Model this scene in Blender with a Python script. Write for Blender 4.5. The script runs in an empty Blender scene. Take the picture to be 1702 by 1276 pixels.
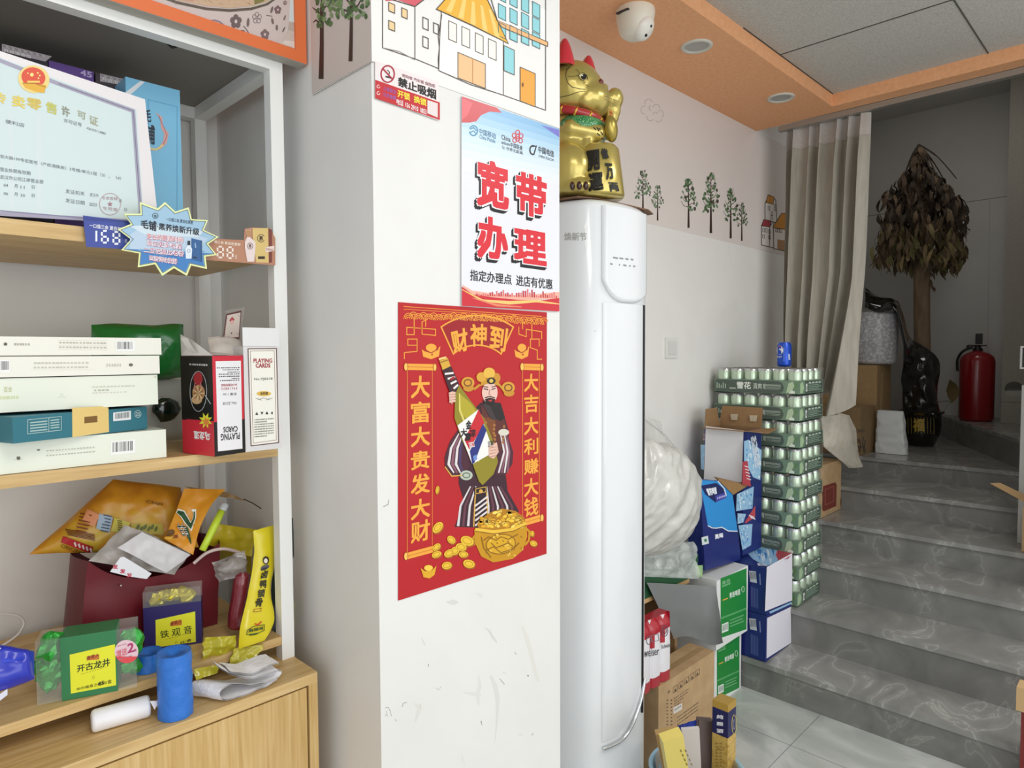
import bpy, bmesh, math, random
from mathutils import Vector as V, Matrix, noise
random.seed(7)
sc = bpy.context.scene
COL = sc.collection
# ------------------------------------------------------------------ camera
FPX = 1112.78; W, HGT = 1702, 1276
YAW, PITCH, ROLL = (math.radians(a) for a in (44.826, -2.7236, -0.28245))
CAM = V((0, 0, 1.5))
fw = V((math.cos(YAW)*math.cos(PITCH), math.sin(YAW)*math.cos(PITCH), math.sin(PITCH)))
rt = fw.cross(V((0, 0, 1))).normalized(); up = rt.cross(fw)
rt, up = math.cos(ROLL)*rt + math.sin(ROLL)*up, -math.sin(ROLL)*rt + math.cos(ROLL)*up
cd = bpy.data.cameras.new('camera'); cam = bpy.data.objects.new('camera', cd); COL.objects.link(cam)
cd.sensor_width = 36; cd.lens = FPX/W*36; cd.clip_start = .02
cam.matrix_world = Matrix((( rt.x, up.x, -fw.x, CAM.x), (rt.y, up.y, -fw.y, CAM.y), (rt.z, up.z, -fw.z, CAM.z), (0, 0, 0, 1)))
sc.camera = cam
# ------------------------------------------------------------------ world, lights, exposure
wd = bpy.data.worlds.new('world'); sc.world = wd; wd.use_nodes = True
wd.node_tree.nodes['Background'].inputs[0].default_value = (.93, .96, 1, 1)
wd.node_tree.nodes['Background'].inputs[1].default_value = .72
def area(name, loc, target, sx, sy, power, col=(1, 1, 1)):
    l = bpy.data.lights.new(name, 'AREA'); l.shape = 'RECTANGLE'; l.size = sx; l.size_y = sy; l.energy = power; l.color = col
    o = bpy.data.objects.new(name, l); COL.objects.link(o); o.location = loc
    o.rotation_euler = (V(target)-V(loc)).to_track_quat('-Z', 'Y').to_euler(); return o
area('shopfront_daylight', (.5, -3.2, 1.7), (1.3, 1, 1.4), 4.5, 2.6, 78, (.97, .99, 1))
area('side_daylight', (-2.2, -1.2, 1.9), (2.5, 1.0, 1.1), 2.2, 2.0, 13, (1, .98, .95))
area('ceiling_fill', (2.3, -.5, 2.755), (2.3, -.5, 0), .6, 1.2, 24, (1, .98, .95))  # added fill out of view, lifts the back wall and stairs
area('ceiling_fill', (.3, -.5, 2.755), (.3, -.5, 0), .6, 1.2, 15, (1, .98, .95))  # second added fill, brightens the shelf left of the column
area('stairwell_fill', (4.7, .9, 3.33), (4.9, 1.0, 0), .5, .5, 3.6, (1, .96, .9))  # added fill, no fitting here; lifts the dark back room
vs = sc.view_settings; vs.view_transform = 'Standard'; vs.look = 'None'; vs.exposure = -.07; vs.gamma = 1; vs.use_curve_mapping = False
# ------------------------------------------------------------------ projection helpers (photo pixel -> point on a real plane)
def ray(px, py): return fw + (px-851)/FPX*rt - (py-638)/FPX*up
def at(px, py, x=None, y=None, z=None):
    d = ray(px, py)
    i, v = (0, x) if x is not None else (1, y) if y is not None else (2, z)
    return CAM + d*((v-CAM[i])/d[i])
def atp(px, py, O, N):
    d = ray(px, py); return CAM + d*((O-CAM).dot(N)/d.dot(N))
VX, VY = (1953, 592), (-266, 603)
# ------------------------------------------------------------------ materials
def lin(c): c /= 255; return c/12.92 if c <= .04045 else ((c+.055)/1.055)**2.4
def rgb(h):
    h = h.lstrip('#'); return tuple(lin(int(h[i:i+2], 16)) for i in (0, 2, 4)) + (1,)
MC = {}
def K(h, rough=.55, metal=0., alpha=1., emit=0, coat=0., vary=0., scale=30, bump=0.):
    key = (h, rough, metal, alpha, coat, vary, scale, bump)
    if key in MC: return MC[key]
    m = bpy.data.materials.new('paint_'+h.strip('#')); m.use_nodes = True; nt = m.node_tree
    b = nt.nodes['Principled BSDF']; b.inputs['Base Color'].default_value = rgb(h); b.inputs['Roughness'].default_value = rough
    b.inputs['Metallic'].default_value = metal; b.inputs['Alpha'].default_value = alpha; b.inputs['Coat Weight'].default_value = coat
    if vary or bump:
        tc = nt.nodes.new('ShaderNodeTexCoord'); n = nt.nodes.new('ShaderNodeTexNoise'); n.inputs['Scale'].default_value = scale; n.inputs['Detail'].default_value = 5
        nt.links.new(tc.outputs['Object'], n.inputs['Vector'])
        if vary:
            cr = nt.nodes.new('ShaderNodeValToRGB'); c = rgb(h)
            cr.color_ramp.elements[0].position = .3; cr.color_ramp.elements[1].position = .7
            cr.color_ramp.elements[0].color = tuple(max(0, a*(1-vary)) for a in c[:3])+(1,); cr.color_ramp.elements[1].color = tuple(min(1, a*(1+vary)) for a in c[:3])+(1,)
            nt.links.new(n.outputs['Fac'], cr.inputs['Fac']); nt.links.new(cr.outputs['Color'], b.inputs['Base Color'])
        if bump:
            bp = nt.nodes.new('ShaderNodeBump'); bp.inputs['Strength'].default_value = bump; bp.inputs['Distance'].default_value = .004
            nt.links.new(n.outputs['Fac'], bp.inputs['Height']); nt.links.new(bp.outputs['Normal'], b.inputs['Normal'])
    MC[key] = m; return m
def ramp_mat(name, stops, vec_scale, rough=.5, scale=4, detail=6, dist=0., kind='noise', coord='Object', bump=0, rough2=None):
    m = bpy.data.materials.new(name); m.use_nodes = True; nt = m.node_tree; b = nt.nodes['Principled BSDF']
    tc = nt.nodes.new('ShaderNodeTexCoord'); mp = nt.nodes.new('ShaderNodeMapping'); mp.inputs['Scale'].default_value = vec_scale
    nt.links.new(tc.outputs[coord], mp.inputs['Vector'])
    n = nt.nodes.new('ShaderNodeTexNoise'); n.inputs['Scale'].default_value = scale; n.inputs['Detail'].default_value = detail; n.inputs['Distortion'].default_value = dist
    nt.links.new(mp.outputs['Vector'], n.inputs['Vector'])
    cr = nt.nodes.new('ShaderNodeValToRGB'); e = cr.color_ramp.elements
    e[0].position, e[1].position = stops[0][0], stops[-1][0]; e[0].color, e[1].color = rgb(stops[0][1]), rgb(stops[-1][1])
    for p, h in stops[1:-1]: x = e.new(p); x.color = rgb(h)
    nt.links.new(n.outputs['Fac'], cr.inputs['Fac']); nt.links.new(cr.outputs['Color'], b.inputs['Base Color']); b.inputs['Roughness'].default_value = rough
    if bump:
        bp = nt.nodes.new('ShaderNodeBump'); bp.inputs['Strength'].default_value = bump; bp.inputs['Distance'].default_value = .002
        nt.links.new(n.outputs['Fac'], bp.inputs['Height']); nt.links.new(bp.outputs['Normal'], b.inputs['Normal'])
    return m
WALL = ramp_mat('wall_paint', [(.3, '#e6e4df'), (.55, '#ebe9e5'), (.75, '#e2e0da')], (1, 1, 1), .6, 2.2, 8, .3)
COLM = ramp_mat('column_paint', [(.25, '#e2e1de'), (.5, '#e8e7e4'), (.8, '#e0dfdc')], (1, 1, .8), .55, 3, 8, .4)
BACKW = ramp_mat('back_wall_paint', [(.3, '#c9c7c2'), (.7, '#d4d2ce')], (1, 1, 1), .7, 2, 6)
TILE = ramp_mat('ceiling_tile', [(.3, '#aeaba4'), (.5, '#bfbdb7'), (.7, '#cac8c2')], (1, 1, 1), .85, 160, 3)
ORANGE = ramp_mat('orange_paint', [(.35, '#e8a877'), (.65, '#f0b283')], (1, 1, 1), .6, 60, 4)
OAK = ramp_mat('oak_veneer', [(.25, '#b8935a'), (.5, '#cfad74'), (.75, '#dcbf8a')], (2, 30, 30), .45, 3.2, 7, .5)
OAKV = ramp_mat('oak_veneer_vertical', [(.25, '#bb9658'), (.5, '#cdaa6e'), (.75, '#d9bb84')], (60, 60, 2.2), .45, 2.6, 7, .4)
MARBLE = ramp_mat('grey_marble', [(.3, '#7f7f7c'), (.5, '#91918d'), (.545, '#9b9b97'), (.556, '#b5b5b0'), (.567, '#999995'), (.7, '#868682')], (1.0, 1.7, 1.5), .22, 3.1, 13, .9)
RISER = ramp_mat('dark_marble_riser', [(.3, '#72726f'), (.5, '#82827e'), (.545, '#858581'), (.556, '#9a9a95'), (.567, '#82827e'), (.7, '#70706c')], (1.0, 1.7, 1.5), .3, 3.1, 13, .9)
FLOORM = ramp_mat('pale_marble', [(.28, '#a3a8a4'), (.5, '#b9bdb9'), (.6, '#cbcecb'), (.72, '#b0b5b1')], (1.6, 1, 1), .16, 2.4, 12, 1.0)
CURT = ramp_mat('curtain_linen', [(.3, '#a39d90'), (.7, '#b3ada0')], (1, 1, .12), .9, 60, 6, bump=.2)
KRAFT = ramp_mat('kraft_board', [(.3, '#b3926a'), (.7, '#c3a47b')], (1, 1, 1), .8, 14, 6)
WHITEM = K('#eeeeec', .4)
# ------------------------------------------------------------------ text glyph cache
TC = {}
def glyphs(s, bold=0.):
    k = (s, bold)
    if k in TC: return TC[k]
    c = bpy.data.curves.new('t', 'FONT'); c.body = s; c.size = 1; c.resolution_u = 2; c.offset = bold
    o = bpy.data.objects.new('t', c); me = bpy.data.meshes.new_from_object(o)
    vs_ = [(v.co.x, v.co.y) for v in me.vertices]; fs = [tuple(p.vertices) for p in me.polygons]
    bpy.data.objects.remove(o); bpy.data.meshes.remove(me); bpy.data.curves.remove(c)
    if vs_:
        x0, x1 = min(v[0] for v in vs_), max(v[0] for v in vs_); y0, y1 = min(v[1] for v in vs_), max(v[1] for v in vs_)
        vs_ = [((a-x0)/max(1e-6, x1-x0), (b-y0)/max(1e-6, y1-y0)) for a, b in vs_]
    TC[k] = (vs_, fs); return TC[k]
# ------------------------------------------------------------------ mesh builder
class MB:
    def __init__(s): s.v = []; s.f = []; s.mi = []; s.sm = []; s.mats = []
    def mat(s, m):
        if m not in s.mats: s.mats.append(m)
        return s.mats.index(m)
    def add(s, vs_, fs, m, smooth=False):
        b = len(s.v); s.v += [V(p) for p in vs_]; i = s.mat(m)
        for f in fs: s.f.append(tuple(b+k for k in f)); s.mi.append(i); s.sm.append(smooth)
    def poly(s, pts, m): s.add(pts, [tuple(range(len(pts)))], m)
    def box(s, a, b, m): s.obox(V(a), V((b[0]-a[0], 0, 0)), V((0, b[1]-a[1], 0)), V((0, 0, b[2]-a[2])), m)
    def obox(s, o, ex, ey, ez, m, mf=None):
        o = V(o); P = [o, o+ex, o+ex+ey, o+ey]; P += [p+ez for p in P]
        F = [(0, 3, 2, 1), (4, 5, 6, 7), (0, 1, 5, 4), (1, 2, 6, 5), (2, 3, 7, 6), (3, 0, 4, 7)]
        for i, f in enumerate(F): s.add([P[k] for k in f], [(0, 1, 2, 3)], (mf or {}).get(i, m))
    def prism(s, pts, vec, m, side=None):
        n = len(pts); vec = V(vec); A = [V(p) for p in pts]; B = [p+vec for p in A]
        s.add(A+B, [tuple(range(n))[::-1], tuple(range(n, 2*n))], m); s.add(A+B, [(i, (i+1) % n, n+(i+1) % n, n+i) for i in range(n)], side or m)
    def grid(s, fn, nu, nv, m, closeu=False, smooth=True, mfn=None):
        cu = nu if closeu else nu+1
        P = [fn(i/nu, j/nv) for j in range(nv+1) for i in range(cu)]; F = []; 
        b = len(s.v); s.v += [V(p) for p in P]
        for j in range(nv):
            for i in range(nu):
                i2 = (i+1) % cu if closeu else i+1
                s.f.append((b+j*cu+i, b+j*cu+i2, b+(j+1)*cu+i2, b+(j+1)*cu+i)); s.mi.append(s.mat(mfn((i+.5)/nu, (j+.5)/nv) if mfn else m)); s.sm.append(smooth)
    def lathe(s, prof, O, m, seg=24, A=V((0, 0, 1)), mfn=None, a0=0, a1=2*math.pi, sx=1, sy=1):
        A = V(A).normalized(); X = A.orthogonal().normalized() if abs(A.z) < .99 else V((1, 0, 0)); Y = A.cross(X); O = V(O); n = len(prof)-1
        full = abs(a1-a0-2*math.pi) < 1e-6
        def fn(u, v):
            k = min(int(round(v*n)), n); r, h = prof[k]; t = a0+(a1-a0)*u
            return O + A*h + X*(r*math.cos(t)*sx) + Y*(r*math.sin(t)*sy)
        s.grid(fn, seg, n, m, closeu=full, mfn=(lambda u, v: mfn(min(int(v*n), n-1))) if mfn else None)
    def tube(s, path, r, m, seg=8, caps=True):
        path = [V(p) for p in path]; n = len(path); R = r if isinstance(r, (list, tuple)) else [r]*n
        t0 = (path[1]-path[0]).normalized(); X = t0.orthogonal().normalized(); rings = []
        for i, p in enumerate(path):
            t = ((path[min(i+1, n-1)]-path[max(i-1, 0)])).normalized(); X = (X - t*X.dot(t)).normalized(); Y = t.cross(X)
            rings.append([p + (X*math.cos(2*math.pi*k/seg) + Y*math.sin(2*math.pi*k/seg))*R[i] for k in range(seg)])
        vs_ = [q for g in rings for q in g]
        s.add(vs_, [(i*seg+k, i*seg+(k+1) % seg, (i+1)*seg+(k+1) % seg, (i+1)*seg+k) for i in range(n-1) for k in range(seg)], m, True)
        if caps: s.add(rings[0], [tuple(range(seg))[::-1]], m); s.add(rings[-1], [tuple(range(seg))], m)
    def ell(s, c, r, m, seg=20, rings=12, M=None, fn=None):
        c = V(c); r = V(r)
        def f(u, v):
            a, b = 2*math.pi*u, math.pi*(v-.5); p = V((r.x*math.cos(a)*math.cos(b), r.y*math.sin(a)*math.cos(b), r.z*math.sin(b)))
            if M: p = M @ p
            p = c+p
            return fn(p) if fn else p
        s.grid(f, seg, rings, m, closeu=True)
    def build(s, name, parent=None, bevel=0, seg=2, loc=None, merge=False):
        me = bpy.data.meshes.new(name); o_ = parent.location if parent is not None and parent.type == 'EMPTY' else V((0, 0, 0))
        if parent is not None and parent.type != 'EMPTY': o_ = parent.get('_o', None); o_ = V(o_) if o_ is not None else V((0, 0, 0))
        if parent is None and s.v:
            xs = [p.x for p in s.v]; ys = [p.y for p in s.v]; zs = [p.z for p in s.v]; o_ = V(((min(xs)+max(xs))/2, (min(ys)+max(ys))/2, min(zs)))
        me.from_pydata([tuple(p-o_) for p in s.v], [], s.f); me.validate()
        for m in s.mats: me.materials.append(m)
        if len(me.polygons) == len(s.f):
            me.polygons.foreach_set('material_index', s.mi); me.polygons.foreach_set('use_smooth', s.sm)
        me.update(); o = bpy.data.objects.new(name, me); COL.objects.link(o)
        if parent is None: o.location = o_
        else: o.parent = parent
        o['_o'] = list(o_)
        if bevel:
            b = o.modifiers.new('bevel', 'BEVEL'); b.width = bevel; b.segments = seg; b.limit_method = 'ANGLE'; b.angle_limit = math.radians(50)
        return o
# ------------------------------------------------------------------ flat artwork on a surface
class Art:
    """draws in photo (or zoomed-photo) coordinates on a real plane O,N; layers lie a fraction of a millimetre apart"""
    def __init__(s, mb, O, N, z=(0, 0, 1), vp=VX, step=.0002, S=None):
        s.mb = mb; s.O = V(O); s.N = V(N).normalized(); s.ox, s.oy, s.sc = z; s.step = step; s.S = S; s.rough = .5; s.k = 0; s.vp0 = vp; s.setvp()
    def setvp(s): s.vp = None if s.vp0 is None else ((s.vp0[0]-s.ox)*s.sc, (s.vp0[1]-s.oy)*s.sc)
    def zoom(s, ox, oy, sc): s.ox, s.oy, s.sc = ox, oy, sc; s.setvp(); return s
    def P(s, x, y, l):
        l += (s.k % 60)*2e-6/s.step
        if s.S: return s.S(x, y, l*s.step)
        return atp(s.ox+x/s.sc, s.oy+y/s.sc, s.O, s.N) + s.N*(l*s.step)
    def m(s, c): return c if not isinstance(c, str) else K(c, s.rough)
    def poly(s, pts, c, l=1):
        s.k += 1; s.mb.add([s.P(x, y, l) for x, y in pts], [tuple(range(len(pts)))], s.m(c))
    def slope(s, x0, y, x): 
        if s.vp is None: return y
        return y + (x-x0)*(s.vp[1]-y)/(s.vp[0]-x0)
    def rect(s, x0, yt, x1, yb, c, l=1): s.poly([(x0, yt), (x1, s.slope(x0, yt, x1)), (x1, s.slope(x0, yb, x1)), (x0, yb)], c, l)
    def frame(s, x0, yt, x1, yb, w, c, l=1): s.line([(x0, yt), (x1, s.slope(x0, yt, x1)), (x1, s.slope(x0, yb, x1)), (x0, yb)], w, c, l, True)
    def line(s, pts, w, c, l=1, closed=False):
        n = len(pts)
        if n < 2: return
        s.k += 1; Q = []; ws = w if isinstance(w, (list, tuple)) else [w]*n
        for i in range(n):
            a = pts[(i-1) % n] if (closed or i) else None; b = pts[(i+1) % n] if (closed or i < n-1) else None; p = pts[i]
            def nr(q, r):
                dx, dy = r[0]-q[0], r[1]-q[1]; L = math.hypot(dx, dy) or 1; return (-dy/L, dx/L)
            n1 = nr(a, p) if a else None; n2 = nr(p, b) if b else None
            if n1 and n2:
                mx, my = n1[0]+n2[0], n1[1]+n2[1]; d = max(.35, (mx*n1[0]+my*n1[1])); nx, ny = mx/d, my/d
            else: nx, ny = n1 or n2
            h = ws[i]/2; Q.append(((p[0]+nx*h, p[1]+ny*h), (p[0]-nx*h, p[1]-ny*h)))
        vs_ = [s.P(*q, l) for pr in Q for q in pr]; k = n if closed else n-1
        s.mb.add(vs_, [(2*i, 2*i+1, 2*((i+1) % n)+1, 2*((i+1) % n)) for i in range(k)], s.m(c))
    def ell(s, cx, cy, rx, ry, c, l=1, rot=0, seg=18, a0=0, a1=360):
        pts = []; r = math.radians(rot)
        for i in range(seg + (0 if a1-a0 == 360 else 1)):
            t = math.radians(a0+(a1-a0)*i/seg); x, y = rx*math.cos(t), ry*math.sin(t)
            pts.append((cx+x*math.cos(r)-y*math.sin(r), cy+x*math.sin(r)+y*math.cos(r)))
        s.poly(pts, c, l)
    def ring(s, cx, cy, rx, ry, w, c, l=1, a0=0, a1=360, seg=22, rot=0):
        full = a1-a0 == 360; r = math.radians(rot); pts = []
        for i in range(seg + (0 if full else 1)):
            t = math.radians(a0+(a1-a0)*i/seg); x, y = rx*math.cos(t), ry*math.sin(t)
            pts.append((cx+x*math.cos(r)-y*math.sin(r), cy+x*math.sin(r)+y*math.cos(r)))
        s.line(pts, w, c, l, full)
    def text(s, t, x0, yt, x1, yb, c, l=2, bold=.01, rot180=False, quad=None):
        vs_, fs = glyphs(t); n = max(1, len(t.strip())); asc = all(ord(q) < 128 for q in t)
        bx, by = bold*(1.6 if asc else 1)/n, bold
        sh = [(0, 0)] if bold < .006 else [(-bx, -by), (bx, -by), (bx, by), (-bx, by)]
        if bold > .032: sh += [(0, 0), (0, by), (0, -by), (bx, 0), (-bx, 0)]
        for du, dv in sh:
            out = []; s.k += 1
            for u, v in vs_:
                u, v = u*(1-2*bx)+bx+du, v*(1-2*by)+by+dv
                if rot180: u, v = 1-u, 1-v
                if quad:
                    (ax, ay), (bx_, by_), (cx_, cy_), (dx, dy) = quad   # TL TR BR BL
                    x = (1-v)*((1-u)*dx+u*cx_) + v*((1-u)*ax+u*bx_); y = (1-v)*((1-u)*dy+u*cy_) + v*((1-u)*ay+u*by_)
                else: x = x0+(x1-x0)*u; y = s.slope(x0, yt+(yb-yt)*(1-v), x)
                out.append(s.P(x, y, l))
            s.mb.add(out, fs, s.m(c))
    def dashes(s, x0, y, x1, h, c, l=2, n=8):
        w = (x1-x0)/n
        for i in range(n):
            a = x0+i*w; r = random.uniform(.5, .85)
            s.poly([(a, s.slope(x0, y, a)), (a+w*r, s.slope(x0, y, a+w*r)), (a+w*r, s.slope(x0, y, a+w*r)+h), (a, s.slope(x0, y, a)+h)], c, l)
    def barcode(s, x0, yt, x1, yb, l=2):
        s.rect(x0, yt, x1, yb, '#f2f2f0', l); w = (x1-x0); x = x0+w*.08
        while x < x1-w*.1:
            d = w*random.choice((.015, .02, .035)); s.poly([(x, s.slope(x0, yt, x)+(yb-yt)*.1), (x+d, s.slope(x0, yt, x+d)+(yb-yt)*.1), (x+d, s.slope(x0, yb, x+d)-(yb-yt)*.2), (x, s.slope(x0, yb, x)-(yb-yt)*.2)], '#2c2c2c', l+1); x += d+w*random.choice((.02, .03, .045))
# ------------------------------------------------------------------ scene tree helpers
def tag(o, label, cat, group=None, kind=None):
    o['label'] = label; o['category'] = cat
    if group: o['group'] = group
    if kind: o['kind'] = kind
    return o
def thing(name, loc, label, cat, group=None):
    o = bpy.data.objects.new(name, None); COL.objects.link(o); o.location = V(loc); o.empty_display_size = .05; return tag(o, label, cat, group)
def struct(name, mb, parent=None, **k):
    o = mb.build(name, parent, **k)
    if parent is None: o['kind'] = 'structure'
    return o
def pt(parent, mb, name, bevel=0, label=None, **k):
    o = mb.build(name, parent, bevel, **k)
    if label: o['label'] = label
    return o
def frame_from(pc, pr, h, depth):
    """box frame from near-left and near-right bottom points: origin, ex, ey (away from camera), ez"""
    ex = pr-pc; ex.z = 0; ey = V((-ex.y, ex.x, 0)).normalized()*depth
    if ey.dot(V((fw.x, fw.y, 0))) < 0: ey = -ey
    return pc.copy(), ex, ey, V((0, 0, h))
def bag(mb, TL, TR, BR, BL, thick, m, crumple=.004, nf=25, nu=26, nv=26, seed=0, p=4, N=None, mfn=None, smooth=True, edge=0.):
    TL, TR, BR, BL = map(V, (TL, TR, BR, BL))
    if N is None:
        N = (TR-TL).cross(BL-TL).normalized()
        if N.dot(CAM-TL) < 0: N = -N
    else: N = V(N)
    def S(u, v, off=0, side=1):
        P = (1-v)*((1-u)*TL+u*TR) + v*((1-u)*BL+u*BR)
        k = max(0, 1-abs(2*u-1)**p)*max(0, 1-abs(2*v-1)**p)
        nz = noise.noise(P*nf+V((seed*7.1, side*3.3, 0))) + .5*noise.noise(P*nf*2.7+V((seed, side, 5)))
        q = 1-.0*k
        e = noise.noise(P*nf*.6+V((seed, 9, 9)))*edge*(1-k)
        return P + N*(side*(thick*.5*k**.6 + crumple*nz*min(1, k*3)) + off) + (TR-TL).normalized()*e + (BL-TL).normalized()*e
    mb.grid(lambda u, v: S(u, v), nu, nv, m, smooth=smooth, mfn=mfn); mb.grid(lambda u, v: S(1-u, v, 0, -1), nu, nv, m, smooth=smooth, mfn=mfn)
    return S
def SurfArt(mb, S, z=(0, 0, 1), vp=None, box=(0, 0, 1, 1), step=.0006):
    """artwork mapped on a bag surface: coordinates inside box -> u,v"""
    a = Art(mb, (0, 0, 0), (0, 1, 0), z, vp, step); x0, y0, x1, y1 = box
    a.S = lambda x, y, l: S((x-x0)/(x1-x0), (y-y0)/(y1-y0), l+.0012); return a
def copies(o): return o.copy()

YC, XL, XR, YW, ZS, ZT = 1.01, .673, 1.172, 1.68, 2.705, 2.765
XS = [2.804, 3.076, 3.374, 3.699, 4.033, 4.501]; ZN = [.142, .308, .459, .592, .725, .837]
NY = V((0, -1, 0)); NX = V((-1, 0, 0))
# ================================================================== SETTING
b = MB(); b.box((-1.6, -3.4, -.05), (2.804, YW, 0), FLOORM)
t_ = K('#7f8380', .4)
for x in (.9, 1.7, 2.5): b.box((x, -3.4, 0), (x+.002, YW, .0006), t_)
for y in (-.6, .2, 1.0): b.box((-1.6, y, 0), (2.8, y+.002, .0006), t_)
struct('floor', b)
b = MB()
for i in range(6):
    x1 = XS[i+1] if i < 5 else 6.0
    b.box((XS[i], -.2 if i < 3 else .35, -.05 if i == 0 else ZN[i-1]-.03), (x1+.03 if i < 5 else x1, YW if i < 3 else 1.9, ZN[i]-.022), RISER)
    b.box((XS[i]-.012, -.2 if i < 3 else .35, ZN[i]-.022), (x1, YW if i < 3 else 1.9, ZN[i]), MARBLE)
n7a, n7b = at(1581, 695, z=1.0), at(1698, 731, z=1.0)
d7 = (n7b-n7a).normalized(); n7c = n7a - d7*.3; n7d = n7a + d7*1.6
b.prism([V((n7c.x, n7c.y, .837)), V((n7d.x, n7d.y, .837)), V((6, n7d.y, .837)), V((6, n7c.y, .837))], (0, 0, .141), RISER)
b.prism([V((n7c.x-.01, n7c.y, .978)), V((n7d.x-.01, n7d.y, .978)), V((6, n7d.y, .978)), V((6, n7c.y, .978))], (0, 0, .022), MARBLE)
st = struct('staircase', b)
b = MB(); b.box((-1.6, YW, -.05), (4.08, YW+.08, 3.35), WALL); wb = struct('wall_back', b)
b = MB(); b.box((XL, YC, 0), (XR, YW, ZT), COLM)
# scuffs and scratches with a shape of their own on the column face
A = Art(b, (0, YC, 0), NY).zoom(640, 960, 3.7)
def smear(pts, w, c='#d9d9d3', l=1): A.line(pts, w, K(c, .6), l)
for pts, w, c in ([[(610, 305), (640, 325), (662, 365), (688, 398)], [3, 12, 16, 6], '#d6d6d2'], [[(845, 300), (870, 360), (895, 450), (915, 540), (942, 640)], [14, 24, 24, 22, 14], '#e0dfd8'], [[(575, 600), (585, 660), (570, 720), (575, 790)], [6, 20, 22, 8], '#dededa'],
    [[(480, 705), (540, 715), (590, 722)], [4, 22, 10], '#dededa'], [[(650, 600), (675, 660), (692, 740), (690, 860), (675, 1020)], [14, 26, 26, 12, 3], '#dddcd8'], [[(725, 580), (745, 590)], [12, 4], '#dcdcd8'], [[(705, 620), (735, 655)], 2.5, '#6f6f6c'], [[(795, 455), (808, 472)], 2.5, '#7d7d79'],
    [[(470, 1090), (490, 1150)], [8, 3], '#dededa'], [[(0, 800), (18, 795), (30, 815), (40, 850)], 2.5, '#8d8d88'], [[(0, 840), (14, 850), (8, 815)], 2, '#8d8d88'], [[(105, 795), (112, 770), (135, 765)], 2.5, '#7b7b78'], [[(205, 805), (222, 770), (215, 800)], 2.5, '#8d8d88'], [[(310, 675), (330, 690), (345, 668)], 2, '#a3a39e'],
    [[(180, 770), (215, 800), (185, 890)], [6, 26, 8], '#dcdbd6'], [[(380, 150), (420, 150), (450, 150)], [10, 34, 8], '#d8d8d3'], [[(560, 95), (600, 115)], [10, 34], '#dededa'], [[(590, 880), (596, 905)], [8, 3], '#a9a9a4'], [[(900, 970), (912, 955)], 3, '#8d8d88'], [[(265, 530), (268, 545)], 4, '#8a8a86'], [[(875, 600), (883, 604)], 6, '#6a6a66'],
    [[(60, 870), (72, 880)], 8, '#c9c9c4'], [[(225, 370), (245, 415)], [4, 8], '#d6d6d1'], [[(820, 965), (845, 962)], 12, '#dededa']): smear(pts, w, c)
A.zoom(0, 0, 1); A.line([(637, 842), (645, 838), (646, 830)], 1.2, '#9a9a94')
struct('wall_column', b)
# ceiling, soffit
b = MB(); b.box((-1.6, -3.4, ZT), (3.512, 1.249, ZT+.05), TILE)
lm = K('#55524c', .8)
for x in (2.889, 1.69, .49, -.71): b.box((x-.003, -3.4, ZT-.002), (x+.003, 1.249, ZT), lm)
for y in (1.225-.6*1.02, 1.225-1.225, 1.225-1.84, -1.2, -1.8, -2.4):
    b.box((-1.6, y-.0025, ZT-.002), (3.512, y+.0025, ZT), lm)
b.box((2.55, 1.243, ZT-.001), (3.512, 1.249, ZT), lm)
struct('ceiling', b)
b = MB(); b.box((-1.6, 1.249, ZS), (3.604, YW, ZT+.15), ORANGE); b.box((3.512, -3.4, ZS), (3.604, 1.249, ZT+.15), ORANGE); struct('trim_1', b)
# room at the top of the stairs
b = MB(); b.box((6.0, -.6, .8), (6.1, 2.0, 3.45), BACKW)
A = Art(b, (6.0, 0, 0), NX, vp=VY)
A.line([(1440, 359.5), (1675, 326)], 1.1, '#77756f'); A.line([(1519.5, 300), (1519.5, 600)], 1.3, '#5d5a55'); A.line([(1645, 330), (1640, 700)], .8, '#a7a5a0')
struct('wall_stairwell', b)
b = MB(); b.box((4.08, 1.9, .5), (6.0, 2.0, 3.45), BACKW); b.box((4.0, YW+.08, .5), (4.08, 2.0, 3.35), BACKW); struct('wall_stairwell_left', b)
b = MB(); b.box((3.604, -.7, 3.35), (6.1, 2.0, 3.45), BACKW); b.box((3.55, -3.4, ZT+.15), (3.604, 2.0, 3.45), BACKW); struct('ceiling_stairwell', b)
b = MB(); b.box((3.604, .25, -.05), (6.1, .35, 3.45), BACKW); b.box((3.53, -3.4, -.05), (3.604, .35, ZS), WALL); struct('wall_light_block', b)  # wall and pier out of view, added to keep light out of the stairwell
# grey pier with a round recess at the far right
b = MB(); c0 = at(1663, 702, z=1.0); PM = K('#a19d94', .8, vary=.06, scale=60)
b.box((c0.x, .35, 1.0), (c0.x+.3, c0.y, 3.35), PM)
A = Art(b, (c0.x, 0, 0), NX, vp=None).zoom(1280, 380, 3.19)
A.line([(1220, 918), (1345, 922)], 3, '#6b675f'); A.ell(1293, 848, 50, 38, '#4c4943', 1); A.ell(1294, 868, 46, 22, '#a9a69e', 2, seg=20); A.ell(1294, 858, 44, 13, '#5c5953', 3, a0=180, a1=360)
struct('trim_2', b)
# metal track above the stair opening
b = MB(); b.box((3.606, -.2, ZS-.028), (3.64, 1.56, ZS-.002), K('#a8a59f', .35, .6))
o = b.build('curtain_track'); tag(o, 'grey metal curtain track under the edge of the orange ceiling border', 'curtain rail')
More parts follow.
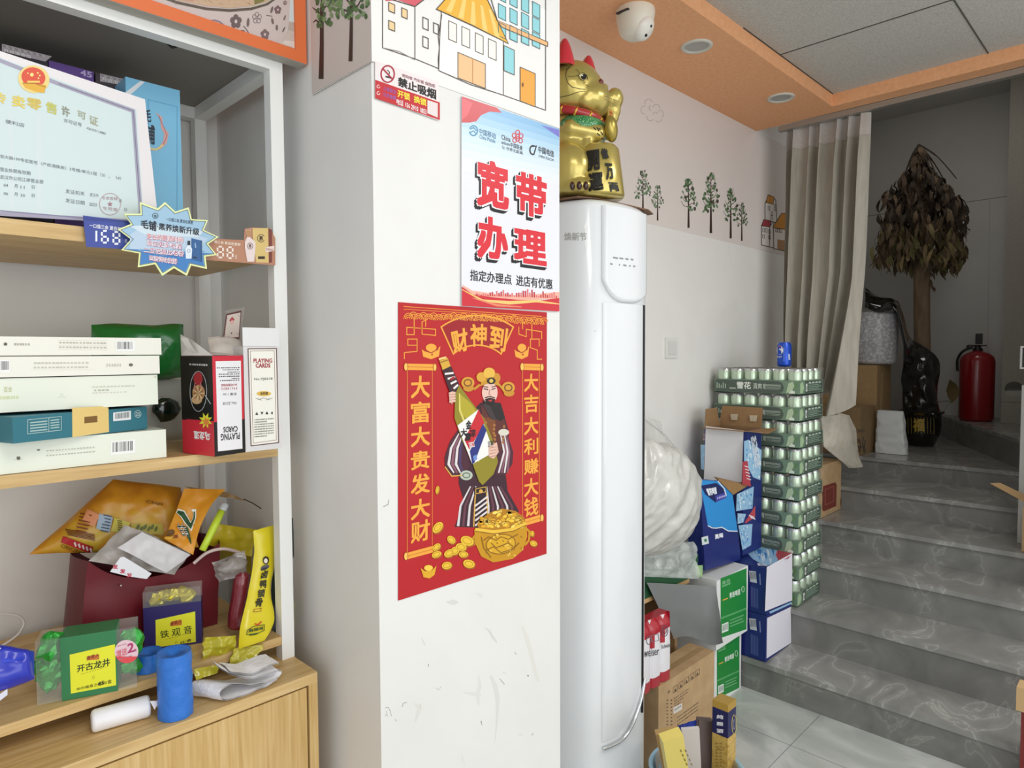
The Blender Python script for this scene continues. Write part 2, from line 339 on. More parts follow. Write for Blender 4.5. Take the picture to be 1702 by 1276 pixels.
# ------------------------------------------------------------------ lamps and camera in the soffit
for k, (px, py, rx, lab) in enumerate(((1158, 76.5, .062, 'round recessed downlight, switched off, nearest the dome camera'), (1298, 162, .062, 'round recessed downlight, switched off, near the curtain top'))):
    c = at(px, py, z=ZS); t = thing('downlight', c, lab, 'ceiling light', 'downlights in the orange border')
    b = MB(); b.lathe([(rx, 0), (rx*.97, -.005), (rx*.82, -.007), (rx*.74, -.001)], c, K('#cfcdc2', .35), 32); pt(t, b, 'rim')
    b = MB(); b.lathe([(rx*.74, -.001), (rx*.4, .0), (.0001, -.001)], c, K('#a7a8a4', .3), 32); pt(t, b, 'diffuser')
c = at(1056, 18, z=ZS); R_ = .068
t = thing('security_camera', c, 'white dome security camera with two black lenses under the orange ceiling', 'security camera')
b = MB(); WC = K('#e6e1d2', .35); b.lathe([(R_, 0), (R_*1.02, -.012), (R_*.98, -.03), (R_*.86, -.065), (R_*.74, -.082), (R_*.5, -.094), (.0001, -.1)], c, WC, 36); pt(t, b, 'housing')
d_ = (CAM-c).normalized(); d_ = (V((.12, -1, -.75))).normalized(); e = c+V((0, 0, -.045))
b = MB(); b.lathe([(.043, .02), (.043, .045), (.038, .056), (.025, .064), (.0001, .067)], e, K('#efece4', .25), 28, A=d_); ey = pt(t, b, 'lens_ball')
X_ = d_.cross(V((0, 0, 1))).normalized(); Y_ = d_.cross(X_)
for s_, r_ in ((1, .0088), (-1, .0075)):
    b = MB(); q = e + d_*.061 + Y_*(.0135*s_); b.lathe([(r_, 0), (r_*.95, .004), (.0001, .005)], q, K('#0b0b0b', .1), 18, A=d_); o = b.build('lens', ey); o['label'] = 'black round lens'
b = MB(); b.box(tuple(c+V((-.075, -.02, -.026))), tuple(c+V((-.064, .03, -.022))), K('#2a2926', .5)); pt(t, b, 'vent_slot'); b = MB(); b.obox(c+V((-.05, -.045, -.012)), V((.006, -.004, 0)), V((.004, .006, 0)), V((0, 0, .012)), K('#2a2926', .5)); pt(t, b, 'vent_slot')
# ------------------------------------------------------------------ wall switch
c = at(1104.5, 561, y=YW); e = at(1124, 595, y=YW)
t = thing('light_switch', (c.x, YW, e.z), 'white square wall switch on the white wall beside the air conditioner', 'light switch')
b = MB(); b.box((c.x, YW-.008, e.z), (e.x, YW, c.z), K('#e3e2de', .35)); pt(t, b, 'switch_plate', .002)
b = MB(); g = .018; b.box((c.x+g, YW-.012, e.z+g), (e.x-g, YW-.008, c.z-g), K('#dcdbd7', .3)); pt(t, b, 'rocker', .002)
# ================================================================== WALL PRINTS
INK = '#3b2b22'
def tree_art(A, x, yb, yt, w, lw, seed, leaf, l=2, n=46, drift=0):
    r = random.Random(seed); H = yb-yt; tip = (x+drift, yt)
    A.line([(x, yb), (x+drift*.2, yb-H*.45), tip], [lw*1.6, lw, lw*.3], INK, l)
    for k in range(10):
        f = .42+.05*k; s = 1 if k % 2 else -1; y0 = yb-H*f; L = w*(.48-.035*k)*r.uniform(.8, 1.1)
        a, m_, c_ = (x, y0), (x+s*L*.6, y0-H*.03), (x+s*L, y0-H*.13); A.line([a, m_, c_], [lw*.6, lw*.35, lw*.15], INK, l)
    for k in range(n):
        f = r.uniform(.0, 1); yy = yb-H*(.36+.62*f); ww = w*.5*(1.05-f*.8)*(.75+.4*math.sin(min(1, f*4)*1.57)); xx = x+drift*f+r.uniform(-1, 1)*ww
        A.ell(xx, yy, lw*.75*r.uniform(.7, 1.2), lw*1.25*r.uniform(.7, 1.2), r.choice(leaf), l+1, r.uniform(-35, 35), 8)
LEAF = ['#5d7a55', '#47643f', '#6f8a68', '#4b4a3c']
# printed band on the back wall
b = MB(); z0 = 2.066; b.box((XR, YW-.0012, z0), (4.0, YW-.0002, ZS), K('#dfd6d1', .6))
A = Art(b, (0, YW-.0013, 0), NY).zoom(900, 0, 3.0375)
tree_art(A, 512, 1080, 858, 90, 6, 1, LEAF); tree_art(A, 586, 1113, 935, 62, 5, 2, LEAF, n=36)
tree_art(A, 742, 1150, 902, 92, 7, 3, LEAF); tree_art(A, 855, 1177, 872, 98, 8, 4, LEAF); tree_art(A, 955, 1203, 948, 82, 7, 5, LEAF); tree_art(A, 1011, 1216, 1018, 64, 5, 6, LEAF, n=36)
G = '#9b9894'
for cx, cy, r_, a0, a1 in ((520, 555, 18, 80, 290), (540, 520, 18, 160, 350), (580, 545, 17, 190, 360), (600, 575, 17, 230, 430), (590, 600, 15, 0, 160), (550, 590, 18, 30, 200), (555, 545, 12, 90, 260), (575, 580, 12, 180, 330)): A.ring(cx, cy, r_, r_*1.1, 2, G, 1, a0, a1)
def house(A, pts, wall, lw=3.5, l=2): A.poly(pts, wall, l); A.line(pts, lw, INK, l+1, True)
house(A, [(1128, 1110), (1128, 1025), (1152, 985), (1182, 1010), (1188, 1125)], '#e9e2dc'); A.poly([(1133, 1022), (1143, 984), (1174, 995), (1168, 1030)], '#cf8f3e', 4); A.line([(1133, 1022), (1143, 984), (1174, 995), (1168, 1030)], 3, INK, 5, True); A.line([(1168, 1030), (1188, 1040)], 3, INK, 5)
for a in (0, 1, 2): A.line([(1140+a*9, 990+a*3), (1137+a*10, 1020+a*2)], 1.5, '#8d5a24', 5)
A.poly([(1110, 1140), (1122, 1108), (1160, 1115), (1152, 1145)], '#a8434a', 4); A.line([(1110, 1140), (1122, 1108), (1160, 1115), (1152, 1145)], 3, INK, 5, True)
house(A, [(1110, 1236), (1110, 1140), (1152, 1145), (1170, 1120), (1172, 1250), (1150, 1246)], '#ece5df', l=2); A.line([(1152, 1145), (1150, 1246)], 3, INK, 4)
house(A, [(1172, 1254), (1170, 1145), (1240, 1160), (1240, 1270)], '#ece5df', l=3); A.poly([(1166, 1148), (1213, 1076), (1240, 1078), (1240, 1160)], '#cf8f3e', 5); A.line([(1166, 1148), (1213, 1076), (1240, 1078)], 3, INK, 6); A.line([(1166, 1148), (1240, 1160)], 3, INK, 6)
for x, y in ((1120, 1160), (1134, 1162), (1120, 1192), (1150, 1168), (1150, 1196), (1178, 1052), (1148, 1050), (1162, 1075), (1162, 1096), (1184, 1160), (1196, 1162), (1208, 1164)): A.frame(x-4, y-9, x+4, y+9, 2, INK, 6)
A.poly([(1190, 1208), (1240, 1216), (1240, 1268), (1190, 1256)], '#b58d69', 6)
o = b.build('wall_decal'); tag(o, 'pale pink wall print with drawn trees and small houses on the wall by the curtain', 'wall decal')
# print wrapped round the column: front with big houses
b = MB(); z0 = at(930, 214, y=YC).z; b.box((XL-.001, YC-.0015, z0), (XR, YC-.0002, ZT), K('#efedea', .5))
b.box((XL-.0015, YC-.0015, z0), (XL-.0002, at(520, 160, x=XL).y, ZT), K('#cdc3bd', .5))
A = Art(b, (0, YC-.0017, 0), NY).zoom(500, 0, 2.4545)
def L(pts, w=3.2, c='#4a4038', l=3, cl=False): A.line(pts, w, c, l, cl)
A.poly([(345, -40), (345, 5), (395, 0), (465, 25), (520, -20), (500, -60)], '#d6606c', 2); L([(375, 0), (465, 27), (520, -15)], 4)
L([(333, -40), (333, 195), (465, 240), (465, 27)]); L([(333, 195), (400, 210), (465, 244)], 3, '#8f8a84')
L([(465, 240), (562, 280), (560, 240), (565, 195), (560, 150), (575, 60)]); L([(465, 240), (465, 27), (480, 14)])
A.poly([(573, 50), (825, 170), (825, 388), (562, 288), (566, 160)], '#f4f3f0', 2); L([(573, 50), (566, 160), (562, 288), (690, 345), (825, 388), (825, 170)])
A.poly([(552, 38), (640, -60), (705, -90), (760, 0), (845, 178), (700, 105)], '#f0b740', 4); L([(552, 38), (640, -60), (705, -90), (760, 0), (845, 178), (700, 105)], 3.5, l=6, cl=True)
for k in range(5): A.poly([(590+k*50, 52+k*26-8), (628+k*34, -28+k*16), (640+k*34, -22+k*16), (612+k*50, 62+k*26-8)], '#f7d47a', 5)
for x, y in ((602, 85), (656, 108), (711, 134), (764, 158)):
    A.frame(x, y, x+32, y+75, 3, '#5c5148', 4); A.rect(x, y, x+32, y+75, '#f6f2ea', 3)
for x, y, w, h in ((358, 10, 24, 34), (411, 32, 22, 36), (358, 84, 24, 34)): A.rect(x, y, x+w, y+h, '#f0cf9c', 3); A.frame(x, y, x+w, y+h, 3.5, '#5c5148', 4)
for x, y, w, h in ((497, 70, 22, 45), (497, 148, 22, 42), (541, 93, 20, 40)): A.frame(x, y, x+w, y+h, 3.5, '#5c5148', 4)
A.rect(640, 214, 752, 318, '#efc491', 3); A.frame(640, 214, 752, 318, 3, '#5c5148', 4); A.line([(700, 238), (700, 340)], 3, '#c98f52', 4)
A.poly([(770, -50), (1000, 40), (1000, 180), (805, 92)], '#f7f6f3', 1); L([(770, -20), (800, 80)]); L([(998, -50), (998, 170)])
for i, x in enumerate((805, 852, 899, 944)):
    for j in range(3):
        y = -38+j*75*(1-.06*i)+i*22-22
        A.rect(x, y, x+30, y+56, '#93d6de', 3); A.frame(x, y, x+30, y+56, 3, '#4f6d72', 4)
A.poly([(795, 80), (1006, 172), (1006, 190), (820, 112)], '#f2b97d', 4); L([(795, 80), (1006, 172), (1006, 190), (820, 112)], 3, l=5, cl=True)
L([(998, 190), (998, 450), (825, 388)]); A.rect(828, 186, 870, 288, '#93d6de', 3); A.frame(828, 186, 870, 288, 3, '#5c5148', 4)
A.rect(894, 274, 955, 412, '#f0a63c', 3); A.frame(894, 274, 955, 412, 3, '#5c5148', 4); A.ell(904, 346, 4, 9, '#7a4a1e', 5)
A = Art(b, (XL-.0017, 0, 0), NX, vp=None).zoom(500, 0, 2.4545)
A.line([(83, 322), (86, 180), (86, 40), (92, -60)], [20, 16, 14, 8], '#33180f', 2); A.line([(203, 250), (206, 120), (208, -60)], [16, 13, 7], '#33180f', 2)
for pts in ([(86, 60), (60, 40), (48, 30)], [(86, 100), (62, 82), (50, 92)], [(86, 40), (120, 10), (140, -20)], [(206, 60), (180, 40), (165, 60)], [(206, 50), (235, 20), (250, -10)], [(206, 20), (180, -10), (165, -30)]): A.line(pts, [7, 5, 2], '#33180f', 2)
r = random.Random(5)
for k in range(120):
    cx, cy = (r.uniform(54, 165), r.uniform(-60, 105)) if k % 2 else (r.uniform(150, 275), r.uniform(-60, 75))
    if cy > 60 and abs(cx-86) > 45 and k % 2: continue
    A.ell(cx, cy, 6.5, 12, r.choice(['#54783f', '#6d8f55', '#3f6232', '#7d9a6a']), 3, r.uniform(-40, 40), 10)
p0, p1 = (50, 390), (300, 250); A.line([p0, p1], 2, '#5d5550', 3)
o = b.build('wall_decal'); tag(o, 'printed cartoon street with yellow-roofed house wrapped round the top of the column', 'wall decal')
# ================================================================== SHELF, CABINET, LIGHTBOX
SY, RY = 1.255, 1.665; Z1, Z2, Z3, ZC = 1.705, 1.317, .934, .885; SXR = .632; SXL = -.62
t = thing('display_shelf', (0, 1.46, ZC), 'white metal frame shelving with oak boards standing on the wooden cabinet', 'shelf')
FR = K('#efefec', .4); pw = .026
for x in (SXR-pw, SXL):
    for y in (SY, RY-pw):
        b = MB(); b.box((x, y, ZC), (x+pw, y+pw, 2.072), FR); pt(t, b, 'post', .0015)
for y in (SY, RY-pw): b = MB(); b.box((SXL+pw, y, 2.046), (SXR-pw, y+pw, 2.072), FR); pt(t, b, 'beam', .0015)
for x in (SXL, SXR-pw):
    for z in (2.046,): b = MB(); b.box((x, SY+pw, z), (x+pw, RY-pw, z+pw), FR); pt(t, b, 'side_rail', .0015)
b = MB(); b.box((SXL+.002, SY+.004, 2.0725), (SXR-.002, RY-.002, 2.08), K('#8d8880', .7)); pt(t, b, 'top_panel')
for z, th in ((Z1, .024), (Z2, .02), (Z3, .017)):
    b = MB(); b.box((SXL+pw+.0005, SY+.001, z-th), (SXR-pw-.0005, RY-pw-.0005, z), OAK); pt(t, b, 'shelf_board', .001)
t = thing('wooden_cabinet', (0, 1.4, 0), 'oak veneer low cabinet supporting the white shelf, beside the column', 'cabinet')
CF = 1.162; b = MB(); b.box((-.7, CF+.018, 0), (.631, 1.675, ZC-.02), OAKV); pt(t, b, 'body')
b = MB(); b.box((-.7, CF, ZC-.02), (.631, 1.675, ZC), OAK); pt(t, b, 'top', .001)
b = MB(); b.box((.613, CF, 0), (.631, CF+.018, ZC-.02), OAKV); pt(t, b, 'side_edge')
for k, (x0, x1) in enumerate(((-.03, .609), (-.7, -.036))):
    b = MB(); b.box((x0, CF+.002, .06), (x1, CF+.018, ZC-.024), OAKV); pt(t, b, 'door', .001)
# lightbox over the shelf
o0 = at(517, 109, y=1.226); bz = o0.z; bx = .668
t = thing('picture_lightbox', (0, 1.24, bz), 'orange-framed picture of a floral noodle bowl mounted above the shelf', 'picture')
b = MB(); OR = K('#e0713c', .45); f_ = .022
b.box((-.9, 1.226, bz), (bx, 1.254, bz+f_), OR); b.box((-.9, 1.226, bz+.5), (bx, 1.254, bz+.5+f_), OR); b.box((bx-f_, 1.226, bz+f_), (bx, 1.254, bz+.5), OR); b.box((-.9, 1.226, bz+f_), (-.9+f_, 1.254, bz+.5), OR)
b.box((-.899, 1.227, bz-.0008), (bx-.001, 1.254, bz), K('#a9a69d', .6)); pt(t, b, 'frame')
b = MB(); b.box((-.9+f_, 1.232, bz+f_), (bx-f_, 1.253, bz+.5), K('#d8cdc8', .4))
A = Art(b, (0, 1.232, 0), NY).zoom(250, 0, 6.0786)
A.poly([(-200, -60), (-200, -220), (1420, -200), (1395, 240), (1310, 440), (700, 240)], '#cdbcb8', 1)
A.poly([(1418, -100), (1525, -80), (1525, 250), (1400, 215)], '#cfdadb', 2); A.poly([(1400, 215), (1525, 252), (1525, 350), (1385, 300)], '#b9aaa0', 2); A.poly([(1385, 300), (1440, 330), (1525, 352), (1525, 520), (1320, 440), (1330, 380)], '#c9bab0', 1); A.poly([(1350, 410), (1525, 425), (1525, 518), (1325, 440)], '#ddd0c8', 3)
A.line([(-150, -170), (20, -60), (280, 30), (560, 90), (800, 108), (1020, 90), (1180, 40), (1290, -40)], 26, '#5f5147', 5); A.line([(1000, 78), (1160, 35), (1260, -25)], 6, '#d6d3bd', 6)
A.poly([(-150, -200), (20, -85), (280, 5), (560, 62), (800, 82), (1020, 62), (1180, 15), (1290, -70)], '#c9a98c', 4)
r = random.Random(3)
for k in range(170): A.ell(r.uniform(150, 1100), r.uniform(-90, 55), r.uniform(2, 5), r.uniform(2, 5), r.choice(['#8a6a4a', '#b5705c', '#7b7a3f', '#d9b89a']), 5, seg=6) if True else 0
A.poly([(1040, -60), (1180, -40), (1140, 18), (1050, 48)], '#7d7740', 5); A.poly([(300, -80), (480, -60), (430, 20), (320, 0)], '#c48f84', 5)
def flower(cx, cy, s, c, hole=True):
    for k in range(5):
        a = math.radians(72*k-90); A.ell(cx+s*.5*math.cos(a), cy+s*.62*math.sin(a), s*.42, s*.5, c, 4, seg=10)
    A.ell(cx, cy, s*.5, s*.55, c, 4.2)
    if hole: A.ell(cx, cy, s*.22, s*.3, '#cdbcb8', 5)
flower(862, 218, 66, '#6d5b5a'); flower(1155, 350, 50, '#7b6564'); flower(1285, 100, 40, '#7b5d60'); flower(1358, 30, 22, '#8d7375')
for k in range(5):
    a = math.radians(72*k-90); A.ring(1075+27*math.cos(a), 182+34*math.sin(a), 19, 24, 5, '#7b6968', 4, seg=12)
for x, y, rx, ry, ro in ((985, 228, 14, 45, 5), (1225, 100, 12, 36, 15), (1232, 215, 12, 32, -12), (1355, 180, 8, 28, 20), (1345, 300, 8, 30, 25), (1275, 280, 12, 30, 0), (930, 318, 25, 14, 10)): A.ell(x, y, rx, ry, '#74625f', 4, ro)
A.line([(938, 262), (970, 300), (995, 345)], 9, '#74625f', 4); A.line([(1170, 155), (1230, 165)], 8, '#74625f', 4); A.line([(600, 212), (650, 205), (700, 222), (740, 255)], 14, '#8d7a8c', 4)
pt(t, b, 'picture')
b = MB(); b.tube([at(270, 62, y=1.3), at(278, 72, y=1.3), at(286, 79, y=1.3), at(294, 77, y=1.3), at(299, 69, y=1.3)], .0022, K('#1b1917', .6), 8)
o = b.build('cable_loop'); tag(o, 'short black cable loop hanging under the top panel of the shelf', 'cable')
# ------------------------------------------------------------------ upper shelf
def slab(name, px, y, th, m, label, cat, group=None, build=True):
    b = MB(); P = [at(*p, y=y) for p in px]; P = [V((p.x, p.y, max(p.z, 1.7075))) for p in P]; b.prism(P, (0, th, 0), m); return b
b = slab('', [(-170, 28), (241, 165), (263.5, 371), (-170, 363)], 1.272, .004, K('#e9e4e6', .35), '', '')
A = Art(b, (0, 1.272, 0), NY, vp=None).zoom(0, 100, 4.556)
A.poly([(-760, -310), (1035, 375), (1090, 1222), (-760, 1120)], '#d3e3e4', 1)
A.line([(-760, -300), (440, 178), (1008, 385), (1070, 1225), (640, 1200), (-760, 1120)], 30, '#a6a3b8', 2); A.line([(440, 178), (1008, 385), (1070, 1215)], 5, '#6f6c85', 3); A.line([(-300, 1128), (0, 1140), (640, 1195), (1000, 1220)], 9, '#8a84a4', 3); A.poly([(-760, -200), (-100, 40), (-40, 90), (-760, 60)], '#8f8aa6', 2)
for x in (60, 270): A.poly([(x, 400), (x+40, 410), (x+50, 1130), (x+10, 1125)], '#d7e3e5', 1.5)
A.ell(255, 145, 120, 105, '#f2d98a', 4, 12); A.ell(252, 130, 92, 74, '#e2543c', 5, 12)
A.poly([(165, 170), (350, 190), (335, 250), (270, 240), (190, 210)], '#e8b33c', 5)
for x, y, q in ((240, 112, 15), (285, 98, 7), (300, 118, 7), (290, 138, 7), (210, 100, 6)): A.ell(x, y, q, q, '#f7e08a', 6, seg=8)
A.line([(170, 175), (260, 178), (345, 205)], 5, '#a8762a', 6); A.rect(205, 158, 300, 172, '#f4d76a', 6)
for ch, x0, y0, x1, y1, c in (('专', -30, 235, 45, 325, '#e6cf5e'), ('卖', 88, 258, 190, 360, '#e6cf5e'), ('零', 200, 280, 315, 375, '#dcc35c'), ('售', 345, 310, 430, 405, '#c9c860'), ('许', 465, 340, 528, 425, '#8d8f78'), ('可', 585, 380, 650, 445, '#a3a58a'), ('证', 675, 415, 742, 490, '#a9a98a')):
    A.text(ch, 0, 0, 0, 0, c, 4, .02, quad=[(x0, y0), (x1, y0+22), (x1, y1+12), (x0, y1-12)])
def lt(s, x0, y0, x1, sl, h, c='#6a7176', l=4): A.text(s, 0, 0, 0, 0, c, l, .005, quad=[(x0, y0), (x1, y0+(x1-x0)*sl), (x1, y0+(x1-x0)*sl+h), (x0, y0+h)])
lt('便利店', 40, 448, 185, .22, 30); lt('许可证号', 482, 440, 618, .27, 30); lt('420103116885', 655, 505, 800, .3, 18)
lt('宏大路199号宏图宅（产权调换房）3号楼/单元1层（3）、（4）', 0, 712, 915, .185, 28); lt('营业执照有效期', 0, 810, 230, .14, 30); lt('武汉市公司江岸营业部', 0, 868, 328, .12, 30)
lt('04', 28, 935, 60, .1, 22); lt('月', 108, 938, 132, .1, 28); lt('11', 155, 950, 185, .1, 22); lt('日', 240, 948, 262, .1, 25)
lt('06', 28, 998, 60, .1, 22); lt('月', 108, 1000, 132, .1, 28); lt('30', 155, 1012, 188, .1, 22); lt('日', 240, 1012, 262, .1, 25)
lt('发证机关', 495, 975, 640, .14, 32); lt('武汉市', 680, 1005, 745, .12, 26); lt('发证日期', 495, 1045, 640, .14, 32); lt('2023', 675, 1078, 732, .1, 24); lt('局', 900, 1050, 920, .1, 26); lt('日', 940, 1118, 960, .1, 25)
A.ring(832, 1090, 80, 82, 4, '#b9969c', 5); lt('专卖管理', 770, 1030, 890, .05, 26, '#b9969c'); lt('专用章', 775, 1105, 890, .12, 28, '#b9969c')
A.poly([(832+22*math.cos(math.radians(a-90))*(1 if i % 2 == 0 else .42), 1090+22*math.sin(math.radians(a-90))*(1 if i % 2 == 0 else .42)) for i, a in enumerate(range(0, 360, 36))], '#a87b86', 5)
o = b.build('license_certificate'); tag(o, 'pale blue tobacco retail licence certificate with red and gold emblem propped on the top board', 'certificate')
def simple_box(name, A_, B_, h, depth, m, label, cat, group=None, art=None, bevel=.0008, z=None, extra=None):
    """upright carton: A_,B_ = front bottom corners (points), height, depth away from the camera"""
    t = thing(name, (A_+B_)/2, label, cat, group); b = MB(); O, ex, ey, ez = frame_from(A_, B_, h-.0012, depth); O.z += .0008
    b.obox(O, ex, ey, ez, m); N = V((ex.y, -ex.x, 0)).normalized()
    if N.dot(ey) > 0: N = -N
    if art: art(b, O, ex, ey, ez, N)
    pt(t, b, 'carton', bevel); return t
def box_px(name, a, b_, z, h, depth, m, label, cat, **k): return simple_box(name, at(*a, z=z), at(*b_, z=z), h, depth, m, label, cat, **k)
# blue liquor box behind the licence
A0, B0 = at(215, 340, y=1.40), at(304, 340, y=1.40); A0.z = B0.z = Z1; tz = at(302, 151, y=1.40).z
def art(b, O, ex, ey, ez, N):
    A = Art(b, O, N).zoom(0, 0, 2.659)
    A.frame(655, 440, 782, 1000, 2.5, '#4f9bc8', 1); A.poly([(545, 415), (620, 358), (640, 362), (570, 425)], '#e9eef2', 2)
    A.text('铺', 640, 545, 684, 632, '#1f2a3c', 3, .03); A.text('毛', 640, 480, 668, 535, '#1f2a3c', 3, .02)
    A.line([(690, 500), (712, 520), (715, 560), (735, 590), (728, 630), (705, 655), (668, 665)], [4, 9, 10, 20, 18, 12, 3], '#d9a9a4', 3); A.line([(700, 510), (722, 560), (738, 600), (720, 640)], 3, '#b5616b', 4); A.line([(660, 655), (690, 662), (720, 640)], 7, '#e6d98a', 4)
simple_box('liquor_box', A0, B0, tz-Z1, .065, K('#7fc3e6', .4), 'light blue liquor gift box standing behind the right edge of the licence', 'box', art=art)
for k, (x0, x1, c, lab, txt) in enumerate(((-160, 89, '#3a3540', 'black and silver printed carton behind the licence, left of the purple box', '升成清香型'), (90, 164, '#6c4f9b', 'purple carton marked 45 behind the licence', '45'), (166, 238, '#4b4148', 'black and silver printed carton between the purple and light blue boxes', '升成清香型'))):
    A0, B0 = at(x0, 340, y=1.47), at(x1-1, 340, y=1.47); A0.z = B0.z = Z1; tz = at((x0+x1)/2, (74, 105, 131)[k] if k else 50, y=1.47).z
    tz = at(164, 121, y=1.47).z
    def art(b, O, ex, ey, ez, N):
        A = Art(b, O, N).zoom(0, 60, 6.38)
        if k == 1: A.text('45', 852, 352, 975, 415, '#cdb9e6', 2, .03); return
        xo = 0 if k == 0 else 1040
        A.poly([(xo+20, 80 if k == 0 else 395), (xo+550, 215 if k == 0 else 520), (xo+480, 270 if k == 0 else 560), (xo+20, 160 if k == 0 else 480)], '#b9b0b4', 1)
        for q in range(14): A.line([(xo+30+q*32, (100 if k == 0 else 410)+q*8), (xo+60+q*32, (120 if k == 0 else 430)+q*8)], 5, '#e9e4e6' if q % 2 else '#6d6068', 2)
        A.text(txt, xo+40, 130 if k == 0 else 430, xo+330, 165 if k == 0 else 470, '#f0ecec', 3, .02)
    simple_box('liquor_carton', A0, B0, tz-Z1, .13, K(c, .35), lab, 'box', group='cartons behind the licence', art=art)
# price strips and burst sign on the board edge
def sign(name, pts, y, m, label, artf, cat='price tag', th=.0012, zm=(130, 330, 5.006)):
    b = MB(); b.prism([at(zm[0]+p[0]/zm[2], zm[1]+p[1]/zm[2], y=y) for p in pts], (0, th, 0), m); A = Art(b, (0, y, 0), NY).zoom(*zm); artf(A); o = b.build(name); tag(o, label, cat); return o
SEG = {'0': 'abcdef', '1': 'bc', '6': 'acdefg', '8': 'abcdefg'}
def seg7(A, ch, x, y, w, h, t_, c):
    m_ = y+h/2; S = {'a': [(x+t_*.6, y), (x+w-t_*.6, y)], 'g': [(x+t_*.6, m_), (x+w-t_*.6, m_)], 'd': [(x+t_*.6, y+h), (x+w-t_*.6, y+h)], 'f': [(x, y+t_*.6), (x, m_-t_*.5)], 'e': [(x, m_+t_*.5), (x, y+h-t_*.6)], 'b': [(x+w, y+t_*.6), (x+w, m_-t_*.5)], 'c': [(x+w, m_+t_*.5), (x+w, y+h-t_*.6)]}
    if ch == '1': A.line([(x+w, y+2), (x+w, y+h-2)], t_, c, 3); return
    for q in SEG[ch]: A.line(S[q], t_, c, 3)
def a168(A):
    A.poly([(40, 150), (430, 190), (430, 200), (45, 180)], '#2e3f8d', 1); A.text('一口值三会 更自在更舒', 92, 205, 420, 240, '#e6e9f5', 2, .02)
    seg7(A, '1', 128, 266, 22, 92, 16, '#eef2fb'); seg7(A, '6', 196, 268, 50, 98, 16, '#eef2fb'); seg7(A, '8', 292, 278, 50, 98, 16, '#eef2fb'); A.text('元', 385, 335, 410, 370, '#dfe4f5', 2)
sign('price_strip', [(40, 140), (450, 190), (450, 425), (68, 400)], 1.246, K('#34469c', .4), 'dark blue price tag reading 168 on the edge of the top board', a168)
def a88(A):
    A.text('值三会 更自在更舒', 1130, 345, 1350, 370, '#f2e3cf', 2, .02); seg7(A, '8', 1158, 400, 46, 90, 14, '#f4e8dc'); seg7(A, '8', 1240, 405, 44, 90, 14, '#f4e8dc'); A.text('元', 1302, 470, 1322, 500, '#f4e8dc', 2)
    A.poly([(1450, 245), (1580, 245), (1585, 535), (1480, 530), (1450, 300)], '#dcbf7a', 2); A.poly([(1580, 245), (1612, 262), (1612, 530), (1585, 535)], '#7d3f34', 2); A.ring(1520, 330, 30, 32, 5, '#4a3a2a', 3, 30, 330); A.text('荞', 1505, 308, 1535, 352, '#3a2b1c', 4, .03); A.poly([(1495, 480), (1552, 480), (1552, 503), (1495, 503)], '#3a2b1c', 3); A.poly([(1555, 405), (1630, 392), (1632, 435), (1558, 448)], '#ecd9d0', 4); A.text('500ml', 1562, 410, 1622, 430, '#9d5a50', 5)
    A.poly([(1395, 260), (1435, 260), (1430, 325), (1472, 360), (1472, 410), (1462, 525), (1405, 525), (1385, 410), (1385, 360), (1402, 325)], '#ead9d6', 5); A.poly([(1397, 262), (1433, 262), (1430, 320), (1402, 320)], '#b98b5e', 6); A.ring(1428, 395, 22, 26, 4, '#5a3f3a', 6); A.text('荞', 1416, 378, 1440, 412, '#5a3f3a', 6, .03)
sign('price_strip', [(1050, 330), (1380, 345), (1385, 250), (1450, 240), (1600, 248), (1640, 330), (1640, 555), (1050, 508)], 1.2475, K('#b98468', .45), 'tan price tag reading 88 with a bottle and gold box printed on it', a88)
bp = [(515, 28), (660, 82), (722, 28), (808, 108), (920, 72), (945, 170), (1080, 180), (1045, 262), (1168, 318), (1082, 378), (1155, 470), (1060, 482), (1072, 585), (940, 555), (905, 642), (798, 578), (700, 642), (640, 545), (497, 572), (508, 455), (358, 428), (440, 338), (330, 255), (440, 210), (380, 125), (520, 125)]
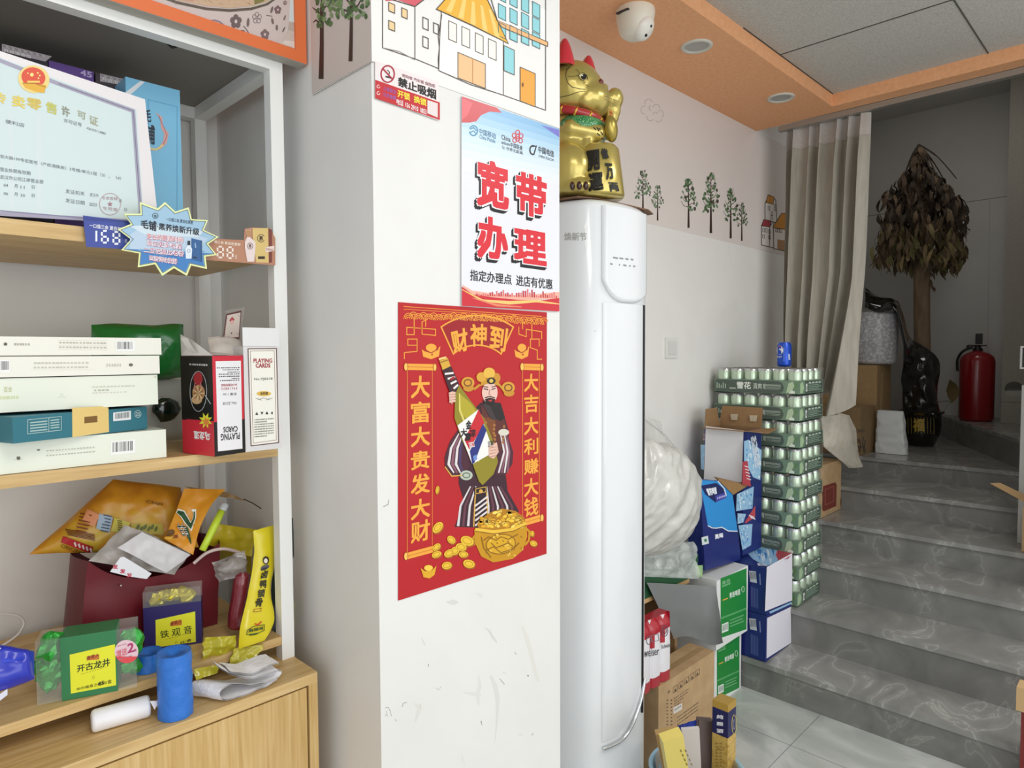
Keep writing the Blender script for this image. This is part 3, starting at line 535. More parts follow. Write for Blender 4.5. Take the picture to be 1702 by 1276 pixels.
def aburst(A):
    cx, cy = 740, 330; q = [(cx+(x-cx)*.94, cy+(y-cy)*.92) for x, y in bp]; A.poly(q, '#9fc3dc', 1)
    A.poly([(cx+(x-cx)*.92, cy+(y-cy)*.9) for x, y in bp if y > 400], '#3f7fc0', 2); A.poly([(430, 300), (520, 240), (700, 300), (900, 290), (1080, 330), (1000, 420), (430, 420)], '#b9cfe3', 2); A.poly([(430, 230), (600, 215), (1040, 270), (1000, 320), (560, 300)], '#cfdfe9', 2); A.line([(500, 430), (700, 470), (1050, 440)], 10, '#6f9fd0', 3)
    A.line(q, 3.5, '#3b4a5c', 4, True); A.ring(640, 143, 23, 22, 4, '#22303f', 4); A.text('舍', 628, 132, 652, 155, '#22303f', 4)
    A.text('一口值三会 更自在更舒', 730, 155, 955, 185, '#3b4a5c', 4); A.text('毛铺', 520, 178, 645, 262, '#1f2a38', 5, .03, quad=[(520, 175), (650, 190), (648, 275), (520, 240)]); A.text('·黑荞焕新升级', 0, 0, 0, 0, '#1f2a38', 5, .02, quad=[(655, 200), (1008, 248), (1005, 308), (655, 258)])
    for s, y, x0, x1 in (('更长的醒酒时间', 290, 568, 870), ('添加更多老酒', 345, 568, 860), ('二百花酿出老香', 405, 545, 880), ('四酒调味更舒', 470, 590, 825)):
        qd = [(x0, y), (x1, y+32), (x1, y+82), (x0, y+48)]; A.text(s, 0, 0, 0, 0, '#f6eef2', 6, .06, quad=[(a-2, c-2) for a, c in qd]); A.text(s, 0, 0, 0, 0, '#c0485e' if y < 300 else '#a85a80', 7, .0, quad=qd)
    A.poly([(940, 330), (1025, 350), (1022, 525), (940, 505)], '#2f5f96', 6); A.line([(1025, 350), (1022, 525)], 6, '#1d3a5e', 7); A.line([(970, 370), (975, 410)], 8, '#a9c6e2', 7); A.poly([(952, 482), (985, 488), (985, 500), (952, 494)], '#16283f', 7)
    A.poly([(905, 355), (930, 355), (930, 392), (945, 420), (940, 500), (893, 500), (888, 420), (905, 392)], '#dfe9f5', 8); A.poly([(906, 352), (929, 352), (929, 388), (906, 388)], '#22303f', 9); A.ring(916, 435, 12, 13, 2.5, '#4a5e78', 9)
sign('starburst_sign', bp, 1.232, K('#e9f0b0', .45), 'blue star-shaped promotion card with yellow edge hanging from the top board', aburst, cat='sign', th=.0025)
# ------------------------------------------------------------------ middle shelf: stacked flat gift cartons
CREAM = K('#e6eadb', .45); CREAM2 = K('#eceadf', .45)
zs_ = [Z2]; YB = 1.263
def zt_of(px, py): return at(px, py, y=YB).z
def flat_box(x1px, yref, zb, zt, xl, m, label, artf, dy=0, depth=.16):
    a = V((xl, YB+dy, zb)); c = at(x1px, yref, y=YB+dy); c.z = zb; a.y = c.y = YB+dy
    return simple_box('gift_carton', a, c, zt-zb, depth, m, label, 'box', 'flat gift cartons stacked on the middle board', artf, .001)
zA = zt_of(275, 713); zB = at(245, 672, y=1.29).z; zC_ = zt_of(261, 622); zD = zt_of(265, 590.5); zE = zt_of(268, 561.5)
zA = max(zA, Z2+.03)
def a1(b, O, ex, ey, ez, N):
    A = Art(b, O, N).zoom(0, 540, 4.7267); A.barcode(870, 912, 1062, 1022); A.ell(145, 1045, 16, 14, '#6b675a', 2); A.ring(143, 1045, 38, 16, 2, '#b9b8a6', 2, 20, 160)
    for y in (985, 1022): A.dashes(365, y, 750, 9, '#b9b7a8', 2, 16)
    A.line([(365, 1010), (755, 962)], 1.5, '#c9c3b4'); A.ell(302, 981, 14, 5, '#57503e', 2)
def a2(b, O, ex, ey, ez, N):
    A = Art(b, O, N, vp=None).zoom(0, 540, 4.7267); q = lambda x, y: (x, y - (x-105)*.0)
    A.poly([(566, 650), (851, 636), (856, 840), (568, 882)], '#e6c87c', 1); A.poly([(662, 722), (764, 712), (764, 762), (662, 773)], '#7d5a26', 2)
    A.line([(216, 745), (480, 718), (480, 825), (216, 855)], 4, '#bcd0cb', 2, True); A.line([(382, 728), (382, 838)], 4, '#bcd0cb', 2)
    for j in range(4): A.line([(235, 768+j*22), (370, 754+j*22)], 10, '#a9c4c0', 2); A.line([(395, 750+j*20), (465, 742+j*20)], 9, '#a9c4c0', 2)
    A.poly([(888, 688), (1028, 672), (1028, 742), (888, 756)], '#e6eaea', 2)
    for j in range(14): A.line([(908+j*8, 694-j*.9), (908+j*8, 738-j*.9)], 3 if j % 3 else 5, '#2d3338', 3)
    A.ring(1082, 698, 24, 28, 4, '#bcd0cb', 2); A.text('25', 1066, 684, 1098, 714, '#bcd0cb', 2)
def a3(b, O, ex, ey, ez, N):
    A = Art(b, O, N).zoom(0, 540, 4.7267); A.text('百合', 30, 485, 95, 528, '#bfc08f', 2); A.dashes(0, 560, 150, 24, '#cfd6a4', 2, 7); A.line([(455, 572), (485, 560), (515, 572)], 2, '#a9ac98'); A.line([(470, 552), (484, 540), (498, 552)], 2, '#a9ac98')
    A.dashes(725, 482, 1065, 10, '#c9c8b8', 2, 12); A.dashes(740, 508, 860, 12, '#b5b3a2', 2, 4); A.dashes(725, 530, 1000, 8, '#d2ccc2', 2, 10); A.ell(1220, 408, 9, 4, '#a9a88f', 2)
def a4(b, O, ex, ey, ez, N):
    A = Art(b, O, N).zoom(0, 540, 4.7267); A.barcode(0, 275, 76, 372); A.ell(1028, 313, 16, 13, '#6b675a', 2); A.dashes(835, 305, 960, 22, '#c6c4b6', 2, 6)
    for y in (293, 328): A.dashes(265, y, 700, 13, '#c6c4b6', 2, 15)
    A.line([(245, 352), (745, 352)], 1.5, '#cfcabb')
def a5(b, O, ex, ey, ez, N):
    A = Art(b, O, N).zoom(0, 540, 4.7267); A.barcode(908, 122, 1060, 205); A.ell(43, 150, 14, 13, '#5a564a', 2); A.dashes(110, 142, 240, 18, '#b0ae9f', 2, 6)
    for y in (132, 168): A.dashes(465, y, 840, 12, '#b9b7a8', 2, 14)
    for y in (120, 158, 192): A.line([(455, y), (850, y+3)], 1.5, '#c6c4b6')
flat_box(276, 730, Z2, zA, -.1, CREAM, 'cream flat carton at the very bottom of the carton stack on the middle board', a1)
a = at(22, 738, z=zA); c = at(245, 713, z=zA)
simple_box('gift_carton', a, c, zB-zA-.003, .14, K('#2b7282', .4), 'teal carton with yellow band, second from the bottom of the carton stack', 'box', 'flat gift cartons stacked on the middle board', a2, .001)
zb3 = zB+.0005; h3 = zC_-zb3
flat_box(262, 640, zb3, zC_, -.1, CREAM, 'thick cream carton resting directly on the teal carton', a3)
flat_box(265, 600, zC_+.0005, zD, -.1, CREAM2, 'thin cream carton second from the top of the carton stack', a4, -.004)
flat_box(268, 575, zD+.0005, zE, -.1, CREAM2, 'cream carton on top of the carton stack, with barcode near its right end', a5, -.006)
# green and clear plastic bag behind
b = MB(); yb = 1.47
GF = K('#1d7a33', .25, coat=.5); CLR = K('#c9ccc8', .15, alpha=.35); 
S = bag(b, at(150, 538, y=yb), at(306, 540, y=yb), at(306, 628, y=yb), at(150, 640, y=yb), .07, GF, .006, 30, 26, 18, 3, edge=.004)
t = thing('plastic_bag', ((at(230, 700, y=yb)).x, yb, Z2), 'green and clear plastic bag slumped behind the carton stack', 'bag'); pt(t, b, 'green_top', label='crumpled green plastic top')
b = MB(); c1 = at(150, 630, y=yb); c2 = at(306, 630, y=yb); bag(b, c1, c2, V((c2.x, c2.y, Z2+.004)), V((c1.x, c1.y, Z2+.004)), .06, K('#b9bdb8', .18, alpha=.55), .005, 26, 22, 18, 5); pt(t, b, 'clear_bottom', label='clear plastic lower half')
b = MB(); cc = at(276, 680, y=yb-.045); b.ell(cc, (.026, .012, .024), K('#12231a', .15, coat=.6), 14, 9, fn=lambda p: p+V((1, 0, 1))*.006*noise.noise(p*60)); pt(t, b, 'content', label='dark green lump inside')
# red and black playing card carton (upside down)
pn, pr, pl = at(357, 759, z=Z2+.0008), at(407.5, 751.5, z=Z2+.0008), at(312.5, 751, z=Z2+.0008)
ex = pr-pn; n_ = V((ex.y, -ex.x, 0)).normalized(); ey = (pl-pn); ey = -n_*abs(ey.dot(n_)); hz = atp(353, 592, pn, n_).z - Z2
t = thing('card_carton', pn, 'red and black playing card carton standing upside down on the middle board', 'box')
b = MB(); KR, KB = K('#d02a3c', .35), K('#17130f', .35)
zk = atp(357, 702, pn, n_).z-Z2; zk2 = atp(313, 676, pn, -ex.normalized() if False else NX).z - Z2
b.obox(pn, ex, ey, V((0, 0, zk)), KB, {5: KR}); b.obox(pn+V((0, 0, zk)), ex, ey, V((0, 0, hz-zk)), KR, {5: KB})
A = Art(b, pn, n_).zoom(300, 500, 4.7278); wh = '#efedf0'
A.poly([(275, 474), (474, 470), (487, 1160), (294, 1182)], wh, 1)
for y, x0, x1, h in ((522, 285, 465, 8), (538, 330, 465, 7), (556, 370, 465, 7), (572, 300, 465, 8), (590, 300, 465, 8), (606, 400, 465, 7), (622, 310, 465, 8)): A.dashes(x0, y, x1, h, '#4a4648', 2, 11)
A.text('24小时服务热线', 320, 652, 445, 672, '#a8353f', 2, .02, True); A.text('0 9 6 1 8 8 3 2', 320, 680, 445, 700, '#a8353f', 2, .02, True); A.text('数量 1 00', 333, 724, 440, 745, '#2a2a2a', 2, 0, True); A.text('No.2018', 333, 795, 437, 818, '#4a4a4a', 2, 0, True)
A.text('CARDS', 335, 990, 448, 1035, '#1d1d1d', 2, .025, True); A.text('PLAYING', 315, 1045, 465, 1098, '#1d1d1d', 2, .025, True)
A = Art(b, pn, V((-ex.x, -ex.y, 0)), vp=None).zoom(300, 500, 4.7278)
A.poly([(50, 928), (262, 945), (270, 1222), (56, 1190)], KR, 1); A.text('老鹰钓鱼专用扑克', 0, 0, 0, 0, '#e6e6e6', 2, .01, True, quad=[(70, 490), (215, 495), (215, 512), (70, 505)])
A.ring(143, 710, 66, 158, 5, '#a9b0b5', 3); A.line([(195, 740), (240, 810)], 7, '#a9b0b5', 3); A.ell(140, 610, 36, 52, '#a3272f', 2); A.ell(145, 720, 50, 62, '#b58a5c', 3); A.ell(130, 775, 42, 35, '#c9a57a', 3)
for k in range(14): a_ = k*.45; A.line([(145, 725), (145+48*math.cos(a_), 725+58*math.sin(a_))], 5, ('#e6cfa0', '#8d5a34')[k % 2], 4)
A.line([(120, 640), (110, 680), (120, 700)], 5, '#d98a8f', 4); A.line([(160, 640), (172, 690)], 5, '#d98a8f', 4)
A.poly([(200+(55 if i % 2 else 28)*math.cos(i*.393), 940+(66 if i % 2 else 34)*math.sin(i*.393)) for i in range(16)], '#e2e03c', 3); A.poly([(205+(34 if i % 2 else 18)*math.cos(i*.5), 950+(40 if i % 2 else 20)*math.sin(i*.5)) for i in range(12)], '#e08a3a', 4)
A.text('乌龙道', 0, 0, 0, 0, '#f2f2f2', 3, .03, True, quad=[(105, 1020), (235, 1030), (237, 1098), (110, 1085)])
pt(t, b, 'carton', .0006)
b = MB(); top = pn+V((0, 0, hz)); 
P0, P1, P2, P3 = top+ey, top+ex*.25+ey*.9, atp(318, 560, top+ey*.6, n_), atp(303, 553, top+ey, n_)
for tri in ([top+ey*.98+ex*.02, top+ex*.02, atp(320, 566, top+ey*.5, n_), atp(300, 556, top+ey, n_)],): b.prism(tri, (.0, .0006, .0006), K('#e6e3df', .6))
b.grid(lambda u, v: top+ex*u+ey*v+V((0, 0, .006*math.sin(3*u)*math.sin(math.pi*v)+.0008)), 8, 6, K('#cfc6c2', .6)); b.grid(lambda u, v: top+ey*(.4+.2*v)+ex*(-.35+.5*u)*(1)+V((0, 0, .03*(1-u)**2+.002)), 8, 3, K('#efece6', .5))
pt(t, b, 'torn_flap', label='torn white cardboard flap')
# white playing card carton
A0, B0 = at(409, 752, z=Z2), at(468, 745, z=Z2); B0.y = A0.y = (A0.y+B0.y)/2
hw = at(409, 575, y=A0.y).z-Z2
def art(b, O, ex, ey, ez, N):
    A = Art(b, O, N).zoom(300, 500, 4.7278); A.poly([(528, 375), (755, 372), (772, 1112), (552, 1140)], '#f3f1e6', 1)
    A.line([(530, 376), (753, 374), (770, 1112), (554, 1138)], 7, '#5a3538', 3, True); A.line([(548, 393), (736, 391), (752, 1092), (571, 1117)], 3, '#8d5055', 3, True)
    A.text('PLAYING', 572, 452, 720, 486, '#a82b3c', 4, .03); A.text('CARDS', 590, 490, 705, 525, '#a82b3c', 4, .03); A.text('No.YJ0218', 578, 605, 722, 628, '#6a665e', 4)
    A.ell(654, 728, 58, 20, '#e2bb52', 3); A.text('永利城', 625, 715, 685, 740, '#5a3b14', 4, .03); A.line([(590, 765), (620, 775), (654, 760), (690, 775), (722, 762)], 4, '#8a8578', 3); A.line([(610, 760), (640, 785)], 2, '#8a8578', 3); A.line([(700, 760), (670, 782)], 2, '#8a8578', 3)
    A.poly([(586, 895), (598, 872), (610, 895)], '#2b2b2b', 4); A.poly([(628, 872), (650, 872), (639, 894)], '#2b2b2b', 4); A.poly([(666, 890), (678, 866), (690, 890)], '#2b2b2b', 4); A.poly([(710, 880), (718, 866), (726, 880), (718, 894)], '#2b2b2b', 4)
    for j in range(8): A.dashes(580, 930+j*19, 735 if j not in (1, 7) else 680, 8, '#7d7a72', 4, 12)
t = simple_box('card_carton', A0, B0, hw, .11, K('#dcd9d8', .4), 'white playing card carton with red lettering, standing beside the shelf post', 'box', art=art)
b = MB(); O = A0+V((0, 0, hw)); e_ = B0-A0; b.obox(O+V((0, .001, 0)), e_, V((0, .0015, 0)), V((0, 0, at(409, 544, y=A0.y).z-O.z)), K('#e6e6e6', .4)); pt(t, b, 'tuck_flap')
b = MB(); yq = 1.30; q = lambda u, v: at(371+u*32+v*-3+(1-v)*4, 510+v*56+(1-v)*(1-u)*6, y=yq)+V((0, .0012*math.sin(v*2.5), 0))
b.grid(q, 6, 12, K('#8f8a80', .6)); b.grid(lambda u, v: q(1-u, v)+V((0, .0012, 0)), 6, 12, K('#8f8a80', .6))
A = Art(b, (0, yq, 0), NY, vp=None).zoom(300, 500, 4.7278); A.S = lambda x, y, l: q(((x+ (300-300))/4.7278+300-371-4*(1-(y/4.7278+500-510)/56)+3*((y/4.7278+500-510)/56))/32, max(0, min(1, (y/4.7278+500-510)/56)))+V((0, -1.5*l-.0006, 0))
A.poly([(358, 78), (478, 70), (462, 296), (334, 298)], '#5a2a2c', 1); A.poly([(366, 92), (470, 86), (456, 284), (344, 286)], '#cdbfb4', 2); A.poly([(405, 110), (438, 155), (404, 205), (366, 160)], '#a8323a', 3); A.poly([(404, 135), (420, 158), (404, 182), (386, 160)], '#d9a9a0', 4); A.line([(385, 215), (402, 235), (420, 212)], 5, '#5c5650', 3); A.line([(400, 235), (400, 256)], 10, '#5c5650', 3)
for x, y in ((368, 118), (455, 110), (352, 255), (445, 255)): A.line([(x-6, y-6), (x+6, y+6)], 3, '#7d746a', 3)
o = b.build('box_lid'); tag(o, 'grey carton lid with red diamond emblem standing up behind the white card carton', 'lid')
b = MB(); cc = at(383, 576, y=1.29); bag(b, at(345, 560, y=1.3), at(400, 566, y=1.3), at(404, 590, y=1.26), at(350, 592, y=1.26), .02, K('#cfc6bd', .5), .006, 50, 12, 8, 9); o = b.build('crumpled_paper'); tag(o, 'crumpled pale inner paper sticking up behind the red and black card carton', 'paper')
# ------------------------------------------------------------------ lower shelf goods
LB, LBn = (0, 950, 4.5559), None
FOILG, FOILY = K('#2fa03a', .22, .35, bump=.6, scale=90), K('#c9bb35', .22, .4, bump=.6, scale=90)
CLEAR = K('#dfe4df', .08, alpha=.16); CLEAR2 = K('#d6d8d2', .12, alpha=.4)
def lump(mb, c, r, m, n=50, a=.3, seed=0, seg=22, rings=14):
    c = V(c); r = V(r) if not isinstance(r, (int, float)) else V((r, r, r)); mb.ell(c, r, m, seg, rings, fn=lambda p: p + (p-c)*a*noise.noise(p*n+V((seed, 0, 0))) + (p-c)*a*.4*noise.noise(p*n*2.6+V((0, seed, 0))))
def tea_box(name, a, c, zb, h, depth, sleeve, lab, clear_l, clear_r, clear_t, foil, artf):
    t = thing(name, (a+c)/2, lab, 'tea box'); O, ex, ey, ez = frame_from(a, c, h, depth); O.z = zb+.001; N = V((ex.y, -ex.x, 0)).normalized(); N = -N if N.dot(ey) > 0 else N
    b = MB(); b.obox(O, ex, ey, V((0, 0, h)), CLEAR); pt(t, b, 'clear_box', .0008, 'clear plastic box')
    ia = O+ex*clear_l-ey*.01+V((0, 0, -.0004)); b = MB(); b.obox(ia+N*.0002, ex*(1-clear_l-clear_r), ey*1.02, V((0, 0, h*(1-clear_t)+.0008)), sleeve)
    if artf: artf(b, ia+N*.0002, N)
    pt(t, b, 'sleeve', .0006, 'printed cardboard sleeve'); return t, O, ex, ey, N
a, c = at(62, 1173, z=Z3), at(228, 1142, z=Z3); hg = at(62, 1067, y=a.y).z-Z3
def lg(b, O, N):
    A = Art(b, O, N).zoom(0, 950, 4.5559); A.poly([(527, 628), (870, 548), (880, 858), (537, 922)], '#e6e62e', 1)
    A.poly([(668, 640), (750, 622), (752, 662), (655, 672)], '#c9772c', 2); A.text('香茗人', 655, 640, 752, 668, '#8a2d1c', 3, .02)
    A.text('开古龙井', 0, 0, 0, 0, '#26330f', 2, .02, quad=[(582, 708), (832, 650), (834, 712), (584, 762)]); A.dashes(615, 772, 815, 5, '#b9ad1e', 2, 10); A.ring(708, 798, 7, 12, 2, '#8a8320', 2)
    A.text('您的健身之选45/盒', 0, 0, 0, 0, '#4a4a12', 2, .01, quad=[(578, 880), (845, 812), (846, 842), (580, 898)]); A.text('45', 0, 0, 0, 0, '#33330c', 3, .03, quad=[(738, 835), (790, 822), (790, 852), (738, 865)])
t, O, ex, ey, N = tea_box('tea_box', a, c, Z3, hg, .05, K('#2f7a4a', .4), 'green tea box with yellow label and green foil packets on the lowest board', .24, .2, .0, FOILG, lg)
r = random.Random(2)
for k, (u, w, s_) in enumerate(((.12, .33, .017), (.1, .58, .018), (.13, .8, .017), (.16, .45, .014), (.9, .33, .017), (.92, .64, .017))):
    b = MB(); lump(b, O+ex*u+ey*r.uniform(.3, .5)+V((0, 0, hg*w)), (s_*1.15, s_*.9, s_*1.2), FOILG, 70, .8, k, 14, 9); b.sm = [False]*len(b.sm); pt(t, b, 'foil_packet')
b = MB(); A = Art(b, O-ey*.02, N).zoom(0, 950, 4.5559); A.ell(958, 603, 90, 88, '#e6c6cf', 1, seg=32); A.ell(958, 603, 90, 88, '#e04a50', 1.6, a0=25, a1=155, seg=20); A.text('增送', 880, 595, 962, 650, '#d8707c', 3, .02); A.text('2', 965, 545, 1015, 618, '#b02f6a', 3, .03); A.text('盒', 1012, 585, 1035, 605, '#b02f6a', 3); A.dashes(885, 560, 960, 8, '#c98a98', 3, 8); A.dashes(890, 662, 1000, 7, '#b07a88', 3, 9)
pt(t, b, 'sticker', label='round pink sticker')
a, c = at(240, 1082, z=Z3), at(336, 1068, z=Z3); hp = at(240, 985, y=a.y).z-Z3
def lp(b, O, N):
    A = Art(b, O, N).zoom(0, 950, 4.5559); A.poly([(1178, 365), (1478, 300), (1483, 530), (1181, 572)], '#e6e62e', 1); A.poly([(1298, 375), (1375, 360), (1378, 402), (1288, 412)], '#c9772c', 2); A.text('香茗人', 1288, 384, 1378, 408, '#8a2d1c', 3, .02)
    A.text('铁 观 音', 0, 0, 0, 0, '#26330f', 2, .01, quad=[(1212, 448), (1452, 402), (1454, 465), (1214, 505)]); A.dashes(1255, 510, 1420, 5, '#b9ad1e', 2, 8); A.ring(1335, 538, 7, 12, 2, '#8a8320', 2); A.text('45/盒', 1360, 528, 1450, 550, '#4a4a12', 2, .02)
t, O, ex, ey, N = tea_box('tea_box', a, c, Z3, hp, .035, K('#2d2362', .4), 'dark purple tea box with yellow label, in front of the red gift bag', 0, 0, .27, FOILY, lp)
for k, (u, w, s_) in enumerate(((.22, .84, .015), (.5, .88, .015), (.75, .84, .015), (.35, .93, .012), (.62, .94, .012))):
    b = MB(); lump(b, O+ex*u+ey*.4+V((0, 0, hp*w*.99-.004)), (s_, s_*.8, s_*.8), FOILY, 80, .8, k+9, 12, 8); b.sm = [False]*len(b.sm); pt(t, b, 'foil_packet')
# blue bag rolls, white roll, folded cloth on the cabinet ledge
BL = K('#2f74cf', .3, bump=.8, scale=45)
def roll_up(c, r, h, seed, lab):
    b = MB(); f = lambda p: p
    def fn(u, v):
        a = 2*math.pi*u; z = c.z+.0008+h*v; q = V((math.cos(a), math.sin(a), 0)); k = r*(1+.05*noise.noise(V((q.x*2, q.y*2, z*70+seed)))) ; return V((c.x, c.y, z))+q*k
    b.grid(fn, 36, 40, BL, closeu=True); b.lathe([(r*.97, 0), (r*.35, -.002), (.006, -.012), (.0001, -.012)], V((c.x, c.y, c.z+h)), BL, 24); b.lathe([(r*.98, 0), (.0001, 0)], V((c.x, c.y, c.z+.001)), BL, 24)
    o = b.build('bag_roll'); tag(o, lab, 'bag roll', 'blue plastic bag rolls'); return o
p1 = at(292, 1182, z=ZC); p1.y = 1.196; rr = .0275; p1.x = at(292, 1182, y=1.196).x
roll_up(V((p1.x, p1.y, ZC)), rr, at(292, 1093, y=1.17).z-ZC, 1, 'taller blue plastic bag roll standing upright on the cabinet ledge, right of its pair')
p2 = at(258, 1150, y=1.2); p2 = at(249, 1147, y=1.295); roll_up(V((p2.x, 1.295, Z3)), .0235, at(249, 1090, y=1.275).z-Z3, 4, 'blue plastic bag roll half hidden behind the other blue roll, left of its pair')
b = MB(); e0, e1 = at(155, 1188, z=ZC+.019), at(247, 1166, z=ZC+.019); WR = K('#eeedf0', .4, bump=.3, scale=30); e0.y, e1.y = 1.235, 1.222; e0.x, e1.x = at(151, 1188, y=1.235).x, at(248, 1166, y=1.222).x; e0.z = e1.z = ZC+.0185
ax = (e1-e0).normalized(); b.lathe([(.004, .002), (.012, 0), (.0165, .002), (.0178, .006), (.0178, (e1-e0).length-.004), (.016, (e1-e0).length), (.013, (e1-e0).length-.001), (.006, (e1-e0).length-.012)], e0, WR, 28, A=ax)
q = e1-ax*.002+V((0, -.012, .012)); b.prism([q, q+ax*.014+V((0, 0, -.004)), q+ax*.006+V((0, -.001, -.016))], (0, .0008, .0008), WR)
o = b.build('plastic_roll'); tag(o, 'white rolled plastic bag lying on the cabinet ledge under the green tea box', 'bag roll')
WCm = K('#eeecee', .75, bump=.4, scale=160)
b = MB(); y0 = 1.172
def ribbon(pts, wv, th=.0022):
    pts = [V(p) for p in pts]; n = len(pts)-1
    def f(u, v, o_=0): k = u*n; i = min(int(k), n-1); p = pts[i].lerp(pts[i+1], k-i); return p+V(wv)*v+V((0, 0, o_))+V((0, 0, .003*noise.noise(p*40+V((0, v*2, 0)))))
    b.grid(lambda u, v: f(u, v), 60, 8, WCm); b.grid(lambda u, v: f(1-u, v, -th), 60, 8, WCm)
def cr(P, n=8):
    out = []; P = [V(p) for p in P]
    for i in range(len(P)-1):
        p0, p1_, p2_, p3 = P[max(i-1, 0)], P[i], P[i+1], P[min(i+2, len(P)-1)]
        for k in range(n):
            t_ = k/n; out.append(.5*((2*p1_)+(p2_-p0)*t_+(2*p0-5*p1_+4*p2_-p3)*t_*t_+(3*p1_-p0-3*p2_+p3)*t_**3))
    return out+[P[-1]]
zz = lambda px, py: at(px, py, y=y0)
fold = cr([zz(460, 1118), zz(420, 1133), zz(368, 1154), zz(358, 1146), zz(372, 1136), zz(400, 1148), zz(440, 1134), zz(468, 1118), zz(466, 1108), zz(440, 1106), zz(400, 1110), zz(372, 1108), zz(366, 1104)])
fold = cr([zz(462, 1128), zz(430, 1146), zz(380, 1162), zz(366, 1156), zz(368, 1144), zz(385, 1136), zz(420, 1138), zz(455, 1128), zz(468, 1116), zz(462, 1110)])
ribbon([V((p.x, p.y, max(p.z, ZC+.004))) for p in fold], (-.03, .055, 0)); fold = cr([zz(462, 1111), zz(440, 1120), zz(405, 1126), zz(370, 1112)]); ribbon(fold, (-.005, .045, .004)); fold = cr([zz(464, 1100), zz(440, 1108), zz(410, 1119), zz(385, 1116)]); ribbon(fold, (-.005, .045, .004))
o = b.build('folded_cloth'); tag(o, 'white folded cloth strip lying on the cabinet ledge beside the shelf post', 'cloth')
# blue tissue pack, white cord
b = MB(); yq = 1.27; BP = K('#2433b8', .3, coat=.4)
S = bag(b, at(-60, 1062, y=yq+.03), at(57, 1082, y=yq-.015), at(57, 1128, y=yq-.03), at(-60, 1170, y=yq-.03), .05, BP, .004, 30, 26, 20, 11, p=5)
A = SurfArt(b, S, z=(0, 950, 4.5559), box=(-273, 510, 260, 900)); A.poly([(-40, 560), (10, 570), (24, 585), (5, 600), (-40, 600)], '#e6e6ee', 1); A.poly([(-20, 930), (50, 905), (50, 960), (-20, 985)], '#d9d9e4', 1); A.poly([(-200, 640), (200, 650), (150, 700), (-200, 720)], '#3246d0', 1)
o = b.build('tissue_pack'); tag(o, 'glossy blue tissue pack at the left end of the lowest board', 'tissue pack')
b = MB(); b.tube(cr([at(-10, 1020, y=1.62), at(12, 1020, y=1.62), at(32, 1024, y=1.62), at(40, 1036, y=1.62), at(30, 1054, y=1.61), at(8, 1070, y=1.6), at(-8, 1078, y=1.6)]), .0022, K('#e6e4e2', .5), 8); o = b.build('looped_wire'); tag(o, 'thin white cord curling down the wall at the far left', 'cord')
# red gift bag
b = MB(); RD = K('#6b0b1b', .5); yb = 1.45; yf = 1.41
bl, br_ = at(128, 1050, y=yf), at(362, 1062, y=yf); bl.z = br_.z = Z3+.001
TLr, TRr = at(150, 935, y=yf), at(372, 918, y=yf)
rim = [at(146, 932, y=yf), at(175, 950, y=yf), at(210, 960, y=yf), at(245, 960, y=yf), at(290, 948, y=yf), at(330, 928, y=yf), at(366, 902, y=yf)]
rimc = cr(rim, 6); nR = len(rimc)-1
def rf(u, v, dy=0, sgn=1):
    k = u*nR; i = min(int(k), nR-1); top = rimc[i].lerp(rimc[i+1], k-i); bot = bl.lerp(br_, u)
    p = top.lerp(bot, v); return p+V((0, dy+sgn*(-.006*noise.noise(p*14)-.004*math.sin(v*3)*math.sin(u*9)), 0))
b.grid(lambda u, v: rf(u, v), 40, 24, RD); b.grid(lambda u, v: rf(1-u, v, .12, -1), 40, 24, RD)
for u0 in (0, 1): b.grid(lambda u, v, u0=u0: rf(u0, v).lerp(rf(u0, v, .12, -1), u if u0 else 1-u)+V(((.012 if u0 else -.012)*math.sin(math.pi*u), 0, 0)), 8, 24, K('#5a0a17', .5))
t = thing('gift_bag', (bl+br_)/2, 'dark red open paper gift bag stuffed with plastic wrap on the lowest board', 'bag'); pt(t, b, 'bag_body')
b = MB(); b.tube(cr([at(322, 936, y=yf-.003), at(345, 918, y=yf-.01), at(372, 912, y=yf-.01), at(398, 918, y=yf)]), .0035, K('#ecd5cf', .4), 8); pt(t, b, 'handle', label='pale pink cord handle')
b = MB(); b.ell(at(201, 973, y=yf-.004), (.0022, .0015, .0022), K('#c9c2c2', .2, .6), 10, 6); pt(t, b, 'rivet')
def film(mb, pts, y, m, amp=.008, seed=0, n=30, dy=0.):
    """crumpled sheet filling a 4-point outline given in photo pixels, at depth y"""
    P = [at(p[0], p[1], y=(p[2] if len(p) > 2 else y)) for p in pts]
    def f(u, v, o_=0):
        p = (1-v)*((1-u)*P[0]+u*P[1])+v*((1-u)*P[3]+u*P[2]); k = noise.noise(p*n+V((seed, 0, 0)))+.5*noise.noise(p*n*2.4+V((0, seed, 0))); return p+V((.2*amp*k, -amp*k+o_, .15*amp*k))
    mb.grid(lambda u, v: f(u, v), 24, 18, m); mb.grid(lambda u, v: f(1-u, v, .0015), 24, 18, m); return f
b = MB(); film(b, [(212, 872), (318, 918), (290, 955), (146, 932)], 1.4, K('#b9b2ac', .25, alpha=.85), .012, 1, 26); o = b.build('plastic_wrap'); tag(o, 'crumpled grey plastic wrap spilling out of the red gift bag', 'plastic wrap')
b = MB(); film(b, [(236, 884), (318, 922), (276, 952), (196, 910)], 1.378, K('#d3d0d2', .3), .004, 4, 30); o = b.build('tissue_packet'); tag(o, 'white paper packet lying in the mouth of the red gift bag', 'packet')
b = MB(); P = [at(*q, y=1.362) for q in ((200, 926), (206, 925), (252, 953), (244, 962), (215, 958), (183, 950))]; b.prism(P, (0, .001, 0), K('#e8e9ee', .3)); A = Art(b, (0, 1.362, 0), NY, vp=None).zoom(30, 780, 4.0524)
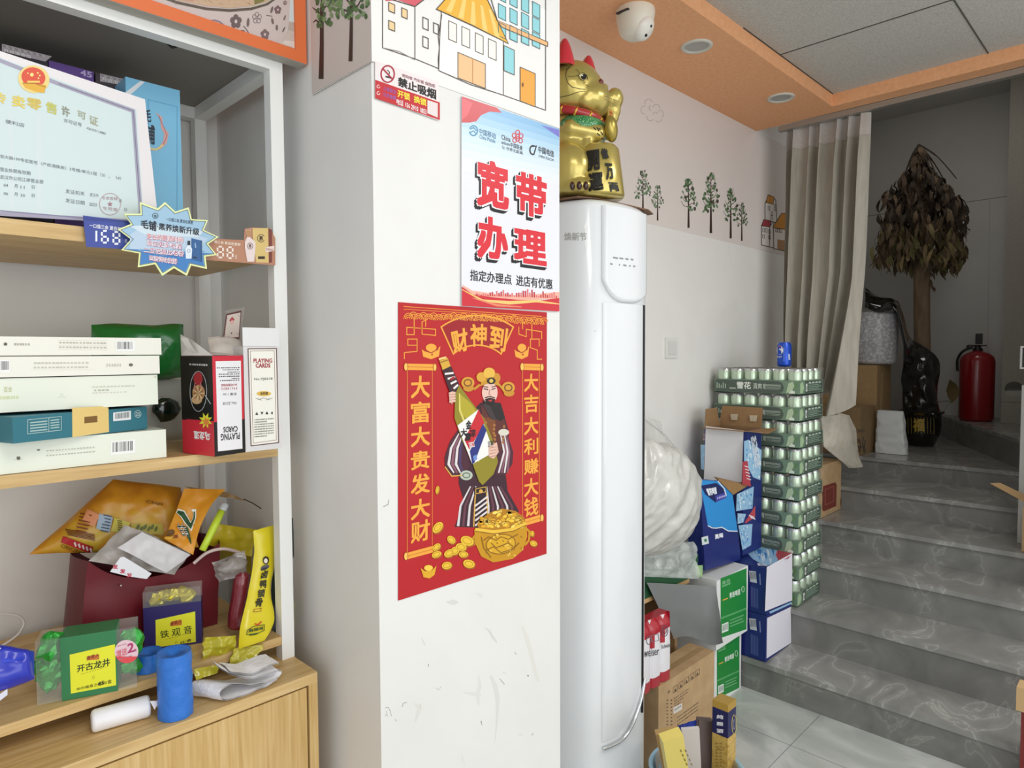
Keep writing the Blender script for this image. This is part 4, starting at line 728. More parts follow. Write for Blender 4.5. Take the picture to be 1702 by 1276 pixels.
for x, y in ((655, 655), (705, 685), (750, 712)): A.text('发', x-20, y-15, x+18, y+15, '#c23a55', 2, .03)
o = b.build('card'); tag(o, 'white card with red printing tucked into the red gift bag', 'card')
# orange snack bag
b = MB(); OG = ramp_mat('orange_foil', [(.3, '#b0701c'), (.5, '#c98c22'), (.7, '#cfb040')], (1, 1, 1), .32, 14, 5, bump=.3)
TLo, TRo, BRo, BLo = at(188, 797, y=1.5), at(350, 830, y=1.46), at(330, 915, y=1.44), at(48, 922, y=1.5)
C_ = [at(188, 796, y=1.5), at(300, 810, y=1.48), at(330, 908, y=1.43), at(48, 922, y=1.5)]
S = bag(b, C_[0], C_[1], C_[2], C_[3], .06, OG, .008, 18, 40, 30, 21, p=4, edge=.006)
A = Art(b, (0, 0, 0), (0, 1, 0), (30, 780, 4.0524), None, .0006)
def inv(x, y):
    # photo point to bag u,v (bilinear inverse by iteration in image space)
    px, py = 30+x/4.0524, 780+y/4.0524; q = [(188, 796), (300, 810), (330, 908), (48, 922)]; u, v = .5, .5
    for _ in range(12):
        X = (1-v)*((1-u)*q[0][0]+u*q[1][0])+v*((1-u)*q[3][0]+u*q[2][0]); Y = (1-v)*((1-u)*q[0][1]+u*q[1][1])+v*((1-u)*q[3][1]+u*q[2][1])
        xu = (1-v)*(q[1][0]-q[0][0])+v*(q[2][0]-q[3][0]); yu = (1-v)*(q[1][1]-q[0][1])+v*(q[2][1]-q[3][1]); xv = (1-u)*(q[3][0]-q[0][0])+u*(q[2][0]-q[1][0]); yv = (1-u)*(q[3][1]-q[0][1])+u*(q[2][1]-q[1][1])
        D = xu*yv-xv*yu; dx, dy = px-X, py-Y; u += (dx*yv-dy*xv)/D; v += (dy*xu-dx*yu)/D
    return min(1, max(0, u)), min(1, max(0, v))
A.S = lambda x, y, l: S(*inv(x, y), l+.003)
def strip(P0, P1, w, c, l=1, n=10):
    for i in range(n): A.line([(P0[0]+(P1[0]-P0[0])*i/n, P0[1]+(P1[1]-P0[1])*i/n), (P0[0]+(P1[0]-P0[0])*(i+1)/n, P0[1]+(P1[1]-P0[1])*(i+1)/n)], w, c, l)
strip((425, 310), (500, 350), 90, '#d98f62', 1, 6); strip((505, 350), (590, 375), 100, '#9fb4c9', 1, 6); strip((600, 370), (700, 400), 90, '#c9c04a', 1, 6); strip((720, 400), (940, 400), 70, '#b9ab3a', 1, 8)
for j in range(6): strip((400+j*-8, 300+j*22), (470-j*8, 315+j*22), 9, '#7a3d1e', 2, 4); strip((545-j*5, 310+j*20), (595-j*5, 320+j*20), 9, '#46586c', 2, 3); strip((630, 345+j*14), (660, 350+j*14), 8, '#7a6a22', 2, 2)
strip((275, 470), (460, 540), 45, '#b3242c', 1, 8)
for j in range(5): strip((310+j*-3, 440+j*-9), (480, 475+j*-9), 5, '#6a2f1a', 2, 5)
for k in range(5): strip((350+k*25, 488+k*9), (360+k*25, 515+k*9), 12, '#e6cfc9', 2, 2)
A.text('ORIGINAL', 0, 0, 0, 0, '#7a4a14', 2, .01, quad=[(270, 500), (430, 560), (425, 585), (268, 525)]); A.text('Chips', 0, 0, 0, 0, '#6b4212', 2, .01, quad=[(830, 205), (945, 218), (942, 248), (828, 232)])
for k in range(6): A.ell(765+k*25, 385+(k % 2)*12, 10, 20, '#5f6a2a', 2, 30, 8)
t = thing('snack_bag', C_[3], 'large orange snack bag drooping over the red gift bag', 'snack bag'); pt(t, b, 'bag_body')
b = MB(); OG2 = ramp_mat('orange_foil_flap', [(.3, '#cf8420'), (.6, '#e09a2c')], (1, 1, 1), .35, 10, 4)
FQ = [[(304, 814), (330, 808), (372, 815), (372, 815)], [(296, 838), (318, 845), (345, 850), (345, 850)]]
def ff(u, v):
    L_ = cr([(306, 812, 0), (296, 840, 0), (280, 880, 0), (272, 895, 0)], 8); R_ = cr([(375, 813, 0), (352, 838, 0), (332, 878, 0), (321, 922, 0)], 8)
    k = v*24; i = min(int(k), 23); l_ = L_[i].lerp(L_[i+1], k-i); r_ = R_[i].lerp(R_[i+1], k-i); q = l_.lerp(r_, u); return at(q.x, q.y, y=1.41-.03*v+.012*math.sin(u*3+v)-.004*noise.noise(V((u*4, v*6, 0))))
b.grid(ff, 16, 26, OG2); b.grid(lambda u, v: ff(1-u, v)+V((0, .0015, 0)), 16, 26, OG2)
A2 = Art(b, (0, 0, 0), (0, 1, 0), (30, 780, 4.0524), None, .0006)
def finv(x, y):
    py = 780+y/4.0524; px = 30+x/4.0524; v = (py-812)/105; 
    for _ in range(6): 
        v = max(0, min(1, v)); l_ = 306-34*v; r_ = 375-54*v; u = (px-l_)/(r_-l_); v = (py-812-(0+0*u))/(83+27*max(0, min(1, u)))
    return max(0, min(1, u)), max(0, min(1, v))
A2.S = lambda x, y, l: ff(*finv(x, y))+V((0, -1.2*l-.0012, 0))
A2.line([(1025, 320), (990, 360), (985, 410), (1040, 430), (1090, 425)], 26, '#8a4a1c', 1); A2.ell(1020, 430, 55, 25, '#e0b040', 1); A2.ell(1030, 385, 40, 30, '#6b4a20', 1)
A2.line([(1065, 265), (1110, 290), (1150, 340), (1185, 390), (1205, 340), (1200, 295), (1175, 285)], [20, 34, 34, 30, 24, 20, 8], '#f0efe2', 2); A2.line([(1068, 270), (1110, 292), (1150, 340), (1182, 385), (1202, 340), (1197, 300)], [12, 24, 24, 20, 14, 10], '#1f4a26', 3); A2.line([(1150, 380), (1165, 440), (1178, 495)], [20, 22, 6], '#2b5230', 3)
A2.text('古古', 0, 0, 0, 0, '#f2efe6', 5, .06, quad=[(1070, 325), (1130, 345), (1175, 450), (1120, 430)]); A2.text('古古', 0, 0, 0, 0, '#1f3a20', 6, .01, quad=[(1070, 325), (1130, 345), (1175, 450), (1120, 430)])
pt(t, b, 'folded_flap', label='bright orange folded flap with green lettering')
b = MB(); film(b, [(306, 808), (380, 818), (408, 832), (345, 822)], 1.43, K('#8a6a3c', .4), .004, 3); pt(t, b, 'torn_edge')
b = MB(); b.tube([at(405, 829, y=1.42), at(420, 836, y=1.42), at(434, 845, y=1.42)], .0012, K('#3a2c18', .5), 6); pt(t, b, 'torn_strand')
# glow stick
t = thing('light_stick', at(332, 918, y=1.36), 'neon green light stick with grey cap leaning out of the red bag', 'light stick')
e0, e1 = at(336, 915, y=1.36), at(374, 838, y=1.38); ax = (e1-e0).normalized(); Lh = (e1-e0).length
b = MB(); b.lathe([(.0001, 0), (.0068, .001), (.007, Lh*.3), (.0075, Lh*.5), (.007, Lh*.86), (.0001, Lh*.86)], e0, K('#c3dc3c', .25), 20, A=ax); pt(t, b, 'tube')
b = MB(); b.lathe([(.0078, Lh*.86), (.0082, Lh*.9), (.008, Lh*.99), (.006, Lh*1.02), (.0001, Lh*1.03)], e0, K('#b9bdc0', .3), 20, A=ax); pt(t, b, 'cap')
# sausage in wrapper with clear knot
t = thing('wrapped_sausage', at(398, 1060, y=1.33), 'dark red wrapped sausage beside the yellow packet on the lowest board', 'sausage')
b = MB(); pa = [at(404, 950, y=1.33), at(402, 965, y=1.33), at(399, 990, y=1.33), at(394, 1020, y=1.33), at(393, 1036, y=1.33), at(392, 1045, y=1.33)]
b.tube(cr(pa, 5), [.009]*2+[.015]*3+[.0165]*18+[.014]*2+[.006], K('#7d2530', .3, coat=.6, bump=.5, scale=60), 16); pt(t, b, 'sausage')
b = MB(); film(b, [(352, 935), (408, 915), (412, 955), (366, 968)], 1.325, K('#a39a96', .15, alpha=.6, coat=.5), .016, 6, 30); lump(b, at(385, 940, y=1.32), (.022, .012, .014), K('#a8a19c', .15, alpha=.6, coat=.5), 60, .5, 4); pt(t, b, 'clear_wrapper', label='crumpled clear wrapper end')
# yellow packets
b = MB(); YL = K('#e0cf1c', .35, coat=.3, bump=.15, scale=25); yq = 1.3
S = bag(b, at(421, 882, y=yq), at(457, 872, y=yq), at(462, 1010, y=yq), at(410, 1005, y=yq-.01), .012, YL, .0035, 22, 14, 30, 31, p=4)
Lp = cr([(421, 882, 0), (422, 925, 0), (412, 985, 0), (400, 1040, 0), (396, 1078, 0)], 8); Rp = cr([(457, 872, 0), (458, 925, 0), (450, 980, 0), (456, 1030, 0), (440, 1065, 0)], 8)
b = MB()
def pf(u, v, o_=0):
    k = v*32; i = min(int(k), 31); q = Lp[i].lerp(Lp[i+1], k-i).lerp(Rp[i].lerp(Rp[i+1], k-i), u); p = at(q.x, q.y, y=1.31-.075*v**2); k2 = max(0, (1-(2*u-1)**4))*max(0, 1-(2*v-1)**8); return p+V((0, (-.007 if o_ == 0 else .007)*k2-.002*noise.noise(p*40), 0))
b.grid(lambda u, v: pf(u, v), 16, 36, YL); b.grid(lambda u, v: pf(1-u, v, 1), 16, 36, YL)
A = Art(b, (0, 0, 0), (0, 1, 0), (330, 840, 3.7526), None, .0005)
def pinv(x, y):
    px, py = 330+x/3.7526, 840+y/3.7526; v = .5
    for _ in range(8):
        k = max(0, min(1, v))*32; i = min(int(k), 31); l_ = Lp[i].lerp(Lp[i+1], k-i); r_ = Rp[i].lerp(Rp[i+1], k-i); u = (px-l_.x)/(r_.x-l_.x); ty = l_.y+(r_.y-l_.y)*u; v += (py-ty)/193
    return max(0, min(1, u)), max(0, min(1, v))
A.S = lambda x, y, l: pf(*pinv(x, y))+V((0, -1.2*l-.0008, 0))
for ch, cx, cy, w, h in (('卤', 400, 425, 40, 52), ('鸭', 392, 485, 42, 52), ('锁', 380, 543, 46, 52), ('骨', 366, 600, 46, 52)): A.text(ch, 0, 0, 0, 0, '#2d2a10', 2, .03, quad=[(cx-w/2+4, cy-h/2), (cx+w/2+4, cy-h/2-5), (cx+w/2-4, cy+h/2-5), (cx-w/2-4, cy+h/2)])
A.ell(408, 335, 20, 25, '#2d2a1c', 2); A.ell(406, 338, 12, 15, '#efe6d8', 3); A.ell(402, 378, 28, 14, '#5c5a66', 2, -20); A.ell(395, 388, 22, 7, '#2b2b33', 3, -20)
A.line([(335, 640), (380, 632), (376, 652), (332, 656)], 3, '#9d3a14', 2, True); A.line([(338, 728), (360, 735), (382, 715)], 8, '#d0412a', 2); A.line([(295, 770), (330, 745), (398, 735), (398, 770), (365, 785), (290, 798)], 4, '#4a5a1c', 2, True); A.text('麻辣味', 0, 0, 0, 0, '#3a4a1c', 3, .02, quad=[(300, 762), (392, 742), (392, 765), (300, 785)]); A.line([(305, 800), (340, 795), (360, 788)], 7, '#3f5a22', 2)
o = b.build('snack_packet'); tag(o, 'long bright yellow duck snack packet leaning against the shelf post', 'snack packet')
b = MB(); film(b, [(362, 870), (428, 880), (418, 925), (345, 905)], 1.44, K('#c9b41e', .35), .008, 8); o = b.build('snack_packet'); tag(o, 'crumpled yellow packet lying behind the light stick', 'snack packet'); b = MB(); film(b, [(340, 900), (420, 915), (425, 960), (345, 940)], 1.545, K('#b39d22', .35), .006, 9); o = b.build('snack_packet'); tag(o, 'olive yellow wrapper behind the clear wrapped end of the sausage', 'snack packet')
b = MB(); film(b, [(452, 905, 1.4), (478, 900, 1.4), (478, 1050, 1.36), (452, 1060, 1.36)], 1.38, K('#23332b', .4), .006, 12); o = b.build('snack_packet'); tag(o, 'dark green packet squeezed behind the long yellow packet', 'snack packet')
b = MB(); film(b, [(340, 1060), (392, 1056), (386, 1095), (336, 1105)], 1.262, K('#c9be2e', .18, coat=.6, alpha=.85), .014, 14, 40); film(b, [(388, 1078, 1.25), (440, 1070, 1.25), (420, 1100, 1.24), (378, 1112, 1.24)], 1.25, K('#d9cf48', .18, coat=.6, alpha=.85), .012, 15, 40); film(b, [(324, 1112, 1.23), (364, 1104, 1.23), (362, 1118, 1.22), (326, 1130, 1.22)], 1.23, K('#c9be2e', .18, coat=.6, alpha=.85), .006, 16, 40); o = b.build('cellophane_wrapper'); tag(o, 'crumpled transparent yellow cellophane on the board edge above the folded cloth', 'wrapper')
b = MB(); xq = .645; film(b, [(481, 862), (501, 857), (488, 925), (481, 930)], 1.33, K('#1d1f1e', .4), .002, 17); A = Art(b, (0, 1.328, 0), NY, vp=None); A.text('R', 481, 896, 485, 906, '#d6d8d6', 3, .02); film(b, [(483, 925), (492, 905), (488, 980), (484, 985)], 1.335, K('#8a8784', .3, alpha=.7), .003, 18); o = b.build('black_pouch'); tag(o, 'black glossy pouch jutting out between the shelf post and the column', 'pouch')
b = MB(); film(b, [(484, 998), (505, 992), (506, 1040), (484, 1042)], 1.335, K('#b3b23a', .2, alpha=.85, coat=.5), .006, 19, 50); o = b.build('yellow_pouch'); tag(o, 'yellow-green plastic bag jutting out between the shelf post and the column', 'pouch')
# ================================================================== POSTERS ON THE COLUMN
def poster(name, TL, TR, BR, BL, y, m, label, cat='poster', th=.0006):
    b = MB(); b.prism([at(*p, y=y) for p in (TL, TR, BR, BL)], (0, th, 0), m); return b
b = poster('', (623.5, 101), (729, 136), (729, 200), (623.5, 162), YC-.0034, K('#e9dfdf', .35), '')
A = Art(b, (0, YC-.0034, 0), NY).zoom(500, 0, 2.4545); A.poly([(303, 325), (567, 418), (567, 490), (303, 400)], '#c2262f', 1)
A.ring(354, 302, 27, 34, 6, '#a8233a', 2); A.line([(334, 280), (374, 324)], 6, '#a8233a', 3); A.line([(345, 312), (368, 318)], 6, '#1f1b1b', 2.5); A.line([(352, 285), (362, 295), (358, 308)], 3, '#1f1b1b', 2.5)
A.text('密码锁 汽车锁 保险柜', 0, 0, 0, 0, '#8f4350', 2, .01, quad=[(413, 300), (548, 345), (548, 360), (413, 313)])
A.text('禁止吸烟', 0, 0, 0, 0, '#191717', 2, .035, quad=[(396, 312), (552, 366), (552, 408), (396, 350)]); A.text('开锁  换锁', 0, 0, 0, 0, '#f2e23e', 2, .03, quad=[(394, 365), (512, 405), (512, 434), (394, 395)])
A.text('电话 156 2910 1803', 0, 0, 0, 0, '#f2ecec', 2, .02, quad=[(390, 402), (512, 443), (512, 470), (390, 425)]); A.text('上海锁业', 0, 0, 0, 0, '#8f63b0', 2, .01, quad=[(335, 350), (388, 368), (388, 385), (335, 367)]); A.text('公安备案', 0, 0, 0, 0, '#8f63b0', 2, .01, quad=[(335, 375), (388, 393), (388, 410), (335, 392)])
for y in (353, 380): A.ring(316, y, 6, 6, 3, '#f0d0d0', 2, 0, 300)
A.poly([(516, 408), (558, 422), (558, 480), (516, 462)], '#e6d9d9', 2)
o = b.build('no_smoking_sign'); tag(o, 'red and white no smoking sticker below the cartoon print on the column', 'sign')
b = poster('', (767, 160), (930, 214.5), (929, 517.5), (767, 508), YC-.0036, K('#e9e9f0', .25), '')
A = Art(b, (0, YC-.0036, 0), NY).zoom(500, 0, 2.4545); A.rough = .3
cols = ['#7fb4dc', '#8fbfe2', '#a3cbe8', '#b5d6ec', '#c3def0', '#cfe3f1', '#d8e7f2', '#e0eaf2', '#e6ebf1', '#e8eaf0']
for i, c in enumerate(cols):
    k0, k1 = i/10, (i+1)/10; yl = lambda k: 393+(700-393)*k; yr = lambda k: 526+(760-526)*k; A.poly([(656, yl(k0)), (1054, yr(k0)), (1054, yr(k1)), (656, yl(k1))], c, 1)
A.poly([(656, 393), (800, 440), (820, 460), (770, 455), (735, 470), (715, 495), (690, 500), (656, 500)], '#c8303c', 2); A.poly([(656, 400), (700, 420), (680, 470), (656, 490)], '#e0505a', 3); A.poly([(980, 510), (1054, 530), (1054, 560)], '#6f6fc8', 2)
A.ring(704, 533, 16, 20, 5, '#2f86ad', 2, 200, 420); A.ring(704, 533, 16, 20, 5, '#2f86ad', 2, 30, 170); A.line([(692, 528), (704, 520), (716, 534)], 4, '#2f86ad', 2); A.line([(692, 540), (704, 534), (714, 546)], 4, '#2f86ad', 2)
A.text('中国移动', 727, 522, 795, 547, '#1f6a8f', 2, .015); A.text('China Mobile', 729, 548, 793, 565, '#2f7a9c', 2)
for dx, dy in ((0, -18), (-14, -4), (14, -2), (0, 12), (-12, 18), (12, 20), (0, 0)): A.ring(884+dx, 556+dy*.9, 8, 9, 4, '#c8283c', 2)
A.text('China', 818, 548, 855, 568, '#26282c', 2, .02); A.text('unicom中国联通', 818, 568, 903, 588, '#26282c', 2, .015); A.text('让·世界无距离', 820, 592, 905, 606, '#4a4a50', 2)
A.ring(946, 612, 12, 18, 6, '#1f1f23', 2, 60, 300); A.line([(936, 598), (960, 596), (950, 630)], 5, '#1f1f23', 2); A.text('中国电信', 968, 594, 1032, 622, '#1f1f23', 2, .02); A.text('CHINA TELECOM', 970, 630, 1031, 640, '#3a3a40', 2)
for ch, x0, y0, x1, y1 in (('宽', 714, 636, 850, 838), ('带', 874, 690, 1004, 872), ('办', 716, 870, 846, 1052), ('理', 866, 922, 1004, 1070)):
    for k in range(7): A.text(ch, x0-9+k*1.3, y0+12-k*1.6, x1-9+k*1.3, y1+14-k*1.6, '#17181c', 2, .05)
    A.text(ch, x0-1, y0, x1+1, y1+2, '#f2f3f6', 4.5, .07); A.text(ch, x0+2, y0+3, x1-2, y1-2, '#dc2f3c', 6, .038)
A.text('指定办理点', 690, 1098, 860, 1144, '#1d1e24', 2, .015); A.text('进店有优惠', 878, 1121, 1026, 1165, '#1d1e24', 2, .015)
A.poly([(656, 1168), (700, 1200), (780, 1212), (880, 1222), (980, 1225), (1054, 1215), (1054, 1270), (656, 1247)], '#cf2f3c', 2)
A.poly([(656, 1160), (700, 1185), (800, 1200), (900, 1205), (1054, 1190), (1054, 1218), (900, 1226), (760, 1218), (690, 1205)], '#efb3a0', 1.5); A.line([(656, 1180), (740, 1225), (850, 1235), (960, 1228), (1054, 1240)], [3, 8, 14, 10, 4], '#f2c878', 3); A.line([(700, 1215), (800, 1245), (900, 1252)], [3, 10, 3], '#e88a6a', 3)
r = random.Random(8)
for x in range(715, 1040, 9):
    h = r.uniform(4, 26)*(1.3 if 800 < x < 860 or 910 < x < 960 else 1); A.rect(x, 1205-h+(x-715)*.03, x+6, 1206+(x-715)*.03, r.choice(['#d0434c', '#c23a44', '#e07a7a']), 2)
o = b.build('broadband_poster'); tag(o, 'pale blue and white poster with big red characters, on the column above the red poster', 'poster')
# red fortune poster
b = poster('', (662, 502), (909, 519), (908.5, 920), (662, 998), YC-.0016, K('#b8141e', .38), '')
A = Art(b, (0, YC-.0016, 0), NY).zoom(640, 490, 2.4533); A.rough = .35; GO = '#eda23a'
A.line([(75, 47), (345, 66), (640, 88)], 2.5, GO); A.line([(75, 58), (345, 74), (640, 96)], 2, GO)
for i in range(14):
    x = 95+i*41; y = 98+i*1.8
    if 235 < x < 510: y -= 4
    for q in (18, 12, 6): A.ring(x, y, q*1.05, q*1.3, 3.2, GO, 2, 180, 360, 10)
    for q in (16, 9): A.ring(x+20, y-9, q, q*1.2, 3, GO, 2, 190, 350, 8)
for P in ([(78, 262), (78, 235), (130, 230), (130, 180), (92, 180), (92, 205), (128, 205)], [(118, 95), (118, 162), (88, 162), (88, 132), (205, 140), (205, 165), (150, 160), (150, 110), (170, 100)], [(165, 130), (165, 95)], [(640, 262), (620, 262), (620, 225), (592, 215), (592, 180), (628, 180), (628, 210)], [(545, 130), (545, 160), (575, 170), (575, 140), (638, 150), (638, 180)], [(560, 110), (560, 140)], [(598, 120), (598, 180)]): A.line(P, 3.5, GO, 2)
fan = [(345+ (148-dx)*0, 0) for dx in ()]
def arcp(cx, cy, R1, a0, a1, n=14): return [(cx+R1*math.sin(math.radians(a0+(a1-a0)*i/n)), cy-R1*1.08*math.cos(math.radians(a0+(a1-a0)*i/n))) for i in range(n+1)]
fan = arcp(375, 375, 270, -33, 33)+arcp(375, 375, 158, 38, -38); A.poly(fan, '#9d1420', 2); A.line(fan, 6, '#eea43c', 3, True)
for ch, q in (('财', [(262, 148), (332, 132), (340, 226), (280, 240)]), ('神', [(345, 118), (415, 118), (412, 208), (348, 212)]), ('到', [(428, 120), (502, 138), (488, 234), (424, 218)])): A.text(ch, 0, 0, 0, 0, '#f2a93f', 4, .028, quad=q)
for cx, s_ in ((187, 1), (557, .8)):
    A.poly([(cx-38*s_, 222), (cx-20*s_, 232), (cx+20*s_, 228), (cx+38*s_, 208), (cx+32*s_, 250), (cx, 262), (cx-32*s_, 252)], '#f0a63c', 2); A.ell(cx, 215, 22*s_, 16, '#f0a63c', 3); A.line([(cx-30*s_, 226), (cx, 236), (cx+30*s_, 220)], 3, '#9d1420', 4); A.ell(cx+4, 243, 3, 4, '#9d1420', 4)
for x0, x1, yt, yb, xa, xb in ((74, 208, 283, 1065, 90, 192), (548, 645, 283, 930, 560, 628)):
    A.line([(xa, yt+15), (xa, yb)], 2, GO, 2); A.line([(xb, yt+15), (xb, yb-20)], 2, GO, 2)
    for y, dy in ((yt+10, 2), (yb, -30 if x0 < 100 else -22)):
        A.line([(x0+12, y), (x1-10, y+dy)], 26, '#f0a63c', 3); A.ell(x0+10, y, 8, 16, '#f6c25c', 4); A.ell(x1-6, y+dy, 7, 15, '#f6c25c', 4); A.line([(x0+12, y), (x1-10, y+dy)], 2, '#c9701c', 4); A.ring(x0+10, y, 8, 16, 2, '#9d4a14', 5); A.ring(x1-6, y+dy, 7, 15, 2, '#9d4a14', 5)
for chs, x0, x1, ys in (('大富大贵发大财', 104, 182, [(330, 422), (437, 525), (540, 622), (640, 716), (735, 818), (838, 920), (928, 1015)]), ('大吉大利赚大钱', 566, 624, [(322, 395), (408, 482), (500, 572), (588, 655), (672, 735), (752, 825), (832, 908)])):
    for ch, (y0, y1) in zip(chs, ys): A.text(ch, x0, y0, x1, y1, '#f2a93f', 3, .022)
# figure in robes holding a bottle
DR = '#3b1a28'
A.poly([(388, 440), (330, 500), (292, 560), (300, 700), (300, 770), (318, 830), (300, 900), (283, 945), (420, 950), (520, 935), (545, 880), (500, 800), (490, 720), (505, 560), (480, 470), (440, 430)], DR, 2)
for i in range(12): x = 305+i*19; A.line([(348+i*11, 780), (x+2, 860), (x-8+i*1.5, 942)], [5, 8, 10], ('#d9d2d6', '#6a3a4a')[i % 2], 3)
A.poly([(368, 788), (412, 788), (420, 945), (355, 945)], '#2c1420', 4); A.line([(368, 788), (360, 945)], 5, '#d9a84a', 5); A.line([(412, 788), (420, 940)], 5, '#d9a84a', 5)
for k in range(5): A.line([(366, 860+k*20), (416, 822+k*20)], 7, '#e3d9da', 5)
A.rect(362, 785, 415, 815, '#241016', 5); A.frame(368, 790, 410, 810, 3, '#d9a84a', 6); A.ell(389, 800, 8, 8, '#d9a84a', 6)
A.poly([(300, 545), (262, 600), (242, 660), (243, 705), (270, 738), (315, 735), (345, 700), (340, 600)], '#4a2030', 3)
for k, c in enumerate(('#e0dada', '#8a5a6a', '#e0dada', '#4a3a6a')): A.line([(300+k*8, 565), (268+k*13, 625), (258+k*15, 690), (280+k*13, 725)], [4, 9, 10, 5], c, 4)
A.line([(243, 700), (270, 738), (315, 735)], 5, '#d9a84a', 5)
A.poly([(470, 560), (500, 575), (522, 640), (518, 690), (490, 732), (450, 735), (455, 640)], '#4a2030', 3)
for k, c in enumerate(('#e0dada', '#8a5a6a', '#e0dada', '#8a5a6a')): A.line([(470+k*8, 570), (485+k*7, 640), (462+k*12, 725)], [4, 8, 6], c, 4)
A.poly([(392, 450), (470, 450), (498, 560), (470, 640), (400, 620)], '#5d2a26', 3); A.poly([(400, 500), (450, 500), (445, 590), (410, 590)], '#7a4420', 4)
for k in range(12): A.ell(410+(k*37) % 75, 520+(k*53) % 90, 5, 6, '#a86f34', 5)
A.poly([(395, 430), (415, 432), (430, 438), (470, 440), (488, 500), (470, 515), (440, 495), (420, 470)], '#241c1e', 6); A.poly([(395, 445), (420, 440), (455, 512), (430, 505)], '#3b3236', 6)
A.ell(425, 398, 32, 44, '#e9c2b4', 7); A.poly([(405, 425), (425, 418), (448, 425), (440, 445), (428, 452), (412, 445)], '#1d1718', 8); A.poly([(415, 428), (438, 426), (428, 436)], '#b33b3c', 9); A.line([(400, 382), (418, 386)], 4, '#2a1c1c', 9); A.line([(432, 386), (448, 380)], 4, '#2a1c1c', 9); A.line([(398, 374), (418, 376)], 3.5, '#2a1c1c', 9); A.line([(432, 376), (450, 371)], 3.5, '#2a1c1c', 9); A.line([(425, 385), (421, 405), (429, 407)], 2.5, '#a8705e', 9); A.line([(404, 420), (424, 413), (446, 420)], 4, '#1d1718', 9)
A.poly([(385, 372), (392, 345), (430, 335), (462, 345), (464, 372), (428, 358)], '#c9952c', 9); A.ell(390, 335, 20, 20, '#dba53a', 9); A.ell(422, 318, 24, 22, '#e6b64a', 10); A.ell(452, 338, 16, 20, '#c98f2c', 9); A.ell(430, 350, 18, 14, '#3a2a20', 11); A.ell(430, 350, 8, 8, '#d9c05a', 12)
for cx, cy in ((335, 358), (500, 378)): A.ell(cx, cy, 27, 24, '#d69c34', 9); A.ring(cx, cy, 15, 13, 5, '#7a4a1c', 10); A.ell(cx+3, cy+22, 22, 14, '#c98f2c', 9)
A.line([(360, 385), (385, 365)], 10, '#c98f2c', 8); A.line([(462, 365), (482, 388)], 9, '#c98f2c', 8)
# bottle
BO = '#8f8420'
A.poly([(228, 300), (262, 285), (300, 368), (345, 430), (400, 500), (440, 600), (458, 680), (440, 730), (395, 775), (380, 760), (355, 690), (310, 590), (280, 500), (282, 440), (262, 395)], BO, 10); A.poly([(300, 400), (350, 445), (400, 520), (350, 520), (300, 480)], '#b3a52c', 11); A.line([(300, 400), (302, 470), (330, 540), (380, 680)], [4, 8, 8, 3], '#d9cc6a', 11)
A.poly([(218, 268), (252, 256), (264, 290), (232, 306)], '#d8a83a', 12); A.line([(220, 276), (256, 264)], 4, '#8a6420', 13); A.line([(216, 262), (246, 254)], 8, '#f0d080', 13)
A.poly([(230, 306), (266, 290), (300, 365), (285, 400), (262, 400), (244, 350)], '#3a2028', 12)
for k in range(4): A.line([(240+k*12, 322+k*20), (276+k*6, 318+k*16)], 8, '#e9e4e0', 13)
A.line([(262, 345), (280, 335)], 9, '#a8232c', 14)
A.poly([(292, 532), (378, 466), (440, 640), (352, 690)], '#f0eeea', 12); A.poly([(378, 466), (402, 520), (340, 630), (320, 590)], '#c8242e', 13); A.poly([(396, 524), (410, 552), (362, 682), (352, 690), (342, 636)], '#26307c', 13)
A.text('大', 304, 545, 330, 580, '#17171b', 15, .03); A.text('嘉', 322, 562, 345, 595, '#17171b', 15, .03); A.text('金', 326, 512, 348, 548, '#17171b', 15, .03); A.text('凉', 342, 548, 366, 580, '#17171b', 15, .03); A.poly([(336, 602), (358, 598), (362, 618), (340, 622)], '#e6dcdc', 15); A.text('红瓶', 338, 603, 360, 618, '#c8242e', 16); A.text('吉祥', 415, 595, 438, 620, '#3a3a44', 15); A.poly([(355, 656), (370, 650), (372, 670), (358, 676)], '#6f8fd0', 15)
A.poly([(256, 398), (275, 392), (282, 430), (268, 445), (258, 425)], '#e0b5a4', 13)
for k in range(4): A.line([(258, 402+k*11), (284, 398+k*11)], 8, '#e6bcab', 14); A.line([(258, 407+k*11), (282, 403+k*11)], 1.5, '#a8705e', 15)
A.poly([(430, 610), (452, 600), (460, 640), (440, 668), (420, 660)], '#e0b5a4', 14)
for k in range(4): A.line([(418, 618+k*12), (450, 612+k*12)], 9, '#e6bcab', 15); A.line([(420, 624+k*12), (448, 618+k*12)], 1.5, '#a8705e', 16)
A.ell(482, 560, 22, 14, '#d9d3c4', 6); A.ell(330, 735, 26, 20, '#b9c2b4', 5); A.ring(330, 735, 14, 10, 4, '#5a6a5a', 6)
# gold pot and coins
A.poly([(362, 955), (385, 945), (470, 962), (560, 925), (575, 935), (578, 985), (560, 1040), (520, 1075), (440, 1090), (390, 1065), (365, 1010)], '#c9920f', 6)
A.poly([(372, 935), (400, 905), (430, 885), (475, 870), (530, 880), (565, 905), (572, 930), (520, 950), (440, 962), (385, 955)], '#b97d0c', 7)
r = random.Random(4)
for k in range(60):
    x = r.uniform(385, 560); y = r.uniform(882 if 430 < x < 530 else 905, 945); A.ell(x, y, 12, 7, r.choice(['#f2c93a', '#e0a820', '#f6dc6a']), 8, r.uniform(-50, 50), 8); A.ring(x, y, 12, 7, 1.6, '#8a5a08', 8.5, 180, 360, 7, r.uniform(-40, 40))
A.line([(365, 955), (440, 965), (520, 955), (575, 930)], 13, '#ecc040', 9); A.line([(365, 962), (440, 973), (520, 962), (575, 937)], 3, '#8a5a08', 10)
